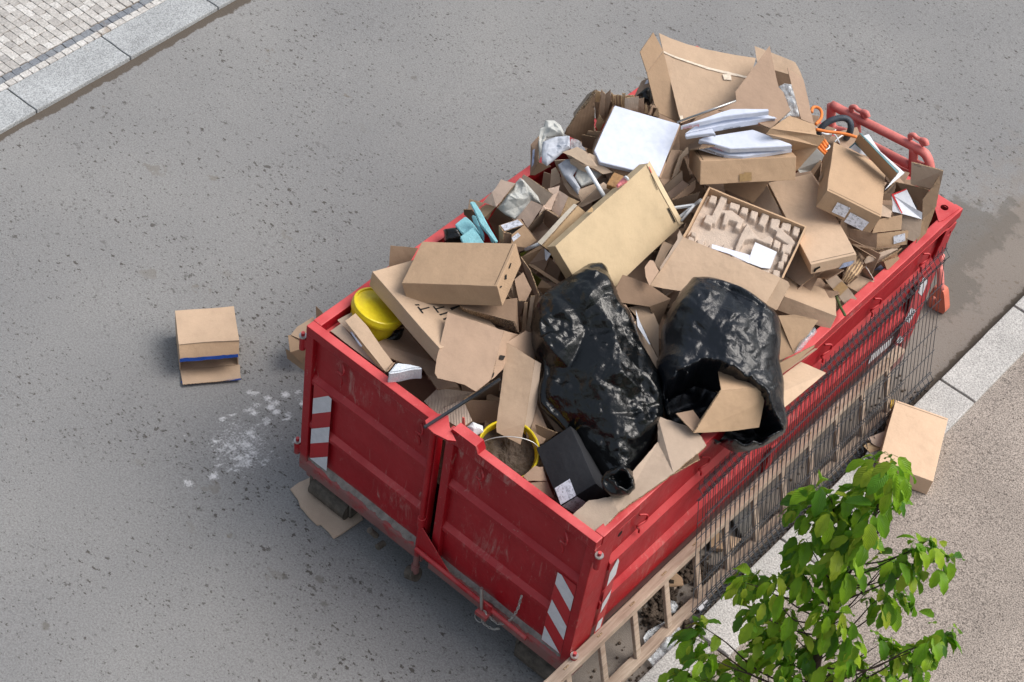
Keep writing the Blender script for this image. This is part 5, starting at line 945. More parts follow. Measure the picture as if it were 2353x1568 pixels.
{"name":"rubbish_bag","label":"shiny wrinkled black bin bag with a knotted neck, nearer the front gate","cat":"bag","group":"black bin bags on the heap","parts":[{"k":"blob","n":"sack","m":"bag","p":[[1.1439,1.3229,2.0857],[1.1886,1.3144,2.0682],[1.2762,1.2796,2.0256],[1.3897,1.2364,1.9713],[1.4578,1.2334,1.9492],[1.599,1.1678,1.8762],[1.7347,1.1306,1.8179],[1.8582,1.0829,1.7585],[1.9921,0.9508,1.6572],[2.0268,0.8563,1.6034],[2.0538,0.7398,1.5418],[2.0728,0.6324,1.4868],[2.1039,0.5767,1.4518],[2.1071,0.5054,1.4181],[2.0536,0.4756,1.4208],[1.9742,0.4657,1.4404],[1.8708,0.4809,1.4788],[1.7398,0.4871,1.5214],[1.5827,0.5014,1.5757],[1.4588,0.4992,1.6124],[1.3835,0.5099,1.6402],[1.3265,0.569,1.6846],[1.2727,0.6474,1.7369],[1.1639,0.6924,1.7906],[1.0505,0.7984,1.8737],[0.9926,0.9076,1.9413],[1.0107,1.0217,1.9881],[1.0471,1.1365,2.0296],[1.0842,1.2587,2.0744]],"nn":[0.2664,-0.4016,0.8762],"H":0.2,"seed":3,"cr":0.062,"fine":0.012,"flat":0,"drop":0.5,"md":0.09,"mouth":[[1.9806,0.5054,1.4566],[1.9982,0.5595,1.476],[2.0348,0.5871,1.4776],[2.0828,0.5759,1.4578],[2.1094,0.5509,1.4383],[2.0985,0.5194,1.4271],[2.07,0.5099,1.4315],[2.0292,0.5003,1.4395]]},{"k":"blob","n":"neck","m":"bag","p":[[2.0779,0.2234,1.797],[2.0714,0.2621,1.8168],[2.0937,0.3085,1.8313],[2.1089,0.3434,1.8426],[2.139,0.3626,1.8423],[2.1801,0.3604,1.8287],[2.2281,0.3381,1.804],[2.2537,0.3141,1.7852],[2.2512,0.2753,1.7681],[2.2306,0.2399,1.7582],[2.1801,0.198,1.7543],[2.1133,0.1925,1.7721]],"nn":[0.2664,-0.4016,0.8762],"H":0.04,"seed":14,"cr":0.05,"fine":0.01,"drop":0.5,"md":0.05,"mouth":[[2.113,0.2499,1.7985],[2.1306,0.3077,1.8197],[2.1657,0.3342,1.8211],[2.2119,0.3235,1.8022],[2.2375,0.2994,1.7834],[2.227,0.2691,1.7726],[2.1996,0.26,1.7768],[2.1603,0.2507,1.7845]]}]},
{"name":"rubbish_bag","label":"dull black bin bag gaping open towards the gate with a carton inside","cat":"bag","group":"black bin bags on the heap","parts":[{"k":"blob","n":"sack","m":"bag2","p":[[1.6157,1.6056,2.1095],[1.7072,1.6824,2.1169],[1.8722,1.7575,2.1012],[1.9912,1.7844,2.0773],[2.1439,1.7934,2.035],[2.2396,1.7189,1.9718],[2.3134,1.6253,1.9065],[2.412,1.5552,1.8444],[2.4907,1.4679,1.7804],[2.5885,1.3829,1.7117],[2.5637,1.2507,1.6587],[2.4616,1.1114,1.6259],[2.3292,1.0635,1.6442],[2.2092,1.0019,1.6524],[2.1131,0.9526,1.659],[1.9838,0.977,1.7095],[1.8589,1.0536,1.7826],[1.7891,1.1016,1.8258],[1.7397,1.2006,1.8862],[1.6625,1.2911,1.9512],[1.6193,1.446,2.0353]],"nn":[0.2664,-0.4016,0.8762],"H":0.26,"seed":11,"cr":0.04,"fine":0.012,"drop":0.5,"mouth":[[1.9296,1.0015,1.8742],[1.9635,1.1091,1.9132],[2.0271,1.227,1.9479],[2.0944,1.2664,1.9455],[2.1891,1.2945,1.9296],[2.2883,1.3268,1.9142],[2.3932,1.3528,1.8942],[2.4515,1.3214,1.8621],[2.6094,1.2928,1.801],[2.5499,1.1517,1.7544],[2.4669,1.0653,1.74],[2.2864,0.9549,1.7443],[2.1635,0.9119,1.762],[2.0664,0.8962,1.7843],[1.9675,0.9516,1.8398]]}]},
{"name":"cardboard_box","label":"brown carton sticking out of the mouth of the gaping black bag","cat":"box","parts":[{"k":"sheet","n":"carton","m":"card_w","p":[[[2.2409,1.0987,2.0],[2.3791,1.2977,1.98],[2.4341,1.3046,1.9],[2.4825,1.2348,1.7539],[2.3844,1.0851,1.7597],[2.2509,0.8793,1.8]],[[2.2409,1.0987,2.0],[2.3791,1.2977,1.98],[2.0953,1.2809,1.93]],[[2.2509,0.8793,1.8],[2.2409,1.0987,2.0],[2.1823,1.0705,1.7]]],"th":0.006,"w":0.003,"torn":0},{"k":"sheet","n":"flap","m":"card_r","p":[[[2.2491,0.8833,1.795],[2.0906,0.9066,1.82],[2.1387,1.0176,1.8],[2.2204,0.9921,1.7885]]],"th":0.006,"w":0.004,"torn":0}]},
{"name":"rubbish_bag","label":"torn black plastic crumpled beneath the yellow lidded bucket","cat":"bag","parts":[{"k":"blob","n":"sack","m":"bag","p":[[0.2275,0.314,1.5424],[0.2617,0.3491,1.5481],[0.3368,0.3851,1.5417],[0.3717,0.4289,1.5512],[0.3927,0.3756,1.5203],[0.3842,0.3195,1.4973],[0.3777,0.2615,1.4727],[0.3213,0.2624,1.4902],[0.259,0.2782,1.5164]],"nn":[0.2664,-0.4016,0.8762],"H":0.05,"seed":9,"cr":0.03,"fine":0.012,"drop":0.5}]},
{"name":"opened_carton","label":"shallow mailer box opened flat showing a grey moulded pulp insert","cat":"box","group":"opened cardboard boxes in the heap","parts":[{"k":"openbox","n":"tray","m":"card_w","o":[1.3175,1.9236,1.9554],"x":[0.9513,0.3045,-0.048],"y":[-0.3005,0.9508,0.0758],"d":[0.6753,0.482,0.0855]},{"k":"sheet","n":"lid","m":"card_p","p":[[[1.3345,1.9017,2.06],[1.9694,2.0764,2.05],[1.9969,1.9141,1.95],[1.3579,1.5769,1.8655],[1.3508,1.6785,1.9263]]],"th":0.006,"w":0.006,"torn":0},{"k":"sheet","n":"lid_flap","m":"card_p","p":[[[1.9686,2.0783,2.048],[2.0141,2.1016,2.03],[2.0319,2.0977,2.0132],[2.055,1.9757,1.9039],[2.0507,1.966,1.9],[1.9874,1.9358,1.9267]]],"th":0.006,"w":0.004,"torn":0},{"k":"sheet","n":"lid_flap","m":"card_r","p":[[[1.4077,1.4845,1.97],[1.3845,1.6034,2.0],[1.3139,1.6294,2.02],[1.2977,1.6175,2.0208],[1.3058,1.557,2.0063],[1.3523,1.5133,1.9875]]],"th":0.006,"w":0.004,"torn":0},{"k":"sheet","n":"lid_flap","m":"card_g","p":[[[1.3338,1.9041,2.055],[1.2883,1.9228,2.07],[1.2954,1.8953,2.0563],[1.3129,1.8757,2.0449],[1.3451,1.6792,1.95],[1.3597,1.666,1.9418]]],"th":0.006,"w":0.004,"torn":0},{"k":"sheet","n":"leaflet","m":"paper","p":[[[1.6622,2.24,2.0205],[1.8066,2.2786,2.0155],[1.8592,2.1309,2.0105],[1.8218,2.0964,2.0113],[1.7399,2.0656,2.014],[1.7037,2.1318,2.0167]]],"th":0.002,"w":0.004,"torn":0},{"k":"sheet","n":"leaflet","m":"sleeve","p":[[[1.4972,1.9918,2.0525],[1.7217,2.0886,2.0525],[1.7579,2.0272,2.0525],[1.6238,2.001,2.0525],[1.5163,1.9604,2.0525]]],"th":0.002,"w":0.004,"torn":0}],"pulp":{"o":[1.3175,1.9236,1.9554],"x":[0.9513,0.3045,-0.048],"y":[-0.3005,0.9508,0.0758],"d":[0.6753,0.482,0.0855],"q":[[[0.0344,0.7983],[0.025,0.9566],[0.0971,0.9718],[0.1128,0.8188]],[[0.1188,1.0268],[0.1953,1.0548],[0.2047,0.4736],[0.1294,0.4406]],[[0.2299,0.968],[0.3364,0.9972],[0.3427,0.8514],[0.2455,0.8452]],[[0.3515,0.9723],[0.4299,0.9928],[0.4361,0.847],[0.3609,0.8442]],[[0.4523,0.9775],[0.5307,0.998],[0.5401,0.8096],[0.468,0.8245]],[[0.5617,1.0027],[0.6419,1.0158],[0.6482,0.7491],[0.573,0.7765]],[[0.6614,0.9857],[0.7598,1.0171],[0.7755,0.7735],[0.6877,0.7903]],[[0.7775,0.9871],[0.876,1.0185],[0.8854,0.8602],[0.7913,0.8416]],[[0.896,1.0016],[0.9713,1.0044],[0.9838,0.8336],[0.9149,0.8361]],[[0.1321,0.731],[0.2854,0.836],[0.4387,0.7504],[0.4412,0.5499],[0.3843,0.5379],[0.3794,0.6529],[0.3002,0.634],[0.3052,0.519],[0.2557,0.5013],[0.231,0.7188],[0.147,0.672]],[[0.4724,0.7328],[0.5466,0.6284],[0.6652,0.5375],[0.7172,0.6645],[0.774,0.6289],[0.7839,0.4942],[0.6059,0.4876],[0.5317,0.4014],[0.5218,0.1548],[0.4773,0.0936],[0.4625,0.4862]],[[0.0156,0.0791],[0.0846,0.0767],[0.0846,-0.014],[0.025,-0.0187]],[[0.0178,0.1722],[0.0805,0.1947],[0.0899,0.0969],[0.0303,0.0921]],[[0.1048,0.0612],[0.1832,0.1724],[0.1926,-0.0161],[0.133,-0.0208]],[[0.2334,0.078],[0.3118,0.0985],[0.3055,0.0026],[0.2397,-0.0074]],[[0.3527,0.1838],[0.4624,0.2005],[0.4561,0.1045],[0.3558,0.0807]],[[0.6896,0.0828],[0.7523,0.0751],[0.7617,-0.0227],[0.6927,-0.0203]],[[0.787,0.0818],[0.8747,0.0951],[0.881,-0.0204],[0.7995,-0.0285]],[[0.8929,0.1093],[0.9713,0.1298],[0.9901,-0.0055],[0.9117,-0.026]],[[0.9036,0.2884],[0.9694,0.2985],[0.9882,0.1632],[0.9224,0.1532]],[[0.906,0.4534],[0.9719,0.4634],[0.9875,0.3104],[0.9248,0.288]],[[0.7788,0.636],[0.8572,0.6263],[0.8697,0.4858],[0.7945,0.483]],[[0.8693,0.6174],[0.9759,0.6466],[0.9885,0.4758],[0.8881,0.452]],[[0.7565,0.8811],[0.932,0.7869],[0.9885,0.7135],[0.9759,0.6123],[0.7753,0.6854]],[[0.0686,0.585],[0.1564,0.5983],[0.1752,0.4026],[0.0811,0.4142]]]}},
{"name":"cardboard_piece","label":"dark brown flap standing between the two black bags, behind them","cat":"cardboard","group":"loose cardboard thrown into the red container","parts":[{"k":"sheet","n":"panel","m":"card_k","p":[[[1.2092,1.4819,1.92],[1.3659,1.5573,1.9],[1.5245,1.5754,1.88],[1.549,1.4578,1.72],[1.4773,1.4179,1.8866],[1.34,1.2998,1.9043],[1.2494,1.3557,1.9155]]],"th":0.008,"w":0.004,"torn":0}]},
{"name":"cardboard_bundle","label":"folded flat cartons with torn tape jammed between the two black bags","cat":"cardboard","group":"loose cardboard thrown into the red container","parts":[{"k":"sheet","n":"folded_sheet","m":"card_r","p":[[[1.3217,1.3182,1.9],[1.3382,1.3292,1.9],[1.4683,1.3021,1.84],[1.4619,1.2638,1.8221],[1.3942,1.262,1.845]]],"th":0.008,"w":0.004,"torn":0},{"k":"sheet","n":"folded_sheet","m":"card_p","p":[[[1.3678,1.355,1.84],[1.4455,1.4655,1.86],[1.5749,1.4104,1.8],[1.7078,1.2672,1.7045],[1.4604,1.3518,1.8112]]],"th":0.008,"w":0.004,"torn":0.002},{"k":"sheet","n":"folded_sheet","m":"card_p","p":[[[1.4732,1.2424,1.85],[1.484,1.2983,1.86],[1.7379,1.202,1.78],[1.8434,1.0999,1.7329],[1.8385,1.0756,1.7286],[1.641,1.1783,1.797]]],"th":0.012,"w":0.004,"torn":0.003},{"k":"sheet","n":"tape","m":"paper","p":[[[1.4268,1.3471,1.87],[1.4931,1.3013,1.865],[1.6593,1.2042,1.85],[1.6535,1.1951,1.8523],[1.5204,1.2499,1.8675]]],"th":0.001,"w":0.004,"torn":0}]},
{"name":"cardboard_piece","label":"pale inner carton wall peeking out left of the opened mailer lid","cat":"cardboard","group":"loose cardboard thrown into the red container","parts":[{"k":"sheet","n":"panel","m":"card_p","p":[[[1.171,1.9634,1.86],[1.2368,1.9811,1.86],[1.2514,1.9005,1.84],[1.2957,1.7846,1.8098],[1.2321,1.8012,1.8178]]],"th":0.006,"w":0.004,"torn":0}]},
{"name":"pizza_box","label":"white pizza box tilted up showing its blank underside, behind the cream carton","cat":"pizza box","group":"white pizza boxes on the heap","parts":[{"k":"slab","n":"box","m":"pizza","p":[[0.3957,2.3299,2.28],[0.7832,2.5306,2.2568],[0.9426,2.1333,2.1564],[0.6076,1.9379,2.1723],[0.5254,1.9771,2.1927]],"th":0.038,"nn":[0.1533,-0.184,0.9709],"w":0.002,"b":0.003}]},
{"name":"cardboard_piece","label":"brown cardboard sheet backing the blank white pizza box","cat":"cardboard","group":"loose cardboard thrown into the red container","parts":[{"k":"slab","n":"panel","m":"card_r","p":[[0.3656,2.3608,2.235],[0.7702,2.5726,2.2112],[0.9336,2.1746,2.11],[0.5914,1.9555,2.1226],[0.4933,2.0128,2.1489]],"th":0.02,"nn":[0.1533,-0.184,0.9709],"w":0.003,"b":0.003}]},
{"name":"pizza_box","label":"topmost white pizza box at the back of the stack, thin with a lifted front edge","cat":"pizza box","group":"white pizza boxes on the heap","parts":[{"k":"slab","n":"box","m":"pizza","p":[[0.89,2.3509,2.42],[1.0131,2.6251,2.4597],[1.0437,2.6799,2.4683],[1.2209,2.8255,2.5005],[1.2371,2.8119,2.5008],[1.0445,2.588,2.4592]],"th":0.038,"nn":[-0.099,-0.099,0.9901],"w":0.003,"b":0.003},{"k":"text","n":"lettering","m":"inkred","t":"Buon appetito","a":[0.963,2.4543,2.4126],"b":[0.9043,2.3643,2.399],"nn":[0.8352,-0.5492,0.0286],"h":0.026}]},
{"name":"pizza_box","label":"white pizza box second from the top, printed Buon appetito and 180 C","cat":"pizza box","group":"white pizza boxes on the heap","parts":[{"k":"slab","n":"box","m":"pizza","p":[[0.9216,2.3792,2.36],[1.0266,2.5431,2.3869],[1.2616,2.8526,2.4413],[1.2736,2.8511,2.4424],[1.1309,2.8334,2.4264],[0.9354,2.5764,2.3811]],"th":0.042,"nn":[-0.099,-0.099,0.9901],"w":0.003,"b":0.003},{"k":"text","n":"lettering","m":"ink","t":"Buon appetito","a":[1.1368,2.6804,2.3748],"b":[1.0696,2.592,2.3623],"nn":[0.7948,-0.6066,0.0188],"h":0.028},{"k":"text","n":"lettering","m":"inkred","t":"180°C","a":[1.2342,2.8088,2.3986],"b":[1.2094,2.776,2.391],"nn":[0.7948,-0.6066,0.0188],"h":0.028},{"k":"notch"},{"k":"slab","n":"flap","m":"pizza","p":[[0.915,2.3849,2.345],[1.0264,2.5143,2.395],[1.0761,2.4863,2.3915],[1.0471,2.4779,2.3861],[0.9347,2.3708,2.3428]],"th":0.03,"nn":[-0.0953,-0.286,0.9535],"w":0.003,"b":0.003}]},
{"name":"pizza_box","label":"open pizza box lid and tray with red anniversary print, lying on the brown carton","cat":"pizza box","group":"white pizza boxes on the heap","parts":[{"k":"slab","n":"lid","m":"pizza","p":[[0.9953,2.436,2.32],[1.0047,2.4751,2.3241],[1.1935,2.7447,2.3548],[1.4488,2.8047,2.3659],[1.4652,2.7996,2.3658],[1.2519,2.5693,2.3385],[1.1893,2.5084,2.3311]],"th":0.04,"nn":[-0.0199,-0.0995,0.9948],"w":0.002,"b":0.003},{"k":"text","n":"lettering","m":"inkred","t":"1°ANNI ANNIVERSAIRE","a":[1.157,2.495,2.297],"b":[1.0335,2.4481,2.2993],"nn":[0.3525,-0.9319,-0.0862],"h":0.03},{"k":"slab","n":"tray","m":"pizza","p":[[1.0006,2.4432,2.262],[1.1891,2.5129,2.2727],[1.2639,2.5632,2.2793],[1.4586,2.8336,2.3102],[1.2024,2.7527,2.297]],"th":0.034,"nn":[-0.0199,-0.0995,0.9948],"w":0.003,"b":0.003},{"k":"text","n":"lettering","m":"ink","t":"Buon appetito","a":[1.1639,2.5013,2.2494],"b":[1.0391,2.4538,2.2574],"nn":[0.3498,-0.9328,-0.0863],"h":0.026},{"k":"decal","n":"emblem","m":"inkred","p":[1.2729,2.5744,2.2288,1.2731,2.5727,2.2555,1.285,2.5891,2.2608,1.2984,2.6085,2.2518,1.3022,2.6147,2.2371],"nn":[0.813,-0.5807,-0.0418]}]},
{"name":"opened_carton","label":"largest carton gaping open on top of the heap at the rear with curved tall flaps","cat":"box","group":"opened cardboard boxes in the heap","parts":[{"k":"sheet","n":"side_panel","m":"card_w","p":[[[0.3728,2.6844,2.34],[0.3629,2.8535,2.42],[0.717,2.6636,2.14],[0.5844,2.5929,2.1823],[0.5252,2.6037,2.22]]],"th":0.008,"w":0.004,"torn":0},{"k":"sheet","n":"side_flap","m":"card_w","p":[[[0.3746,2.6807,2.345],[0.2751,2.7095,2.44],[0.2608,2.8492,2.52],[0.3669,2.845,2.4316]]],"th":0.008,"w":0.004,"torn":0},{"k":"sheet","n":"front_panel","m":"card_p","p":[[[0.3376,2.8976,2.38],[0.4147,2.9218,2.3723],[0.7521,2.5993,2.2016]],[[0.4147,2.9218,2.3723],[0.5228,2.9691,2.3658],[0.7521,2.5993,2.2016]],[[0.5228,2.9691,2.3658],[0.6318,3.0153,2.3588],[0.7521,2.5993,2.2016]],[[0.6318,3.0153,2.3588],[0.7257,3.0679,2.3569],[0.7521,2.5993,2.2016]],[[0.7257,3.0679,2.3569],[0.8145,3.1156,2.3544],[0.7521,2.5993,2.2016]],[[0.8145,3.1156,2.3544],[0.8808,3.1526,2.3529],[0.7521,2.5993,2.2016]],[[0.8808,3.1526,2.3529],[0.9181,2.9679,2.2864],[0.7521,2.5993,2.2016]]],"th":0.008,"w":0.0,"torn":0},{"k":"sheet","n":"top_flap","m":"card_p","p":[[[0.3376,2.8976,2.38],[0.2248,2.986,2.42],[0.3044,3.0074,2.4123],[0.4147,2.9218,2.3723]],[[0.4147,2.9218,2.3723],[0.3044,3.0074,2.4123],[0.4227,3.0541,2.4058],[0.5228,2.9691,2.3658]],[[0.5228,2.9691,2.3658],[0.4227,3.0541,2.4058],[0.5366,3.1184,2.3988],[0.6318,3.0153,2.3588]],[[0.6318,3.0153,2.3588],[0.5366,3.1184,2.3988],[0.6345,3.1784,2.3969],[0.7257,3.0679,2.3569]],[[0.7257,3.0679,2.3569],[0.6345,3.1784,2.3969],[0.7172,3.2354,2.3944],[0.8145,3.1156,2.3544]],[[0.8145,3.1156,2.3544],[0.7172,3.2354,2.3944],[0.8063,3.3026,2.3929],[0.8808,3.1526,2.3529]]],"th":0.008,"w":0.0,"torn":0},{"k":"sheet","n":"tape","m":"tapew","p":[[[0.3489,2.8885,2.3812],[0.4234,2.9102,2.3733],[0.4144,2.9204,2.3783],[0.3409,2.8975,2.3857]],[[0.4234,2.9102,2.3733],[0.5324,2.9564,2.3662],[0.523,2.9671,2.3716],[0.4144,2.9204,2.3783]],[[0.5324,2.9564,2.3662],[0.6412,3.0025,2.3592],[0.6314,3.0138,2.3648],[0.523,2.9671,2.3716]],[[0.6412,3.0025,2.3592],[0.7356,3.0545,2.357],[0.7253,3.0664,2.3629],[0.6314,3.0138,2.3648]],[[0.7356,3.0545,2.357],[0.8724,3.1323,2.3545],[0.8628,3.1437,2.3601],[0.7253,3.0664,2.3629]]],"th":0.001,"w":0,"torn":0.002},{"k":"decal","n":"tape","m":"tapew","p":[0.7302,3.0391,2.3532,0.7711,3.0778,2.3573,0.8029,3.0492,2.3418,0.7622,3.018,2.34],"nn":[0.1871,-0.2994,0.9356]},{"k":"decal","n":"tape","m":"tapew","p":[0.7158,2.6286,2.2247,0.731,2.6429,2.2262,0.7576,2.6176,2.2128,0.741,2.607,2.2127],"nn":[0.1871,-0.2994,0.9356]},{"k":"sheet","n":"inner_flap","m":"card_r","p":[[[0.878,3.3079,2.54],[0.9427,2.8679,2.44],[0.9924,2.8167,2.4252],[0.9533,2.6822,2.399],[1.0446,2.7426,2.4053],[1.2907,2.793,2.3978],[1.2964,2.9902,2.44],[1.1769,3.0715,2.4665],[1.1305,3.0807,2.472]]],"th":0.008,"w":0.006,"torn":0},{"k":"sheet","n":"back_flap","m":"card_p","p":[[[0.7298,3.3915,2.4],[0.8605,3.4022,2.4172],[1.0367,3.4159,2.44],[1.0941,3.3879,2.4282],[1.1626,3.3444,2.4082],[1.0596,3.3282,2.39],[0.9683,3.3154,2.3748],[0.8169,3.3117,2.36]]],"th":0.008,"w":0.004,"torn":0},{"k":"sheet","n":"inner_wall","m":"card_k","p":[[[0.9638,3.2559,2.42],[1.0824,3.3089,2.42],[1.2832,3.231,2.2],[1.1586,3.1495,2.1661]]],"th":0.006,"w":0.004,"torn":0},{"k":"sheet","n":"right_flap","m":"card_r","p":[[[1.0667,3.2613,2.5],[1.2007,3.2638,2.48],[1.4482,3.0627,2.38],[1.3664,3.0341,2.3839],[1.1634,3.1837,2.4612]]],"th":0.008,"w":0.004,"torn":0},{"k":"sheet","n":"front_flap","m":"card_w","p":[[[1.3229,2.725,2.46],[1.3563,2.8758,2.5],[1.4831,2.9964,2.44],[1.4993,2.995,2.4244],[1.4882,2.9489,2.413]],[[1.3229,2.725,2.46],[1.4811,3.0033,2.43],[1.5282,2.9755,2.39],[1.5715,3.0219,2.37],[1.5568,2.9926,2.3],[1.4115,2.8553,2.38]],[[1.311,2.7034,2.42],[1.3229,2.725,2.46],[1.4115,2.8553,2.38],[1.5568,2.9926,2.3],[1.5096,2.8788,2.12],[1.42,2.9367,2.2]]],"th":0.008,"w":0.004,"torn":0.002}]},
{"name":"plastic_film","label":"crumpled clear plastic film stuffed in the largest opened carton","cat":"film","parts":[{"k":"blob","n":"film","m":"clear","p":[[1.1183,3.0944,2.4653],[1.1368,3.1359,2.4787],[1.1733,3.1624,2.4797],[1.2539,3.1141,2.4331],[1.347,3.0517,2.3762],[1.2996,3.0169,2.3746],[1.2665,2.9303,2.345],[1.2637,3.0361,2.3944],[1.1919,3.0747,2.4339]],"nn":[0.2664,-0.4016,0.8762],"H":0.05,"seed":5,"cr":0.05,"fine":0.02,"flat":1,"drop":0.3}]},
{"name":"metal_rod","label":"thin pale metal rod leaning across the foot of the largest opened carton","cat":"rod","parts":[{"k":"tube","n":"rod","m":"steel","p":[[0.7968,2.4657,2.32],[1.0222,2.7527,2.48]],"r":0.007,"sq":0}]},
{"name":"cardboard_piece","label":"large dark weathered sheet standing up over the left rail","cat":"cardboard","group":"loose cardboard thrown into the red container","parts":[{"k":"sheet","n":"panel","m":"card_k","p":[[[0.2696,2.2666,2.36],[0.284,2.3159,2.0],[0.2581,2.2435,1.92],[0.209,2.1001,2.0409],[0.2127,2.1095,2.0843],[0.2296,2.1559,2.1798]]],"th":0.012,"w":0.004,"torn":0.004},{"k":"sheet","n":"flap","m":"card_d","p":[[[0.2903,2.2365,2.4],[0.249,2.1973,2.26],[0.1824,2.2122,2.1],[-0.0638,2.5717,1.7648],[-0.0753,2.6041,1.7624],[0.0613,2.5225,2.0477]]],"th":0.012,"w":0.004,"torn":0.004}]},
{"name":"cardboard_bundle","label":"row of folded cartons on edge behind the blank white pizza box","cat":"cardboard","group":"loose cardboard thrown into the red container","parts":[{"k":"sheet","n":"folded_sheet","m":"card_c","p":[[[0.273,2.2671,2.36],[0.2953,2.2974,2.34],[0.2808,2.3226,2.24],[0.2621,2.3036,2.2408]]],"th":0.006,"w":0.004,"torn":0.002},{"k":"sheet","n":"folded_sheet","m":"card_r","p":[[[0.2618,2.2981,2.24],[0.2828,2.3216,2.24],[0.2771,2.3436,2.1],[0.2679,2.3406,2.0646]]],"th":0.006,"w":0.004,"torn":0.002},{"k":"sheet","n":"folded_sheet","m":"card_r","p":[[[0.3048,2.2798,2.38],[0.3256,2.3084,2.34],[0.3225,2.359,2.08],[0.2995,2.3218,2.1508]]],"th":0.006,"w":0.004,"torn":0.002},{"k":"sheet","n":"folded_sheet","m":"card_r","p":[[[0.3168,2.3135,2.32],[0.3448,2.3272,2.38],[0.3466,2.3503,2.28],[0.3315,2.3702,2.1201],[0.3169,2.3653,2.0784]]],"th":0.006,"w":0.004,"torn":0.002},{"k":"sheet","n":"folded_sheet","m":"card_c","p":[[[0.3251,2.2599,2.1],[0.3343,2.2643,2.2],[0.363,2.2934,2.14],[0.354,2.2889,2.0473],[0.3426,2.278,2.054]]],"th":0.006,"w":0.004,"torn":0.002},{"k":"sheet","n":"folded_sheet","m":"card_g","p":[[[0.4332,2.3764,2.34],[0.4965,2.4375,2.36],[0.5023,2.4566,2.22],[0.4366,2.3878,2.2557]]],"th":0.006,"w":0.004,"torn":0.002},{"k":"sheet","n":"folded_sheet","m":"card_r","p":[[[0.492,2.4538,2.32],[0.5172,2.4703,2.34],[0.5229,2.4938,2.2],[0.4937,2.4701,2.2103]]],"th":0.006,"w":0.004,"torn":0.002},{"k":"sheet","n":"folded_sheet","m":"card_c","p":[[[0.5277,2.4991,2.2],[0.5285,2.485,2.3],[0.5492,2.5165,2.2]]],"th":0.006,"w":0.004,"torn":0.002},{"k":"sheet","n":"folded_sheet","m":"card_r","p":[[[0.5536,2.5084,2.2],[0.558,2.5224,2.26],[0.5579,2.5352,2.28],[0.5192,2.6257,2.0965]]],"th":0.006,"w":0.004,"torn":0.002},{"k":"sheet","n":"folded_sheet","m":"card_c","p":[[[0.5796,2.5243,2.2],[0.593,2.5391,2.27],[0.6212,2.5379,2.2]]],"th":0.006,"w":0.004,"torn":0.002},{"k":"sheet","n":"folded_sheet","m":"card_c","p":[[[0.3318,2.3589,2.33],[0.3483,2.3618,2.32],[0.3564,2.3855,2.22],[0.3454,2.3849,2.2208]]],"th":0.006,"w":0.004,"torn":0.002},{"k":"sheet","n":"folded_sheet","m":"card_k","p":[[[0.3385,2.3789,2.3],[0.378,2.4232,2.3],[0.4029,2.4453,2.2],[0.3538,2.391,2.2113]]],"th":0.006,"w":0.004,"torn":0.002},{"k":"sheet","n":"folded_sheet","m":"card_c","p":[[[0.3632,2.3547,2.33],[0.3681,2.3602,2.33],[0.3663,2.3966,2.22],[0.3634,2.3933,2.22]]],"th":0.006,"w":0.004,"torn":0.002},{"k":"sheet","n":"folded_sheet","m":"card_c","p":[[[0.3736,2.3696,2.33],[0.3833,2.3771,2.33],[0.3787,2.4104,2.22],[0.3721,2.4074,2.2136]]],"th":0.006,"w":0.004,"torn":0.002},{"k":"sheet","n":"folded_sheet","m":"card_c","p":[[[0.3935,2.382,2.33],[0.3957,2.391,2.33],[0.393,2.4342,2.2],[0.3916,2.4238,2.211]]],"th":0.006,"w":0.004,"torn":0.002},{"k":"sheet","n":"folded_sheet","m":"card_c","p":[[[0.4046,2.3784,2.36],[0.4215,2.3908,2.36],[0.4152,2.4248,2.22],[0.4092,2.4209,2.2184]]],"th":0.006,"w":0.004,"torn":0.002},{"k":"sheet","n":"folded_sheet","m":"card_c","p":[[[0.4148,2.4091,2.33],[0.452,2.454,2.33],[0.4487,2.4586,2.31],[0.4138,2.4198,2.3023]]],"th":0.006,"w":0.004,"torn":0.002},{"k":"sheet","n":"folded_sheet","m":"card_k","p":[[[0.3246,2.3733,2.26],[0.3433,2.3972,2.22],[0.3069,2.4106,2.08],[0.2912,2.4139,2.0286]]],"th":0.006,"w":0.004,"torn":0.002}]},
{"name":"cardboard_piece","label":"small dark flap and pale packaging corner left of the blank white pizza box","cat":"cardboard","group":"loose cardboard thrown into the red container","parts":[{"k":"sheet","n":"flap","m":"card_k","p":[[[0.2959,2.166,2.06],[0.385,2.1904,2.08],[0.3782,2.2042,1.96],[0.3009,2.1821,1.9501]]],"th":0.008,"w":0.004,"torn":0},{"k":"sheet","n":"panel","m":"card_p","p":[[[0.3107,2.1911,2.05],[0.3256,2.188,2.1],[0.3977,2.2153,2.12],[0.385,2.2218,2.05],[0.3701,2.2166,2.0509]]],"th":0.006,"w":0.004,"torn":0.003},{"k":"sheet","n":"panel","m":"card_g","p":[[[0.3816,2.198,2.07],[0.4029,2.1949,2.09],[0.3959,2.188,1.98],[0.3786,2.191,1.9704]]],"th":0.006,"w":0.004,"torn":0.003},{"k":"sheet","n":"panel","m":"card_c","p":[[[0.3305,2.2066,1.94],[0.3696,2.2241,1.94],[0.3657,2.2334,1.88],[0.3257,2.2106,1.9066]]],"th":0.006,"w":0.004,"torn":0}]},
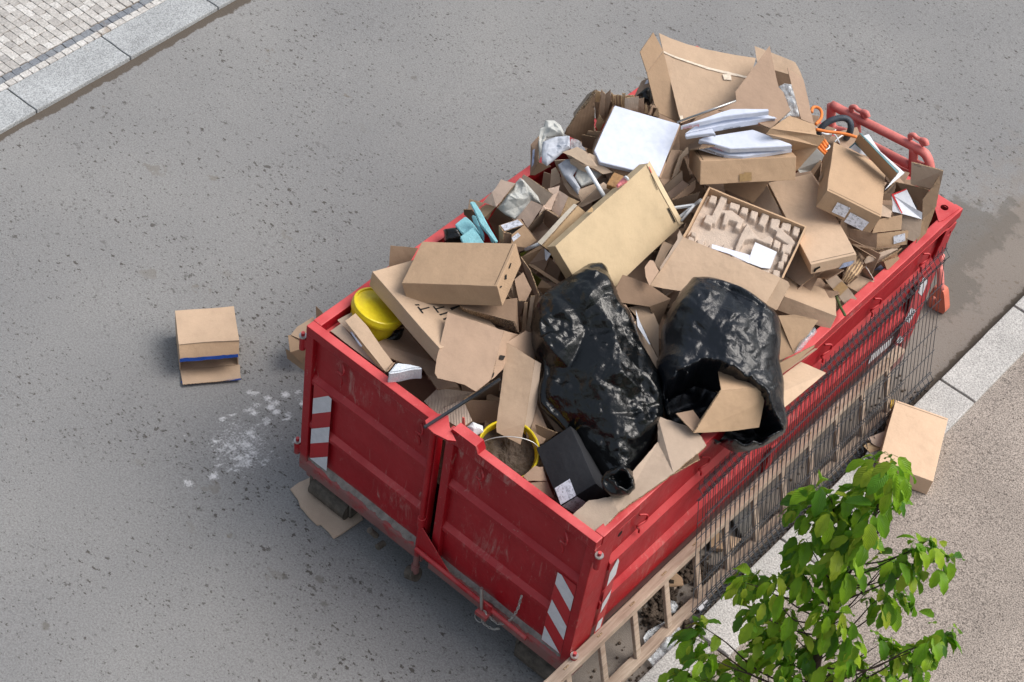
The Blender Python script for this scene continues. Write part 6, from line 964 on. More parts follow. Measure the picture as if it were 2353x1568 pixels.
{"name":"cardboard_piece","label":"grey sheet with a white label against the left rail behind the largest carton","cat":"cardboard","group":"loose cardboard thrown into the red container","parts":[{"k":"sheet","n":"panel","m":"card_g","p":[[[0.2656,2.7731,2.02],[0.2529,2.8441,2.1],[0.2875,2.8616,2.14],[0.4277,2.8056,2.02],[0.3402,2.7506,2.0326]]],"th":0.006,"w":0.004,"torn":0},{"k":"decal","n":"label","m":"label","p":[0.2917,2.828,2.1061,0.3173,2.8356,2.1293,0.2951,2.8525,2.1379,0.2864,2.8494,2.1295],"nn":[-0.3225,-0.7325,0.5996]}]},
{"name":"rubbish_bag","label":"small crumpled black bag wedged beside the largest carton","cat":"bag","parts":[{"k":"blob","n":"sack","m":"bag","p":[[0.3254,2.699,2.1015],[0.3321,2.759,2.127],[0.3391,2.7743,2.1319],[0.3656,2.7906,2.1313],[0.4135,2.7601,2.1027],[0.4289,2.7384,2.0881],[0.4381,2.6976,2.0666],[0.4115,2.7001,2.0758],[0.3765,2.6858,2.08],[0.3484,2.7003,2.0952]],"nn":[0.2664,-0.4016,0.8762],"H":0.05,"seed":8,"cr":0.02,"fine":0.01,"drop":0.5}]},
{"name":"cardboard_piece","label":"added dark sheet standing in for the shade behind the row of folded cartons","cat":"cardboard","group":"loose cardboard thrown into the red container","parts":[{"k":"sheet","n":"panel","m":"card_k","p":[[[0.1982,2.3804,2.22],[0.3574,2.512,2.22],[0.5362,2.6358,2.16],[0.564,2.6325,2.0946],[0.3221,2.4344,2.0993],[0.2911,2.3538,1.9623]]],"th":0.006,"w":0.004,"torn":0}]},  # added dark backing, its colour gives the shade between the upright cartons
{"name":"cardboard_piece","label":"added dark sheet standing in for the shaded gap behind the white pizza boxes","cat":"cardboard","group":"loose cardboard thrown into the red container","parts":[{"k":"sheet","n":"panel","m":"card_k","p":[[[0.777,2.5528,2.2],[0.935,2.7048,2.22],[1.1784,2.9923,2.24],[1.2772,2.8641,2.2978],[1.0476,2.3688,2.3244],[0.8542,2.481,2.1]]],"th":0.006,"w":0.004,"torn":0}]},  # added dark sheet that paints shade into the gap over the red wall
{"name":"cardboard_piece","label":"added dark sheet standing in for the black shaded void behind the polystyrene block","cat":"cardboard","group":"loose cardboard thrown into the red container","parts":[{"k":"sheet","n":"panel","m":"card_k","p":[[[0.465,0.2237,1.3],[0.6432,0.4361,1.34],[0.8129,0.36,1.24],[0.6924,0.2482,1.2287],[0.5353,0.2189,1.2718]]],"th":0.006,"w":0.004,"torn":0}]},  # added sheet, dark colour stands for the unlit void inside the container
{"name":"narrow_carton","label":"small carton with a tall white label standing on the left rail","cat":"box","group":"opened cardboard boxes in the heap","parts":[{"k":"sheet","n":"side_panel","m":"card_r","p":[[[0.131,1.8373,2.06],[0.1492,1.8813,2.12],[0.2244,1.8217,1.98],[0.1914,1.7971,1.86]]],"th":0.006,"w":0.004,"torn":0},{"k":"sheet","n":"front_panel","m":"card_w","p":[[[0.1921,1.7962,1.86],[0.2202,1.8286,1.97],[0.3028,1.8497,1.98],[0.2218,1.8055,1.8713]]],"th":0.006,"w":0.004,"torn":0},{"k":"decal","n":"label","m":"label_b","p":[0.2013,1.787,1.9438,0.2047,1.8015,1.9651,0.1668,1.84,2.0493,0.1587,1.8304,2.0386],"nn":[0.2976,-0.8103,0.5048]}]},
{"name":"packing_paper","label":"crumpled pale grey packing paper spilling over the left rail","cat":"paper","group":"crumpled packing paper on the heap","parts":[{"k":"blob","n":"paper","m":"greypaper","p":[[0.1101,1.9919,2.1622],[0.1539,2.0294,2.1661],[0.2028,2.0379,2.1551],[0.2478,2.0219,2.1341],[0.26,2.002,2.1212],[0.1862,1.9188,2.1055],[0.1953,1.8857,2.0876],[0.2549,1.7854,2.0235],[0.1604,1.8745,2.0931],[0.1145,1.931,2.1329],[0.1289,1.9545,2.1393]],"nn":[0.2664,-0.4016,0.8762],"H":0.07,"seed":21,"cr":0.07,"fine":0.02,"flat":1,"drop":0.4}]},
{"name":"packing_paper","label":"folded blue grey wrapping paper below the crumpled paper at the left rail","cat":"paper","group":"crumpled packing paper on the heap","parts":[{"k":"blob","n":"paper","m":"bluepaper","p":[[0.2325,1.8237,2.1615],[0.27,1.8991,2.1847],[0.3322,1.9638,2.1954],[0.3895,1.911,2.1538],[0.3681,1.8556,2.1349],[0.3617,1.8037,2.113],[0.3485,1.7354,2.0858],[0.3094,1.7303,2.0953],[0.2565,1.7841,2.1361]],"nn":[0.2664,-0.4016,0.8762],"H":0.06,"seed":22,"cr":0.06,"fine":0.012,"flat":1,"drop":0.4}]},
{"name":"packing_paper","label":"blue grey paper slumping between the fanned kraft sheets and the white pipe","cat":"paper","group":"crumpled packing paper on the heap","parts":[{"k":"blob","n":"paper","m":"bluepaper","p":[[0.3696,1.8252,2.0552],[0.3878,1.8829,2.0761],[0.4048,1.9036,2.0804],[0.4843,1.8942,2.052],[0.4878,1.8463,2.0289],[0.5718,1.8261,1.9941],[0.5884,1.7852,1.9704],[0.5328,1.7904,1.9897],[0.4412,1.8036,2.0236]],"nn":[0.2664,-0.4016,0.8762],"H":0.05,"seed":23,"cr":0.06,"fine":0.015,"flat":1,"drop":0.4}]},
{"name":"packing_paper","label":"pale green grey paper lump lying right behind the white pipe","cat":"paper","group":"crumpled packing paper on the heap","parts":[{"k":"blob","n":"paper","m":"greypaper","p":[[0.4736,1.9036,2.0388],[0.5253,1.956,2.0471],[0.6122,1.9892,2.0359],[0.6038,1.915,2.0044],[0.5647,1.8436,1.9836],[0.4925,1.8543,2.0104]],"nn":[0.2664,-0.4016,0.8762],"H":0.06,"seed":24,"cr":0.04,"fine":0.01,"flat":1,"drop":0.4}]},
{"name":"plastic_cover","label":"round clear plastic lid beside the folded wrapping paper","cat":"lid","parts":[{"k":"slab","n":"lid","m":"clearw","p":[[0.2467,2.113,2.02],[0.2619,2.1323,2.0224],[0.2856,2.1432,2.0222],[0.3155,2.1407,2.0187],[0.3379,2.1276,2.0138],[0.3567,2.1249,2.0114],[0.3788,2.1185,2.0079],[0.364,2.0975,2.0052],[0.3001,2.057,2.0035]],"th":0.02,"nn":[0.0976,-0.1952,0.9759],"w":0.003,"b":0.003}]},
{"name":"kraft_paper","label":"fan of stiff kraft paper sheets spread left of the blank white pizza box","cat":"paper","parts":[{"k":"sheet","n":"sheet","m":"kraft","p":[[[0.4055,1.8002,2.2],[0.4597,1.8765,2.24],[0.5101,1.9035,2.2183],[0.5736,1.9209,2.1686],[0.6056,1.927,2.14],[0.548,1.8802,2.1435],[0.4537,1.8312,2.1863]]],"th":0.003,"w":0.02,"torn":0},{"k":"sheet","n":"sheet","m":"kraft","p":[[[0.4021,1.8479,2.16],[0.461,1.8494,2.18],[0.4918,1.9661,2.04],[0.5678,1.9262,2.12],[0.4569,1.9658,2.0272],[0.3836,1.9255,2.0523]]],"th":0.003,"w":0.015,"torn":0},{"k":"sheet","n":"sheet","m":"kraft","p":[[[0.4412,1.8434,2.14],[0.5187,1.8835,2.1157],[0.5809,1.9269,2.1037],[0.6389,1.9488,2.08],[0.6769,2.0009,2.0901],[0.6023,1.9745,2.1218],[0.5458,1.971,2.157],[0.5093,1.9543,2.17]]],"th":0.003,"w":0.03,"torn":0},{"k":"sheet","n":"sheet","m":"kraft","p":[[[0.425,1.8694,2.11],[0.5397,1.898,2.11],[0.5501,1.9095,2.06],[0.4354,1.8832,2.0476]]],"th":0.003,"w":0.015,"torn":0}]},
{"name":"kraft_paper","label":"curled kraft paper sheet running down beside the blue grey paper","cat":"paper","parts":[{"k":"sheet","n":"sheet","m":"kraft","p":[[[0.3353,1.8333,2.06],[0.3812,1.8944,2.06],[0.3501,1.869,2.02],[0.3514,1.904,1.9373],[0.3402,1.8941,1.9244]],[[0.3743,1.8333,2.02],[0.3933,1.8363,2.02],[0.4508,1.8486,1.94],[0.4257,1.8455,1.9131]],[[0.4415,1.8208,1.94],[0.4566,1.8393,1.95],[0.5498,1.8652,1.88],[0.5621,1.8612,1.86],[0.497,1.8296,1.8885]]],"th":0.004,"w":0.01,"torn":0},{"k":"sheet","n":"sheet","m":"kraft","p":[[[0.3444,1.8056,2.0],[0.3592,1.8256,2.02],[0.3933,1.8358,1.9756],[0.4132,1.8299,1.92],[0.3738,1.7795,1.8738]]],"th":0.004,"w":0.02,"torn":0}]},
{"name":"kraft_paper","label":"crumpled kraft paper below the white pipe","cat":"paper","parts":[{"k":"sheet","n":"sheet","m":"kraft","p":[[[0.5624,1.8115,1.98],[0.6251,1.8982,2.02],[0.6459,1.9066,2.0],[0.6293,1.8528,1.9386],[0.6081,1.8089,1.9012],[0.586,1.8085,1.9366]]],"th":0.004,"w":0.025,"torn":0},{"k":"sheet","n":"sheet","m":"kraft","p":[[[0.6749,1.8796,2.06],[0.6824,1.907,2.07],[0.7385,1.9263,2.04],[0.723,1.8863,2.0],[0.6814,1.8503,2.0387]],[[0.6729,1.8582,2.05],[0.723,1.8863,2.0],[0.6393,1.784,1.9],[0.6093,1.7686,1.9]]],"th":0.005,"w":0.012,"torn":0}]},
{"name":"white_pipe","label":"straight white plastic pipe leaning down to the cream carton","cat":"pipe","group":"white plastic pipes in the heap","parts":[{"k":"tube","n":"pipe","m":"whiteplastic","p":[[0.5951,1.811,2.2],[0.7886,1.7776,2.1]],"r":0.014,"sq":0}]},
{"name":"tape_bundle","label":"bundle wrapped in brown tape behind the top edge of the cream carton","cat":"packaging","parts":[{"k":"slab","n":"bundle","m":"tapebrown","p":[[0.765,1.8218,2.16],[0.7429,1.9136,2.1898],[0.8057,1.9358,2.1901],[0.8221,1.8411,2.1601]],"th":0.05,"nn":[0.0953,-0.286,0.9535],"w":0.008,"b":0.003}]},
{"name":"plastic_packet","label":"small pink and white plastic packet on the cream carton edge","cat":"packaging","parts":[{"k":"blob","n":"packet","m":"pink","p":[[0.845,1.7928,2.2264],[0.8449,1.8625,2.2584],[0.8761,1.876,2.2551],[0.8838,1.8532,2.2422],[0.8657,1.7883,2.218]],"nn":[0.2664,-0.4016,0.8762],"H":0.03,"seed":31,"cr":0.015,"fine":0.01,"flat":1,"drop":0.3},{"k":"blob","n":"cap","m":"whiteplastic","p":[[0.8558,1.841,2.2714],[0.8597,1.8555,2.2768],[0.8848,1.8625,2.2724],[0.8893,1.8443,2.2627],[0.8742,1.8429,2.2667]],"nn":[0.2664,-0.4016,0.8762],"H":0.025,"seed":32,"cr":0.006,"fine":0.004,"drop":0.3}]},
{"name":"opened_carton","label":"open carton stuffed with grey paper leaning on the left rail, flaps spread","cat":"box","group":"opened cardboard boxes in the heap","parts":[{"k":"sheet","n":"left_flap","m":"card_pk","p":[[[0.174,1.3396,1.9],[0.2033,1.3843,1.98],[0.2124,1.4534,2.05],[0.3003,1.4855,2.06],[0.2741,1.3549,1.92]]],"th":0.006,"w":0.004,"torn":0.003},{"k":"sheet","n":"right_flap","m":"card_g","p":[[[0.3067,1.5509,2.1],[0.54,1.5698,2.08],[0.5214,1.5271,2.0],[0.495,1.5202,1.9928],[0.4544,1.5321,2.0265],[0.3029,1.5396,2.0785]]],"th":0.006,"w":0.004,"torn":0},{"k":"sheet","n":"front_flap","m":"card_pk","p":[[[0.4295,1.5025,1.99],[0.5107,1.5253,1.99],[0.501,1.4127,1.86],[0.4392,1.4205,1.8898],[0.4056,1.3943,1.8699]]],"th":0.006,"w":0.004,"torn":0},{"k":"sheet","n":"wall","m":"card_k","p":[[[0.2556,1.3849,1.88],[0.3824,1.4069,1.84],[0.2981,1.4331,1.7],[0.2757,1.4409,1.55],[0.1804,1.425,1.6867]]],"th":0.006,"w":0.004,"torn":0},{"k":"sheet","n":"wall","m":"card_g","p":[[[0.2865,1.4999,2.04],[0.2661,1.3695,1.9],[0.2087,1.4666,1.8],[0.2158,1.6139,1.9]]],"th":0.006,"w":0.004,"torn":0}]},
{"name":"packing_paper","label":"crumpled grey paper filling the open carton on the left rail","cat":"paper","group":"crumpled packing paper on the heap","parts":[{"k":"blob","n":"paper","m":"greypaper","p":[[0.2464,1.608,1.9929],[0.3347,1.6272,1.9748],[0.4101,1.6105,1.9443],[0.4535,1.5852,1.9195],[0.3987,1.5548,1.9222],[0.4065,1.4795,1.8853],[0.3941,1.4099,1.8572],[0.3295,1.3881,1.8668],[0.2639,1.3812,1.8836],[0.2567,1.4385,1.912],[0.2462,1.5409,1.9622]],"nn":[0.2664,-0.4016,0.8762],"H":0.07,"seed":41,"cr":0.085,"fine":0.012,"flat":1,"drop":0.4}]},
{"name":"cardboard_piece","label":"tan torn flaps behind the light blue foam strips at the left rail","cat":"cardboard","group":"loose cardboard thrown into the red container","parts":[{"k":"sheet","n":"flap","m":"card_w","p":[[[0.1633,1.3337,1.84],[0.1852,1.3706,1.87],[0.2483,1.386,1.88],[0.2295,1.3473,1.78],[0.2262,1.3122,1.8189]]],"th":0.006,"w":0.004,"torn":0.003},{"k":"sheet","n":"flap","m":"card_k","p":[[[0.086,1.2665,1.82],[0.1288,1.2978,1.83],[0.1801,1.3298,1.75],[0.1524,1.3078,1.7145],[0.0944,1.2699,1.776]]],"th":0.006,"w":0.004,"torn":0},{"k":"sheet","n":"flap","m":"card_r","p":[[[0.1251,1.2633,1.85],[0.1143,1.2801,1.92],[0.1908,1.3399,1.9],[0.1711,1.3093,1.8646],[0.1517,1.2878,1.8529]]],"th":0.006,"w":0.004,"torn":0}]},
{"name":"foam_strip","label":"longest light blue foam strip leaning upright at the left rail","cat":"foam","group":"light blue foam pieces by the left rail","parts":[{"k":"slab","n":"strip","m":"bluefoam","p":[[0.163,1.2141,1.98],[0.1848,1.2365,1.9867],[0.2652,1.2169,1.9574],[0.468,1.1607,1.8799],[0.4521,1.1445,1.8751],[0.3004,1.1662,1.9223],[0.2223,1.1924,1.9545]],"th":0.025,"nn":[0.2036,-0.4581,0.8653],"w":0.008,"b":0.006}]},
{"name":"foam_strip","label":"thin light blue foam strip left of the longest one","cat":"foam","group":"light blue foam pieces by the left rail","parts":[{"k":"slab","n":"strip","m":"bluefoam","p":[[0.2033,1.1964,1.9],[0.2216,1.2136,1.9048],[0.2825,1.1931,1.8796],[0.3363,1.1769,1.8584],[0.3698,1.1398,1.8308],[0.2776,1.1744,1.8708],[0.2477,1.1751,1.8783]],"th":0.025,"nn":[0.2036,-0.4581,0.8653],"w":0.008,"b":0.006}]},
{"name":"foam_strip","label":"short light blue foam strip tucked under the longest one","cat":"foam","group":"light blue foam pieces by the left rail","parts":[{"k":"slab","n":"strip","m":"bluefoam","p":[[0.2937,1.1852,1.89],[0.307,1.1984,1.8938],[0.4375,1.169,1.8476],[0.4204,1.1538,1.8436],[0.3791,1.1723,1.8631],[0.3184,1.1779,1.8803]],"th":0.02,"nn":[0.2036,-0.4581,0.8653],"w":0.008,"b":0.006}]},
{"name":"foam_sheet","label":"rear one of two curved light blue foam plates","cat":"foam","group":"light blue foam pieces by the left rail","parts":[{"k":"slab","n":"plate","m":"bluefoam","p":[[0.1246,1.1391,1.8],[0.1317,1.2239,1.8261],[0.2019,1.2148,1.8304],[0.2619,1.1982,1.8315],[0.3459,1.1609,1.8287],[0.2932,1.1146,1.8095],[0.2098,1.1169,1.8018]],"th":0.028,"nn":[-0.0953,-0.286,0.9535],"w":0.012,"b":0.006}]},
{"name":"foam_sheet","label":"front one of two curved light blue foam plates","cat":"foam","group":"light blue foam pieces by the left rail","parts":[{"k":"slab","n":"plate","m":"bluefoam","p":[[0.2418,1.0563,1.84],[0.2652,1.1457,1.8781],[0.3306,1.126,1.8768],[0.4038,1.0976,1.8727],[0.4111,1.0746,1.8642],[0.3123,1.0164,1.8311]],"th":0.028,"nn":[-0.0925,-0.3698,0.9245],"w":0.012,"b":0.006}]},
{"name":"rubbish_bag","label":"small knotted black bag end beside the light blue foam plates","cat":"bag","parts":[{"k":"blob","n":"sack","m":"bag","p":[[0.07,1.1035,1.7341],[0.1243,1.1657,1.7461],[0.1692,1.173,1.7358],[0.2182,1.1378,1.7047],[0.1422,1.0517,1.6884],[0.1041,1.0758,1.711]],"nn":[0.2664,-0.4016,0.8762],"H":0.07,"seed":51,"cr":0.02,"fine":0.01,"drop":0.5}]},
{"name":"opened_carton","label":"small carton with a printed white shipping label beside the blue foam","cat":"box","group":"opened cardboard boxes in the heap","parts":[{"k":"sheet","n":"side_panel","m":"card_w","p":[[[0.4055,1.2228,1.94],[0.4662,1.1991,1.94],[0.4736,1.2064,1.82],[0.4241,1.2301,1.7671]]],"th":0.006,"w":0.004,"torn":0},{"k":"sheet","n":"top_flap","m":"card_w","p":[[[0.409,1.2192,1.945],[0.4872,1.3051,2.0],[0.5043,1.3137,2.0037],[0.5427,1.3056,1.99],[0.459,1.2095,1.9278]]],"th":0.006,"w":0.004,"torn":0},{"k":"sheet","n":"front_flap","m":"card_r","p":[[[0.4609,1.2056,1.93],[0.4936,1.2323,1.93],[0.5029,1.2393,1.9202],[0.5117,1.2416,1.83],[0.4714,1.2084,1.823]]],"th":0.006,"w":0.004,"torn":0},{"k":"sheet","n":"side_panel","m":"card_w","p":[[[0.5115,1.2268,1.935],[0.541,1.3085,1.985],[0.6372,1.3312,1.9],[0.6098,1.2644,1.863],[0.563,1.2202,1.8706],[0.541,1.1997,1.8744]]],"th":0.006,"w":0.004,"torn":0},{"k":"sheet","n":"bottom_panel","m":"dark","p":[[[0.3798,1.3281,1.8],[0.4457,1.4321,1.82],[0.4646,1.3547,1.76],[0.4177,1.3041,1.76]]],"th":0.006,"w":0.004,"torn":0},{"k":"decal","n":"label","m":"label","p":[0.4207,1.2258,1.952,0.4905,1.3013,2.0002,0.5366,1.2992,1.9898,0.463,1.218,1.9379],"nn":[0.1435,-0.6229,0.769]},{"k":"decal","n":"label","m":"label","p":[0.5218,1.2174,1.9194,0.5349,1.2589,1.9469,0.5551,1.2643,1.9297,0.541,1.2182,1.8986],"nn":[0.6187,-0.5599,0.5512]}]},  # bottom panel is near black to paint the shade inside the opening
{"name":"opened_carton","label":"empty open carton seen into, right of the labelled small carton","cat":"box","group":"opened cardboard boxes in the heap","parts":[{"k":"sheet","n":"wall","m":"card_g","p":[[[0.4894,1.43,1.84],[0.5308,1.4648,1.94],[0.5433,1.5097,1.99],[0.4994,1.5739,1.8],[0.4569,1.5346,1.7]]],"th":0.006,"w":0.004,"torn":0.002},{"k":"sheet","n":"wall","m":"card_r","p":[[[0.5433,1.5097,1.99],[0.6119,1.5325,1.98],[0.6372,1.5307,1.97],[0.5565,1.5757,1.78],[0.4994,1.5739,1.8]]],"th":0.006,"w":0.004,"torn":0.002},{"k":"sheet","n":"bottom_panel","m":"card_pk","p":[[[0.4569,1.5346,1.7],[0.4994,1.5739,1.8],[0.5388,1.6116,1.74],[0.5104,1.5463,1.66]]],"th":0.006,"w":0.004,"torn":0}]},
{"name":"cardboard_piece","label":"pinkish torn carton panel with brown tape behind the empty open carton","cat":"cardboard","group":"loose cardboard thrown into the red container","parts":[{"k":"sheet","n":"panel","m":"card_pk","p":[[[0.4998,1.5422,1.97],[0.4906,1.6305,2.0],[0.4373,1.6542,2.0],[0.4833,1.719,2.02],[0.5087,1.6784,2.0199],[0.5425,1.5804,1.94],[0.5316,1.5276,1.9698],[0.5241,1.4742,1.9496]],[[0.5087,1.6784,2.02],[0.5915,1.6716,2.03],[0.6166,1.583,1.95],[0.6204,1.5623,1.9309],[0.5407,1.5846,1.93]]],"th":0.006,"w":0.004,"torn":0.003},{"k":"sheet","n":"panel","m":"card_c","p":[[[0.5915,1.6716,2.03],[0.6755,1.6802,2.04],[0.6479,1.6486,2.0],[0.6132,1.5799,1.92]]],"th":0.006,"w":0.004,"torn":0.003}]},
{"name":"long_carton","label":"long cream packaging strip lying along the left edge of the cream carton","cat":"box","parts":[{"k":"sheet","n":"top_panel","m":"creamw","p":[[[0.6853,1.2658,1.97],[0.6917,1.5927,2.09],[0.7206,1.5885,2.1],[0.7264,1.255,1.9824]]],"th":0.01,"w":0.006,"torn":0},{"k":"sheet","n":"side_panel","m":"card_c","p":[[[0.7167,1.2699,1.965],[0.7178,1.593,2.095],[0.7672,1.6263,2.05],[0.7522,1.2946,1.9329]]],"th":0.006,"w":0.004,"torn":0}]},
{"name":"cardboard_piece","label":"small cartons remains with a strip of white tape below the long cream strip","cat":"cardboard","group":"loose cardboard thrown into the red container","parts":[{"k":"sheet","n":"panel","m":"card_w","p":[[[0.5646,1.3009,1.72],[0.6089,1.4062,1.78],[0.6377,1.4152,1.78],[0.6154,1.315,1.66]]],"th":0.006,"w":0.004,"torn":0},{"k":"sheet","n":"panel","m":"card_r","p":[[[0.6467,1.2778,1.74],[0.6471,1.3981,1.8],[0.7232,1.3763,1.78],[0.7344,1.3191,1.7]]],"th":0.006,"w":0.004,"torn":0},{"k":"sheet","n":"panel","m":"card_k","p":[[[0.7177,1.3849,1.77],[0.8168,1.3887,1.74],[0.8302,1.3483,1.68],[0.729,1.3278,1.6879]]],"th":0.006,"w":0.004,"torn":0},{"k":"sheet","n":"panel","m":"card_w","p":[[[0.6475,1.2686,1.735],[0.6522,1.2898,1.74],[0.8963,1.3311,1.7],[0.875,1.3042,1.6969]]],"th":0.01,"w":0.004,"torn":0},{"k":"sheet","n":"tape","m":"paper","p":[[[0.6585,1.3998,1.8],[0.7149,1.3979,1.795],[0.7261,1.343,1.78],[0.7096,1.3489,1.7828]]],"th":0.001,"w":0.004,"torn":0},{"k":"sheet","n":"panel","m":"card_w","p":[[[0.8045,1.1706,1.72],[0.8039,1.2085,1.76],[0.8962,1.2263,1.74],[0.8478,1.1984,1.66]]],"th":0.006,"w":0.004,"torn":0}]},
{"name":"green_crate","label":"dark olive green plastic showing between cartons beside the cream carton","cat":"packaging","parts":[{"k":"sheet","n":"panel","m":"olive","p":[[[0.5266,1.3326,1.7],[0.5639,1.3808,1.74],[0.5427,1.3306,1.68]]],"th":0.006,"w":0.004,"torn":0},{"k":"sheet","n":"panel","m":"olive","p":[[[0.6309,1.2968,1.66],[0.7504,1.2917,1.66],[0.7299,1.2841,1.56],[0.6725,1.2909,1.6116]]],"th":0.006,"w":0.004,"torn":0}]},
{"name":"white_pipe","label":"thin white pipe poking out under the long cream strip","cat":"pipe","group":"white plastic pipes in the heap","parts":[{"k":"tube","n":"pipe","m":"whiteplastic","p":[[0.583,1.301,1.8],[0.6552,1.3451,1.88]],"r":0.012,"sq":0}]},
{"name":"opened_carton","label":"empty opened carton with a long inner floor between the pizza boxes and the cream carton","cat":"box","group":"opened cardboard boxes in the heap","parts":[{"k":"sheet","n":"wall","m":"card_g","p":[[[0.9138,2.2798,1.96],[0.9718,2.362,2.08],[0.9873,2.3721,2.0],[0.9364,2.3006,1.9014]]],"th":0.006,"w":0.004,"torn":0},{"k":"sheet","n":"bottom_panel","m":"card_pk","p":[[[0.937,2.3002,1.9],[0.9768,2.3919,1.98],[1.0191,2.4199,1.95],[0.9743,2.3118,1.8522]]],"th":0.006,"w":0.004,"torn":0},{"k":"sheet","n":"wall","m":"card_r","p":[[[1.0193,2.2261,1.94],[1.0753,2.3775,2.06],[1.0857,2.3805,1.9998],[1.0831,2.3678,1.9763],[1.0686,2.3301,1.95]]],"th":0.006,"w":0.004,"torn":0},{"k":"sheet","n":"wall","m":"card_k","p":[[[1.0114,2.3966,1.98],[1.0264,2.4401,2.02],[1.0454,2.4356,2.0],[1.0294,2.3994,1.9695]]],"th":0.006,"w":0.004,"torn":0}]},
{"name":"cardboard_piece","label":"tall leaning carton panel at the right edge of the blank white pizza box","cat":"cardboard","group":"loose cardboard thrown into the red container","parts":[{"k":"sheet","n":"panel","m":"card_r","p":[[[0.8947,2.231,2.04],[0.8821,2.326,2.22],[0.9215,2.3952,2.2],[0.9234,2.3769,2.167],[0.9269,2.3259,2.0],[0.9253,2.2562,1.9819]]],"th":0.006,"w":0.004,"torn":0},{"k":"sheet","n":"panel","m":"card_g","p":[[[0.9376,2.3062,2.02],[0.9414,2.3435,2.2],[0.9576,2.3912,2.26],[0.9678,2.406,2.2001],[0.9531,2.3668,2.1728],[0.9472,2.3668,2.06],[0.9555,2.3534,2.051]]],"th":0.006,"w":0.004,"torn":0.002}]},
{"name":"cardboard_piece","label":"dark brown flaps in the gap left of the carton under the pizza box","cat":"cardboard","group":"loose cardboard thrown into the red container","parts":[{"k":"sheet","n":"panel","m":"card_k","p":[[[0.8952,2.4638,1.98],[0.9119,2.4453,2.1],[0.9879,2.4624,1.96],[0.9701,2.4715,1.9033],[0.9337,2.4741,1.8977]]],"th":0.006,"w":0.004,"torn":0},{"k":"sheet","n":"panel","m":"card_k","p":[[[1.0137,2.4748,1.97],[1.0919,2.5026,1.9],[1.0873,2.4678,1.82],[1.026,2.4413,1.863]]],"th":0.006,"w":0.004,"torn":0},{"k":"sheet","n":"panel","m":"card_g","p":[[[1.0022,2.2642,1.9],[1.1215,2.3843,1.98],[1.1093,2.3964,1.88],[1.0153,2.2984,1.8297]]],"th":0.006,"w":0.004,"torn":0},{"k":"sheet","n":"panel","m":"card_k","p":[[[1.0037,2.3384,1.78],[1.0654,2.4082,1.8],[1.0941,2.4391,1.66],[1.0437,2.3819,1.6316]]],"th":0.006,"w":0.004,"torn":0}]},
{"name":"white_pipe","label":"short white plastic pipe lying level at the right of the cream carton","cat":"pipe","group":"white plastic pipes in the heap","parts":[{"k":"tube","n":"pipe","m":"whiteplastic","p":[[1.0753,2.1827,1.94],[1.1681,2.2616,1.98]],"r":0.011,"sq":1}]},
{"name":"white_pipe","label":"thick white pipe crossing under the mailer box corner","cat":"pipe","group":"white plastic pipes in the heap","parts":[{"k":"tube","n":"pipe","m":"whiteplastic","p":[[1.1323,2.1658,1.9],[1.1378,2.3958,1.92]],"r":0.012,"sq":0}]},
{"name":"white_pipe","label":"lowest of the white pipes beside the cream carton","cat":"pipe","group":"white plastic pipes in the heap","parts":[{"k":"tube","n":"pipe","m":"whiteplastic","p":[[1.1702,2.1383,1.92],[1.178,2.245,2.0]],"r":0.009,"sq":0}]},
{"name":"cardboard_piece","label":"brown carton side in the shadow under the pizza carton","cat":"cardboard","group":"loose cardboard thrown into the red container","parts":[{"k":"sheet","n":"panel","m":"card_w","p":[[[1.1387,2.6504,1.9],[1.358,2.8466,1.95],[1.3557,2.7437,1.8],[1.3037,2.72,1.822],[1.1488,2.6498,1.86]]],"th":0.006,"w":0.004,"torn":0}]},
{"name":"opened_carton","label":"open carton at the rear right corner holding a white and red box","cat":"box","group":"opened cardboard boxes in the heap","parts":[{"k":"sheet","n":"back_flap","m":"card_g","p":[[[2.0189,3.4435,2.2],[2.2135,3.5297,2.2],[2.2257,3.5527,2.02],[2.1666,3.5288,1.9968],[2.0643,3.4394,2.04]]],"th":0.008,"w":0.004,"torn":0},{"k":"decal","n":"torn_patch","m":"ribs","p":[2.0374,3.4492,2.1913,2.0773,3.4669,2.1918,2.0935,3.4763,2.1685,2.0959,3.4842,2.0996,2.0889,3.4861,2.0484,2.0553,3.4745,2.0142,2.0368,3.4561,2.1182],"nn":[0.4033,-0.9107,-0.0893]},{"k":"sheet","n":"wall","m":"card_k","p":[[[1.9789,3.404,2.02],[2.1744,3.506,2.02],[2.1891,3.481,1.8],[1.9881,3.4813,1.78]]],"th":0.006,"w":0.004,"torn":0},{"k":"sheet","n":"wall","m":"card_g","p":[[[1.9798,3.405,2.02],[1.9556,3.3327,1.95],[1.9541,3.4587,1.85],[1.9607,3.4912,1.86]]],"th":0.006,"w":0.004,"torn":0},{"k":"sheet","n":"wall","m":"card_w","p":[[[2.2667,3.3215,1.94],[2.1965,3.394,2.02],[2.2071,3.4547,2.1],[2.2093,3.4948,2.18],[2.2422,3.4773,2.1357],[2.2986,3.3904,2.0345],[2.2957,3.401,1.78],[2.281,3.3291,1.72]]],"th":0.008,"w":0.004,"torn":0.002},{"k":"sheet","n":"front_panel","m":"card_g","p":[[[2.0781,3.2522,1.92],[2.1432,3.2765,1.9271],[2.2626,3.3209,1.94],[2.3106,3.2598,1.86],[2.2981,3.2239,1.825],[2.2552,3.2114,1.8241],[2.1823,3.2251,1.8602]]],"th":0.008,"w":0.004,"torn":0}]},
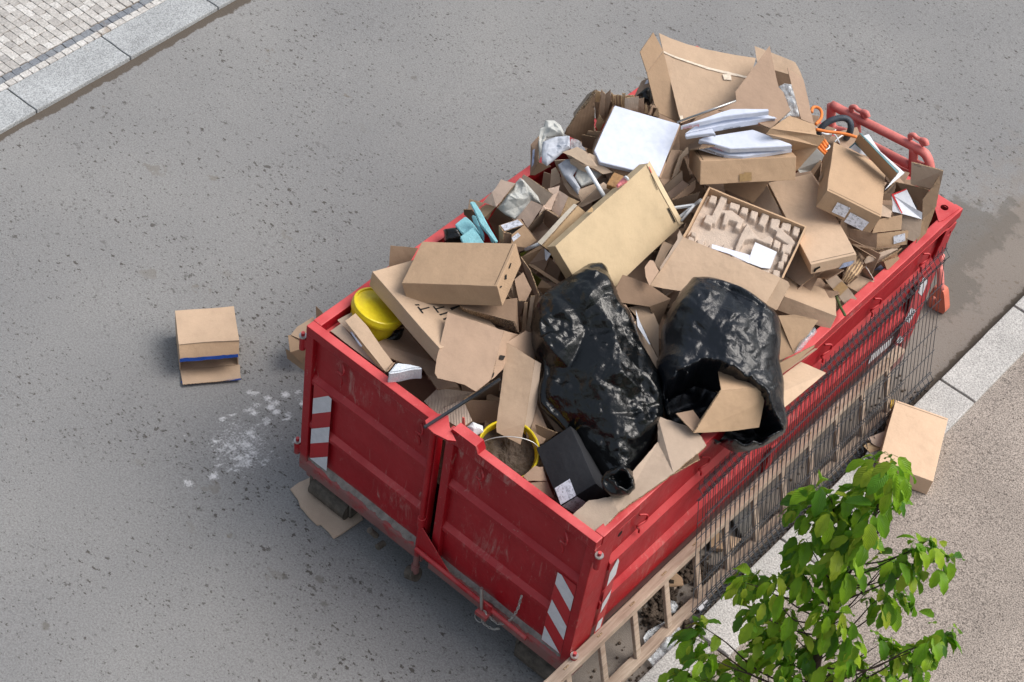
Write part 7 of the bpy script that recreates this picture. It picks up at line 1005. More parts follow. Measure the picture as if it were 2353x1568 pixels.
{"name":"product_box","label":"white carton with a red border lying inside the rear right open carton","cat":"box","parts":[{"k":"sheet","n":"carton","m":"paper","p":[[[2.0035,3.3339,1.97],[2.0569,3.4221,2.0],[2.2044,3.3287,1.98],[2.2446,3.331,1.983],[2.2663,3.31,1.95],[2.1476,3.2512,1.9531],[2.0858,3.2342,1.94]]],"th":0.006,"w":0.004,"torn":0},{"k":"decal","n":"border","m":"inkred","p":[2.0035,3.3306,1.9721,2.0112,3.3404,1.9756,2.1488,3.2533,1.9569,2.1438,3.2481,1.9551],"nn":[-0.055,-0.2914,0.955]},{"k":"decal","n":"border","m":"inkred","p":[2.0051,3.3335,1.9731,2.0538,3.4167,2.0013,2.0624,3.4153,2.0014,2.0195,3.3342,1.9742],"nn":[-0.055,-0.2914,0.955]}]},
{"name":"black_reel","label":"round black reel inside the rear right open carton","cat":"reel","parts":[],"bucket":{"c":[2.1027,3.4828,1.9],"n":[0.5363,0.1867,0.8231],"r":0.06,"h":0.05,"lid":2}},
{"name":"opened_carton","label":"low brown tray carton with a white label, below the tilted labelled carton","cat":"box","group":"opened cardboard boxes in the heap","parts":[{"k":"sheet","n":"side_panel","m":"card_r","p":[[[1.9405,2.9915,1.84],[2.1,3.0663,1.86],[2.1354,3.0497,1.76],[1.9718,2.9786,1.757]]],"th":0.006,"w":0.004,"torn":0},{"k":"sheet","n":"front_panel","m":"card_w","p":[[[2.1,3.0663,1.86],[2.2379,3.2248,1.88],[2.2661,3.2118,1.78],[2.1331,3.056,1.754]]],"th":0.006,"w":0.004,"torn":0},{"k":"sheet","n":"back_flap","m":"card_w","p":[[[2.0786,3.0342,1.87],[2.0557,3.1051,1.93],[2.1539,3.2471,1.95],[2.2002,3.1911,1.883]]],"th":0.006,"w":0.004,"torn":0.002},{"k":"decal","n":"label","m":"label","p":[2.1811,3.1432,1.8448,2.2274,3.2032,1.8674,2.2483,3.2011,1.8106,2.2019,3.1409,1.788],"nn":[0.7055,-0.6496,0.2834]}]},
{"name":"narrow_carton","label":"small slotted carton insert beside the white and red carton","cat":"box","parts":[{"k":"sheet","n":"panel","m":"card_g","p":[[[2.0596,3.1276,1.95],[2.026,3.1728,2.0],[2.0795,3.2178,2.0],[2.0875,3.2235,1.95],[2.1142,3.1671,1.9457]]],"th":0.006,"w":0.004,"torn":0},{"k":"sheet","n":"panel","m":"card_r","p":[[[2.0061,3.2066,2.0],[2.054,3.2535,2.0],[2.0679,3.251,1.97],[2.0157,3.2019,1.9736]]],"th":0.006,"w":0.004,"torn":0},{"k":"sheet","n":"panel","m":"card_k","p":[[[1.9806,3.2605,2.01],[2.0141,3.2903,2.01],[2.0414,3.2884,1.97],[1.995,3.2463,1.9689]]],"th":0.006,"w":0.004,"torn":0}]},
{"name":"cardboard_stack","label":"dark crumpled flattened cartons below the tray carton with the white label","cat":"cardboard","group":"loose cardboard thrown into the red container","parts":[{"k":"sheet","n":"folded_sheet","m":"card_k","p":[[[2.0162,2.9259,1.8],[2.1461,3.0073,1.8],[2.2452,3.1514,1.8],[2.2481,3.1259,1.8],[2.1195,2.9707,1.8],[2.0428,2.9213,1.8]]],"th":0.006,"w":0.004,"torn":0},{"k":"sheet","n":"folded_sheet","m":"card_k","p":[[[2.0666,2.9505,1.76],[2.1753,3.0691,1.77],[2.1352,3.0072,1.72],[2.0934,2.9633,1.7206]]],"th":0.006,"w":0.004,"torn":0},{"k":"sheet","n":"folded_sheet","m":"card_g","p":[[[2.1366,2.9072,1.74],[2.1344,2.9321,1.76],[2.2351,3.1219,1.8],[2.251,3.1247,1.7869],[2.1993,3.023,1.72],[2.1513,2.9086,1.727]]],"th":0.006,"w":0.004,"torn":0},{"k":"sheet","n":"folded_sheet","m":"card_c","p":[[[2.2119,3.011,1.73],[2.2712,3.1354,1.8],[2.2539,3.1273,1.7436],[2.2521,3.1633,1.691],[2.2151,3.0441,1.7]]],"th":0.006,"w":0.004,"torn":0}]},
{"name":"narrow_carton","label":"small dark carton with a blue tinted label against the right rail","cat":"box","parts":[{"k":"sheet","n":"top_panel","m":"card_w","p":[[[2.222,3.0242,1.72],[2.2743,3.1035,1.75],[2.287,3.1129,1.7336],[2.2623,3.0506,1.66],[2.254,3.0397,1.6591]]],"th":0.006,"w":0.004,"torn":0},{"k":"sheet","n":"front_panel","m":"card_k","p":[[[2.2038,3.0256,1.71],[2.2193,3.0343,1.71],[2.2587,3.0686,1.64],[2.2198,2.988,1.56],[2.148,3.014,1.5972]]],"th":0.006,"w":0.004,"torn":0},{"k":"decal","n":"label","m":"label_b","p":[2.2074,3.0294,1.68,2.2414,3.0568,1.632,2.1918,3.0502,1.5108,2.1603,3.0219,1.5719],"nn":[0.4833,-0.8624,-0.1506]}]},
{"name":"opened_carton","label":"torn open carton packed with crumpled brown sheets at the right rail","cat":"box","group":"opened cardboard boxes in the heap","parts":[{"k":"sheet","n":"front_flap","m":"card_g","p":[[[2.0361,2.6148,1.7],[2.0608,2.6709,1.74],[2.1072,2.6723,1.7246],[2.1675,2.6729,1.7035],[2.2678,2.664,1.66],[2.2404,2.6024,1.6162],[2.1102,2.6105,1.6698]]],"th":0.008,"w":0.004,"torn":0.002},{"k":"sheet","n":"wall","m":"card_r","p":[[[2.1469,2.8712,1.72],[2.192,2.8649,1.74],[2.2529,2.8843,1.67],[2.1172,2.8982,1.6276]]],"th":0.006,"w":0.004,"torn":0},{"k":"sheet","n":"bottom_panel","m":"card_p","p":[[[2.1254,2.848,1.66],[2.257,2.8844,1.66],[2.2432,2.7814,1.6],[2.1366,2.7659,1.6085]]],"th":0.006,"w":0.004,"torn":0},{"k":"sheet","n":"edge_strip","m":"paper","p":[[[2.1762,2.8665,1.75],[2.1968,2.8635,1.74],[2.258,2.8737,1.68],[2.2404,2.9008,1.6496]]],"th":0.002,"w":0.004,"torn":0},{"k":"decal","n":"tape","m":"tapec","p":[2.1098,2.6076,1.6715,2.1267,2.669,1.7189,2.1818,2.6703,1.7003,2.1687,2.6116,1.6539],"nn":[0.2604,-0.6335,0.7286]},{"k":"sheet","n":"crumpled_sheet","m":"card_k","p":[[[2.0783,2.88,1.8],[2.0923,2.8753,1.8],[2.1094,2.7622,1.75],[2.1217,2.6902,1.7],[2.1107,2.6978,1.7],[2.0953,2.76,1.75]]],"th":0.004,"w":0.012,"torn":0.003},{"k":"sheet","n":"crumpled_sheet","m":"card_c","p":[[[2.0878,2.8765,1.794],[2.1019,2.8718,1.794],[2.1198,2.7603,1.75],[2.1279,2.6916,1.7],[2.1169,2.6992,1.7],[2.1056,2.7582,1.75]]],"th":0.004,"w":0.012,"torn":0.003},{"k":"sheet","n":"crumpled_sheet","m":"card_k","p":[[[2.0974,2.873,1.788],[2.1114,2.8684,1.788],[2.1302,2.7584,1.75],[2.134,2.693,1.7],[2.123,2.7007,1.7],[2.116,2.7563,1.75]]],"th":0.004,"w":0.012,"torn":0.003},{"k":"sheet","n":"crumpled_sheet","m":"card_c","p":[[[2.1069,2.8696,1.782],[2.121,2.8649,1.782],[2.1406,2.7565,1.75],[2.1402,2.6944,1.7],[2.1292,2.7021,1.7],[2.1264,2.7544,1.75]]],"th":0.004,"w":0.012,"torn":0.003},{"k":"sheet","n":"crumpled_sheet","m":"card_k","p":[[[2.1165,2.8661,1.776],[2.1305,2.8615,1.776],[2.1509,2.7547,1.75],[2.1463,2.6958,1.7],[2.1354,2.7035,1.7],[2.1368,2.7525,1.75]]],"th":0.004,"w":0.012,"torn":0.003},{"k":"sheet","n":"crumpled_sheet","m":"card_c","p":[[[2.126,2.8627,1.77],[2.1401,2.858,1.77],[2.1613,2.7528,1.75],[2.1525,2.6972,1.7],[2.1415,2.7049,1.7],[2.1472,2.7506,1.75]]],"th":0.004,"w":0.012,"torn":0.003},{"k":"sheet","n":"crumpled_sheet","m":"card_k","p":[[[2.1356,2.8592,1.764],[2.1496,2.8546,1.764],[2.1716,2.7509,1.75],[2.1586,2.6987,1.7],[2.1477,2.7063,1.7],[2.1575,2.7488,1.75]]],"th":0.004,"w":0.012,"torn":0.003},{"k":"sheet","n":"crumpled_sheet","m":"card_c","p":[[[2.1451,2.8557,1.758],[2.1591,2.8511,1.758],[2.182,2.749,1.75],[2.1648,2.7001,1.7],[2.1538,2.7077,1.7],[2.1679,2.7469,1.75]]],"th":0.004,"w":0.012,"torn":0.003},{"k":"sheet","n":"crumpled_sheet","m":"card_k","p":[[[2.1547,2.8523,1.752],[2.1687,2.8477,1.752],[2.1923,2.7472,1.75],[2.1709,2.7015,1.7],[2.16,2.7091,1.7],[2.1782,2.745,1.75]]],"th":0.004,"w":0.012,"torn":0.003}]},
{"name":"cardboard_piece","label":"upright curved brown sheet beside the gaping black bag at the right rail","cat":"cardboard","group":"loose cardboard thrown into the red container","parts":[{"k":"sheet","n":"panel","m":"card_w","p":[[[2.056,1.9282,1.92],[2.0986,1.9104,1.93],[2.1725,1.9858,1.94],[2.2933,2.0759,1.92],[2.2919,1.8736,1.76],[2.2385,1.7799,1.72]]],"th":0.006,"w":0.006,"torn":0}]},
{"name":"cardboard_piece","label":"thin folded sheet sticking out over the right rail beside the gaping bag","cat":"cardboard","group":"loose cardboard thrown into the red container","parts":[{"k":"sheet","n":"panel","m":"card_w","p":[[[2.2975,1.6633,1.84],[2.3841,1.9194,1.88],[2.3866,1.9087,1.8688],[2.3396,1.6717,1.78]]],"th":0.006,"w":0.004,"torn":0},{"k":"sheet","n":"panel","m":"card_r","p":[[[2.3386,1.677,1.77],[2.4071,1.929,1.86],[2.3907,1.918,1.86],[2.33,1.674,1.78]]],"th":0.006,"w":0.004,"torn":0}]},
{"name":"cardboard_piece","label":"flat brown sheet jutting out over the mesh panels from the right rail","cat":"cardboard","group":"loose cardboard thrown into the red container","parts":[{"k":"sheet","n":"panel","m":"card_p","p":[[[2.3451,1.6715,1.76],[2.358,1.8543,1.76],[2.528,1.8754,1.78],[2.4863,1.4642,1.72],[2.4039,1.4949,1.7685]]],"th":0.008,"w":0.004,"torn":0}]},
{"name":"plastic_film","label":"crumpled clear plastic bag caught at the right rail","cat":"film","parts":[{"k":"blob","n":"film","m":"clear","p":[[2.294,1.8655,1.7729],[2.2768,1.9339,1.8095],[2.2782,1.9915,1.8354],[2.29,2.0624,1.8643],[2.319,2.0526,1.851],[2.3156,1.9892,1.823],[2.3133,1.9031,1.7842]],"nn":[0.2664,-0.4016,0.8762],"H":0.04,"seed":61,"cr":0.05,"fine":0.02,"flat":1,"drop":0.4}]},
{"name":"stick","label":"green wooden stick leaning on the right rail","cat":"stick","parts":[{"k":"tube","n":"stick","m":"greenstick","p":[[2.1218,2.6404,1.62],[2.2283,2.5123,1.68],[2.3216,2.408,1.74]],"r":0.009,"sq":0}]},
{"name":"ring_binder","label":"teal edged ring binder cover with white pages, leaning at the rear","cat":"binder","parts":[{"k":"sheet","n":"cover","m":"card_w","p":[[[1.67,3.2971,2.3],[2.0189,3.2751,2.22],[1.9848,3.318,2.08],[1.7705,3.3265,2.1472],[1.6452,3.3295,2.1934]]],"th":0.008,"w":0.004,"torn":0},{"k":"sheet","n":"edge","m":"teal","p":[[[1.6699,3.2934,2.312],[1.6776,3.3001,2.312],[2.0257,3.2654,2.232],[2.0235,3.2516,2.2292]]],"th":0.006,"w":0.004,"torn":0},{"k":"sheet","n":"page","m":"paper","p":[[[1.6875,3.34,2.27],[1.7006,3.3778,2.27],[1.8288,3.3494,2.22],[2.0186,3.3875,2.14],[2.0145,3.1582,2.1286],[1.9965,3.3473,2.159]]],"th":0.003,"w":0.004,"torn":0},{"k":"sheet","n":"cover","m":"teal","p":[[[1.646,3.2704,2.18],[1.6525,3.3238,2.2],[1.7557,3.3864,2.1],[1.7282,3.3547,2.1187]]],"th":0.006,"w":0.004,"torn":0},{"k":"sheet","n":"page","m":"paper","p":[[[1.6566,3.2643,2.185],[1.6639,3.3022,2.205],[1.743,3.3641,2.12],[1.7115,3.3224,2.1392]]],"th":0.003,"w":0.004,"torn":0}]},
{"name":"white_board","label":"off white board leaning behind the tilted labelled carton","cat":"board","parts":[{"k":"sheet","n":"panel","m":"offwhite","p":[[[1.4719,2.9777,2.05],[1.512,3.0774,2.2],[1.5751,3.0794,2.18],[1.5781,3.0608,2.1482],[1.534,3.04,2.04],[1.4937,2.9748,2.0371]]],"th":0.006,"w":0.004,"torn":0}]},
{"name":"cardboard_piece","label":"small folded flap with a dark hollow left of the tilted labelled carton","cat":"cardboard","group":"loose cardboard thrown into the red container","parts":[{"k":"sheet","n":"flap","m":"card_p","p":[[[1.5433,3.0185,2.06],[1.5712,3.0466,2.16],[1.5863,3.0473,2.1463],[1.57,3.0208,2.04]]],"th":0.006,"w":0.004,"torn":0},{"k":"sheet","n":"flap","m":"card_k","p":[[[1.5524,3.0647,2.0],[1.5541,3.12,2.08],[1.5944,3.0912,1.94]]],"th":0.006,"w":0.004,"torn":0}]},
{"name":"opened_carton","label":"brown carton with blue tape edges lying alone on the road, flap towards the viewer","cat":"box","parts":[{"k":"frontbox","n":"carton","m":"card_p","o":[-1.3289,0.1136,0.0038],"x":[0.6147,0.7887,0.0057],"y":[-0.7887,0.6147,0.0001],"d":[0.4128,0.3192,0.27]},{"k":"sheet","n":"flap","m":"card_w","p":[[[-1.3308,0.1115,0.268],[-1.0794,0.4448,0.268],[-1.0345,0.3961,0.165],[-1.2776,0.0725,0.1638]]],"th":0.006,"w":0.004,"torn":0},{"k":"sheet","n":"flap","m":"card_p","p":[[[-1.3294,0.117,0.012],[-1.0709,0.4447,0.012],[-0.9575,0.3432,0.03],[-1.1971,0.0199,0.0314]]],"th":0.006,"w":0.004,"torn":0},{"k":"sheet","n":"tape","m":"bluetape","p":[[[-1.2807,0.0736,0.194],[-1.0344,0.3908,0.194],[-1.0264,0.3861,0.174],[-1.2723,0.0654,0.1684]]],"th":0.002,"w":0,"torn":0.003},{"k":"sheet","n":"tape","m":"bluetape","p":[[[-1.2154,0.0341,0.02],[-0.9596,0.345,0.036],[-0.9537,0.3395,0.03],[-1.2059,0.0278,0.0116]],[[-1.2361,0.0372,0.02],[-1.2198,0.0543,0.02],[-1.2044,0.0265,0.02]]],"th":0.002,"w":0,"torn":0}]},
{"name":"opened_carton","label":"crumpled open carton on the road behind the front left corner of the container","cat":"box","parts":[{"k":"sheet","n":"top_panel","m":"card_p","p":[[[-0.8718,0.74,0.26],[-0.891,0.8239,0.27],[-0.8739,0.9651,0.28],[-0.733,0.8867,0.26],[-0.743,0.771,0.24],[-0.8151,0.761,0.254]]],"th":0.006,"w":0.008,"torn":0},{"k":"sheet","n":"front_panel","m":"card_w","p":[[[-0.8829,0.7261,0.255],[-0.8732,0.7437,0.255],[-0.8237,0.7703,0.24],[-0.7257,0.7862,0.22],[-0.7141,0.7526,0.03],[-0.796,0.6604,0.2018]]],"th":0.006,"w":0.008,"torn":0},{"k":"sheet","n":"flap","m":"card_w","p":[[[-0.8805,0.7036,0.13],[-0.723,0.7459,0.13],[-0.6908,0.7301,0.01],[-0.8559,0.6956,0.0581]]],"th":0.006,"w":0.004,"torn":0.003},{"k":"sheet","n":"flap","m":"card_k","p":[[[-0.8615,0.9692,0.4],[-0.8039,0.985,0.36],[-0.7929,0.9264,0.26],[-0.8211,0.9395,0.3109]]],"th":0.006,"w":0.004,"torn":0}]},
{"name":"cardboard_piece","label":"flattened wet cardboard scrap under the front left roller of the container","cat":"cardboard","parts":[{"k":"slab","n":"sheet","m":"card_g","p":[[-0.0353,-0.0897,0.022],[-0.0345,-0.0051,0.022],[-0.01,0.0916,0.022],[0.087,0.1456,0.022],[0.2682,0.1634,0.022],[0.4801,0.0751,0.022],[0.4656,-0.0521,0.022],[0.4457,-0.1775,0.022],[0.3844,-0.1595,0.022],[0.3105,-0.154,0.022],[0.3019,-0.1752,0.022],[0.2277,-0.1697,0.022],[0.1154,-0.146,0.022],[0.0617,-0.112,0.022]],"th":0.014,"nn":[0.0,0.0,1.0],"w":0.01,"b":0.003}]},
{"name":"cardboard_box","label":"closed brown carton lying across the kerb and the gravel, right of the mesh panels","cat":"box","parts":[{"k":"box","n":"carton","m":"card_p","o":[2.7416,2.842,0.1037],"x":[0.9257,0.3757,-0.0431],"y":[-0.3761,0.9266,-0.0011],"d":[0.3919,0.6212,0.1504],"seam":"cd"}]},
{"name":"cardboard_piece","label":"small cardboard flaps pinned under the carton on the kerb","cat":"cardboard","parts":[{"k":"sheet","n":"flap","m":"card_pk","p":[[[2.5354,3.0637,0.14],[2.5949,3.202,0.16],[2.6586,3.0788,0.126],[2.6029,3.0585,0.1296]]],"th":0.006,"w":0.004,"torn":0},{"k":"sheet","n":"flap","m":"card_c","p":[[[2.5503,3.0073,0.115],[2.5635,3.0607,0.12],[2.6556,3.0885,0.115],[2.6185,2.9967,0.1077]]],"th":0.006,"w":0.004,"torn":0}]},
{"name":"plastic_packet","label":"bit of yellow foil behind the carton on the kerb","cat":"packaging","parts":[{"k":"blob","n":"packet","m":"foil","p":[[2.4562,3.49,0.1434],[2.4793,3.5183,0.1494],[2.493,3.491,0.1327],[2.5092,3.4549,0.1112],[2.4906,3.4472,0.1134]],"nn":[0.2664,-0.4016,0.8762],"H":0.03,"seed":71,"cr":0.02,"fine":0.01,"flat":1,"drop":0.4}]},
{"name":"plastic_film","label":"torn clear plastic sheeting in the dirt below the wooden ladder","cat":"film","parts":[{"k":"blob","n":"film","m":"clear","p":[[2.4085,0.6572,0.05],[2.3952,0.722,0.05],[2.4198,0.8253,0.05],[2.4488,0.9237,0.05],[2.5467,0.8834,0.05],[2.5856,0.8342,0.05],[2.6058,0.7378,0.05],[2.6058,0.6417,0.05],[2.5892,0.5298,0.05],[2.5309,0.5479,0.05],[2.5306,0.6435,0.05],[2.4509,0.622,0.05]],"nn":[0.0,0.0,1.0],"H":0.03,"seed":72,"cr":0.06,"fine":0.012,"flat":1,"drop":0.2}]},
{"name":"plastic_film","label":"small wad of clear plastic between ladder and container","cat":"film","parts":[{"k":"blob","n":"film","m":"clear","p":[[2.3538,1.0085,0.05],[2.3837,1.0285,0.05],[2.4203,1.015,0.05],[2.4357,0.9604,0.05],[2.4189,0.9236,0.05],[2.3718,0.9362,0.05]],"nn":[0.0,0.0,1.0],"H":0.03,"seed":73,"cr":0.05,"fine":0.012,"flat":1,"drop":0.2}]},
{"name":"cardboard_piece","label":"pair of cardboard scraps in the dirt under the near end of the mesh panels","cat":"cardboard","parts":[{"k":"slab","n":"sheet","m":"card_w","p":[[2.2355,1.1568,0.03],[2.2394,1.2341,0.03],[2.2963,1.2304,0.03],[2.3391,1.1883,0.03],[2.2759,1.11,0.03]],"th":0.01,"nn":[0.0,0.0,1.0],"w":0.003,"b":0.003},{"k":"slab","n":"sheet","m":"card_g","p":[[2.2703,1.1143,0.02],[2.3098,1.159,0.02],[2.3365,1.0748,0.02],[2.311,1.0612,0.02]],"th":0.01,"nn":[0.0,0.0,1.0],"w":0.003,"b":0.003}]},
{"name":"cardboard_piece","label":"brown carton remains seen through the mesh under the ladder","cat":"cardboard","parts":[{"k":"slab","n":"sheet","m":"card_w","p":[[2.2263,1.6269,0.06],[2.262,1.7014,0.06],[2.3577,1.5963,0.06],[2.2852,1.5478,0.06]],"th":0.04,"nn":[0.0,0.0,1.0],"w":0.003,"b":0.003},{"k":"slab","n":"sheet","m":"card_p","p":[[2.3166,1.7293,0.05],[2.395,1.7708,0.05],[2.4007,1.7133,0.05],[2.4014,1.6383,0.05]],"th":0.03,"nn":[0.0,0.0,1.0],"w":0.003,"b":0.003}]},
{"name":"concrete_slab","label":"dark flat concrete slab lying under the ladder","cat":"slab","parts":[{"k":"slab","n":"slab","m":"concrete","p":[[2.2274,1.8632,0.05],[2.265,2.0124,0.05],[2.3617,1.9419,0.05],[2.387,1.7817,0.05]],"th":0.04,"nn":[0.0,0.0,1.0],"w":0.003,"b":0.003}]},
{"name":"paper_scrap","label":"white paper scrap under the lower corner of the mesh panels","cat":"paper","parts":[{"k":"slab","n":"sheet","m":"paper","p":[[2.5208,1.0779,0.06],[2.5254,1.1897,0.06],[2.5686,1.1734,0.06],[2.5561,1.0896,0.06]],"th":0.01,"nn":[0.0,0.0,1.0],"w":0.003,"b":0.003}]},
{"name":"paper_scrap","label":"crumpled white paper beside the bucket of dirt","cat":"paper","parts":[{"k":"blob","n":"paper","m":"whitepaper","p":[[1.186,0.0882,1.5871],[1.1921,0.1357,1.607],[1.2542,0.1576,1.5982],[1.2763,0.1395,1.5832],[1.2575,0.096,1.5689],[1.2885,0.0823,1.5532],[1.2448,0.0731,1.5623]],"nn":[0.2664,-0.4016,0.8762],"H":0.04,"seed":81,"cr":0.02,"fine":0.01,"flat":1,"drop":0.4}]},
{"name":"red_strap","label":"short pale red plastic tongue standing beside the gate latch","cat":"strap","parts":[{"k":"sheet","n":"strap","m":"redp","p":[[[1.1824,0.0371,1.72],[1.1948,0.0419,1.72],[1.2151,0.0382,1.64],[1.1926,0.0304,1.6465]]],"th":0.006,"w":0.004,"torn":0}]},
{"name":"traffic_barrier","label":"faded red plastic barrier standing behind the rear wall of the container","cat":"barrier","parts":[{"k":"tube","n":"frame","m":"redplastic","p":[[1.0477,4.17,1.634],[1.291,4.17,1.6554],[1.5683,4.17,1.6828],[1.7882,4.17,1.6993],[1.8506,4.17,1.6789],[1.8963,4.17,1.6154],[1.9357,4.17,1.5023]],"r":0.034,"sq":0},{"k":"tube","n":"frame","m":"redplastic","p":[[1.0477,4.17,1.634],[1.1031,4.17,1.4611],[1.2252,4.17,1.4849],[1.3944,4.17,1.5026],[1.5902,4.17,1.5202],[1.7507,4.17,1.5343]],"r":0.034,"sq":0},{"k":"tube","n":"post","m":"redplastic","p":[[1.2495,4.17,1.6594],[1.3029,4.17,1.5177]],"r":0.034,"sq":0},{"k":"tube","n":"post","m":"redplastic","p":[[1.7339,4.17,1.6939],[1.7823,4.17,1.524],[1.8466,4.17,1.3752]],"r":0.034,"sq":0},{"k":"tube","n":"frame","m":"redplastic","p":[[1.7703,4.17,1.5796],[1.8665,4.17,1.5949]],"r":0.026,"sq":0},{"k":"tube","n":"frame","m":"redplastic","p":[[1.1031,4.17,1.4611],[1.1735,4.17,1.2362]],"r":0.034,"sq":0},{"k":"tube","n":"frame","m":"redplastic","p":[[1.4794,4.17,1.4125],[1.7757,4.17,1.4553],[1.8264,4.17,1.4389]],"r":0.034,"sq":0},{"k":"tube","n":"clip","m":"redplastic","p":[[1.2144,4.17,1.6803],[1.1955,4.17,1.7054],[1.223,4.17,1.7296],[1.2484,4.17,1.7213],[1.3106,4.17,1.7246],[1.3216,4.17,1.7069]],"r":0.017,"sq":0},{"k":"tube","n":"clip","m":"redplastic","p":[[1.3247,4.17,1.6964],[1.2883,4.17,1.7224],[1.3186,4.17,1.7361],[1.3399,4.17,1.7127]],"r":0.02,"sq":0},{"k":"tube","n":"clip","m":"redplastic","p":[[1.6974,4.17,1.7382],[1.6784,4.17,1.7629],[1.7045,4.17,1.7865],[1.7294,4.17,1.7784],[1.7897,4.17,1.7815],[1.8008,4.17,1.7641]],"r":0.017,"sq":0},{"k":"tube","n":"clip","m":"redplastic","p":[[1.8041,4.17,1.7539],[1.7681,4.17,1.7795],[1.7972,4.17,1.7928],[1.8185,4.17,1.7698]],"r":0.02,"sq":0}]},
{"name":"traffic_barrier","label":"second barrier foot, bright orange with an oval hole, at the rear right corner","cat":"barrier","parts":[],"foot":{"p":[[2.0772,4.655,0.1996],[2.1195,4.655,0.2163],[2.17,4.655,0.2077],[2.2361,4.655,0.0466],[2.2272,4.655,0.0128],[2.091,4.655,-0.0186],[2.0698,4.655,0.0879]],"hole":[2.1144,4.655,0.0906],"leg":[[2.0754,4.655,0.417],[2.102,4.655,0.3751],[2.1576,4.655,0.2402]]}},
{"name":"cable_bundle","label":"orange cable loops spilling over the rear wall beside the largest carton","cat":"cable","parts":[{"k":"tube","n":"cable","m":"orange","p":[[1.1909,3.5565,2.02],[1.1702,3.5946,2.02],[1.1788,3.6226,2.02],[1.2125,3.6264,2.02],[1.2502,3.5919,2.02],[1.2738,3.5371,2.02],[1.2809,3.4745,2.02]],"r":0.011,"sq":0},{"k":"tube","n":"cable","m":"orange","p":[[1.3102,3.4319,2.02],[1.3748,3.4706,2.02],[1.4316,3.5166,2.02],[1.4852,3.5511,2.02],[1.5485,3.5794,2.02]],"r":0.011,"sq":0},{"k":"tube","n":"cable","m":"orange","p":[[1.4165,3.2974,2.02],[1.4688,3.277,2.02],[1.5064,3.2699,2.02]],"r":0.011,"sq":0},{"k":"tube","n":"cable","m":"orange","p":[[1.4175,3.3279,2.02],[1.4667,3.304,2.02],[1.4943,3.2955,2.02]],"r":0.011,"sq":0},{"k":"tube","n":"cable","m":"orange","p":[[1.4115,3.3606,2.02],[1.4646,3.331,2.02]],"r":0.011,"sq":0},{"k":"tube","n":"cable","m":"orange","p":[[1.4078,3.3861,2.02],[1.4556,3.3602,2.02]],"r":0.011,"sq":0}]},
{"name":"flexible_hose","label":"thick dark corrugated hose arching in front of the red barrier","cat":"hose","parts":[{"k":"tube","n":"hose","m":"hose","p":[[1.2958,3.5299,1.9],[1.297,3.5524,1.96],[1.3192,3.601,2.0],[1.3568,3.6516,2.02],[1.3963,3.6834,2.02],[1.4314,3.6851,2.0],[1.4488,3.6769,1.95],[1.4301,3.6942,1.86]],"r":0.021,"sq":0}]},
{"name":"cable_bundle","label":"thin white wires tangled below the dark hose","cat":"cable","parts":[{"k":"tube","n":"wire","m":"whiteplastic","p":[[1.2533,3.5307,1.95],[1.3062,3.5188,1.95],[1.3534,3.531,1.95],[1.3768,3.5619,1.95],[1.3727,3.6127,1.95]],"r":0.005,"sq":0},{"k":"tube","n":"wire","m":"whiteplastic","p":[[1.3242,3.5087,1.95],[1.3636,3.5323,1.95],[1.3695,3.5889,1.95]],"r":0.005,"sq":0},{"k":"tube","n":"wire","m":"whiteplastic","p":[[1.3678,3.567,1.95],[1.4132,3.5572,1.95],[1.4676,3.5177,1.95]],"r":0.005,"sq":0},{"k":"tube","n":"wire","m":"whiteplastic","p":[[1.4378,3.5046,1.95],[1.4343,3.5505,1.95],[1.4371,3.6037,1.95]],"r":0.005,"sq":0},{"k":"tube","n":"wire","m":"whiteplastic","p":[[1.4189,3.3947,1.95],[1.4256,3.4415,1.95],[1.4434,3.4315,1.95],[1.443,3.3917,1.95],[1.4196,3.3856,1.95]],"r":0.005,"sq":0}]}],
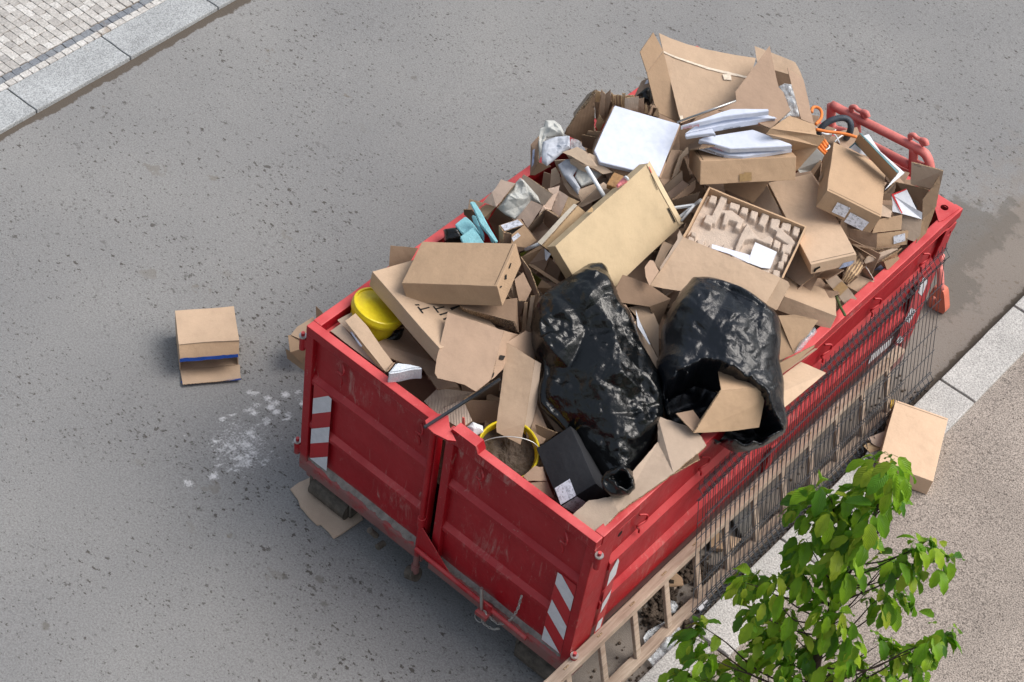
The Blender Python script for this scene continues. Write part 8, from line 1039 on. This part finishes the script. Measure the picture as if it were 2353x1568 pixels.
"tree":{"trunk":[[3.5071,0.4838,3.0075],[3.528,0.5401,2.6692],[3.5394,0.5704,2.2331],[3.5168,0.5451,1.9624],[3.5215,0.5354,1.6617],[3.5354,0.5195,1.3308],[3.5737,0.514,1.0],[3.5637,0.514,0.5],[3.5637,0.514,0.06]],"tips":[[3.4858,0.5605,2.9144],[3.4565,0.6059,2.7109],[3.548,0.5686,2.828],[3.4384,0.5749,2.5963],[3.5121,0.692,2.5158],[3.4582,0.5002,2.4844],[3.5713,0.3937,2.6909],[3.5222,0.4048,2.4485],[3.4791,0.3791,2.3291],[3.2798,0.3805,2.6531],[3.3574,0.3356,2.5986],[3.2993,0.3948,2.3592],[3.2773,0.4194,2.1823],[3.2189,0.3789,2.4565],[3.1472,0.2666,1.8682],[3.176,0.0093,2.0932],[3.2927,0.1662,2.0538],[3.2738,0.153,1.9096],[3.2465,0.1215,1.7567],[3.0109,0.107,1.3786],[2.9956,0.0391,1.3349],[3.1095,0.0197,1.3114],[3.8072,0.7251,2.3458],[3.772,0.6391,2.3649],[3.7299,0.5876,2.2698],[3.6188,0.7977,1.9073],[3.8659,0.8373,2.1751],[3.778,0.7204,2.0812],[3.7085,0.7088,1.8043],[3.6047,0.7342,1.6881],[3.7722,0.7839,1.7613],[4.01,1.1406,1.2918],[4.0342,0.8376,1.5247],[3.9691,0.792,1.4369],[3.8723,0.8088,1.2797],[3.7712,0.8103,1.2709],[3.6158,0.4487,1.77],[3.5551,0.5082,1.5301],[3.6799,0.5088,1.5639],[3.5173,0.3772,1.8209],[3.3896,0.3917,1.9256],[3.3206,0.3628,2.0081],[3.3655,0.3203,1.7062],[3.3975,0.4026,1.4586],[3.294,0.3993,1.3357],[3.2808,0.3208,1.2879],[3.4442,0.2735,1.2804],[3.2863,0.3993,1.0027],[3.1776,0.2834,0.9588],[3.2716,0.1557,1.1006],[3.0633,0.0746,0.9773],[3.0441,-0.0374,1.0639],[3.4953,0.4648,1.2792],[3.5433,0.5654,1.2729],[3.6903,0.458,1.4144],[3.7153,0.7641,1.0185],[3.6407,0.6028,1.0453],[3.7834,0.8174,0.9462],[3.5432,0.4995,2.1257],[3.4493,0.5477,1.923],[3.4095,0.4749,2.3458],[3.5425,0.4447,2.5022],[3.4066,0.4757,2.5723],[3.4935,0.4252,3.0133],[3.5909,0.3703,3.1366],[3.339,0.5077,2.3642],[3.907,1.0102,1.0101],[4.0079,1.0383,1.0018],[3.5179,0.3622,1.2464],[3.3939,0.317,1.397],[3.1442,0.1635,0.915],[3.8955,0.8756,0.9524]]}}
HAND = {'sheet': sheet, 'slab': slab, 'box': cbox, 'openbox': openbox, 'frontbox': lambda p, r: openbox(p, r, True), 'decal': decal, 'text': text, 'blob': blob, 'tube': lambda p, r: tube(p['n'], p['p'], p['r'], p['m'], r, sq=bool(p['sq']), ridge=.12 if p['m'] == 'hose' else 0, k=14 if p['m'] == 'hose' else 5)}
def build_items():
    for it in DATA['items']:
        parts = [p for p in it['parts'] if p['k'] != 'notch']; extra = [k for k in ('bucket', 'pulp', 'foot') if k in it]
        if len(parts) == 1 and not extra and not parts[0].get('seam'):
            o = HAND[parts[0]['k']](parts[0], None); o.name = it['name']; tag(o, it['label'], it['cat'], it.get('group')); continue
        pts = []
        for p in parts:
            if p['k'] in ('box', 'openbox', 'frontbox'): pts.append(p['o'])
            elif p['k'] == 'sheet': pts += [q for poly in p['p'] for q in poly]
            elif p['k'] in ('slab', 'tube', 'blob'): pts += p['p']
        if 'bucket' in it: cc, nn_ = Vector(it['bucket']['c']), Vector(it['bucket']['n']); pts.append(list(cc - nn_ * it['bucket']['h']))
        if 'foot' in it: pts += it['foot']['p']
        lo = min(pts, key=lambda p: p[2]); cx = sum(p[0] for p in pts) / len(pts); cy = sum(p[1] for p in pts) / len(pts)
        t = tag(empty(it['name'], (cx, cy, lo[2])), it['label'], it['cat'], it.get('group'))
        for p in parts: HAND[p['k']](p, t)
        if 'bucket' in it: bucket(it['bucket'], t)
        if 'pulp' in it: pulp(it['pulp'], t)
        if 'foot' in it: foot(it['foot'], t)
build_items()
# ================================================================ the young cherry tree
def tree():
    tr = DATA['tree']; t = tag(empty('cherry_tree', tr['trunk'][-1]), 'young green cherry tree in leaf beside the kerb, lower right', 'tree'); r = random.Random(23)
    TP = [Vector(p) for p in tr['trunk']]; top, basep = TP[0].z, TP[-1].z
    bm = bmesh.new(); add_tube(bm, TP, .02, n=10, rfun=lambda f: .006 + .042 * f ** 1.25)
    tips = [Vector(p) for p in tr['tips']]
    sp = smooth_path(TP, 8)
    twigs = []
    for tip in tips:
        zt = max(.35, tip.z - r.uniform(.18, .38) - .25 * math.hypot(tip.x - TP[3].x, tip.y - TP[3].y)); a = min(sp, key=lambda p: abs(p.z - zt))
        m1 = a.lerp(tip, .45) + Vector((0, 0, -.05)) + Vector((r.gauss(0, .03), r.gauss(0, .03), 0)); L_ = (tip - a).length
        add_tube(bm, [a, m1, a.lerp(tip, .8) + Vector((0, 0, -.01)), tip], .006, n=6, rfun=lambda f, L_=L_: (.001 + .005 * min(1, L_)) * (1 - f) + .002, k=4); twigs.append((a, m1, tip))
    fin('trunk', bm, 'barkm', t, smooth=True)
    vs = []; fs = []; tone = []; uvs = []
    nl, nw = 7, 2
    def leaf_(p, d, up, ln, wd, tn, droop, fold):
        b0 = len(vs); side = d.cross(up).normalized(); nrm_ = side.cross(d).normalized(); q = p.copy(); dd = d.copy(); st = ln / nl
        for i in range(nl + 1):
            f = i / nl; w = wd * (math.sin(math.pi * min(1, f * .96 + .03) ** .85) ** .8) * (1 if f < .98 else .05); nn = side.cross(dd).normalized()
            ser = 1 + .10 * ((i % 2) * 2 - 1)
            for k in range(-nw, nw + 1):
                g = k / nw; vs.append(q + side * (g * w * (ser if abs(k) == nw else 1)) + nn * (abs(g) * w * fold + .0015 * math.sin(i * 3 + k))); tone.append(tn + .04 * abs(g)); uvs.append((g, f))
            q = q + dd * st; dd = (dd + Vector((0, 0, -1)) * droop * st / ln * 1.6).normalized()
        m = 2 * nw + 1
        for i in range(nl):
            for k in range(m - 1): fs.append((b0 + i * m + k, b0 + i * m + k + 1, b0 + (i + 1) * m + k + 1, b0 + (i + 1) * m + k))
    def stem(o, e):
        s_ = (e - o).cross(Vector((.3, .2, 1))).normalized() * .0014; w_ = (e - o).cross(s_).normalized() * .0014
        for k in (s_, w_):
            b0 = len(vs); vs.extend([o - k, o + k, e + k, e - k]); tone.extend([.1] * 4); uvs.extend([(0, 0)] * 4); fs.append((b0, b0 + 1, b0 + 2, b0 + 3))
    def cluster(p, outd, n, spread=.05):
        for k in range(n):
            a = r.uniform(0, 6.283); h = Vector((math.cos(a), math.sin(a), r.uniform(-.35, .45))); h = (h + outd * .7).normalized(); o = p + Vector((r.gauss(0, spread * .5), r.gauss(0, spread * .5), r.gauss(0, spread * .6)))
            pl = r.uniform(.02, .045); e = o + h * pl; stem(o, e)
            d = (h * .58 + Vector((0, 0, -r.uniform(.15, 1.15)))).normalized(); ln = r.uniform(.105, .165); young = r.random() < .12
            if young: ln *= .6
            u = Vector((r.gauss(0, .3), r.gauss(0, .3), 1)); 
            if abs(d.dot(u.normalized())) > .97: u = Vector((h.x, h.y, .3))
            tn = min(1, max(0, r.gauss(.56, .26))); tn = .95 if young else tn
            leaf_(e, d, u, ln, ln * r.uniform(.19, .25), tn, r.uniform(.5, 1.3), r.uniform(.15, .5))
    for a, m1, tip in twigs:
        od = Vector((tip.x - a.x, tip.y - a.y, 0)); od = od.normalized() if od.length > .05 else Vector((0, 0, 0)); cluster(tip, od, r.randint(11, 15))
        if (tip - a).length > .2 and r.random() < .45: cluster(m1.lerp(tip, .5), od * .5, r.randint(1, 3), .05)
    o = pyd('crown', vs, fs, 'leaf', t, smooth=True); at = o.data.attributes.new('tone', 'FLOAT', 'POINT'); at.data.foreach_set('value', tone); uvl = o.data.uv_layers.new(name='UVMap')
    for lp in o.data.loops: uvl.data[lp.index].uv = uvs[lp.vertex_index]
tree()
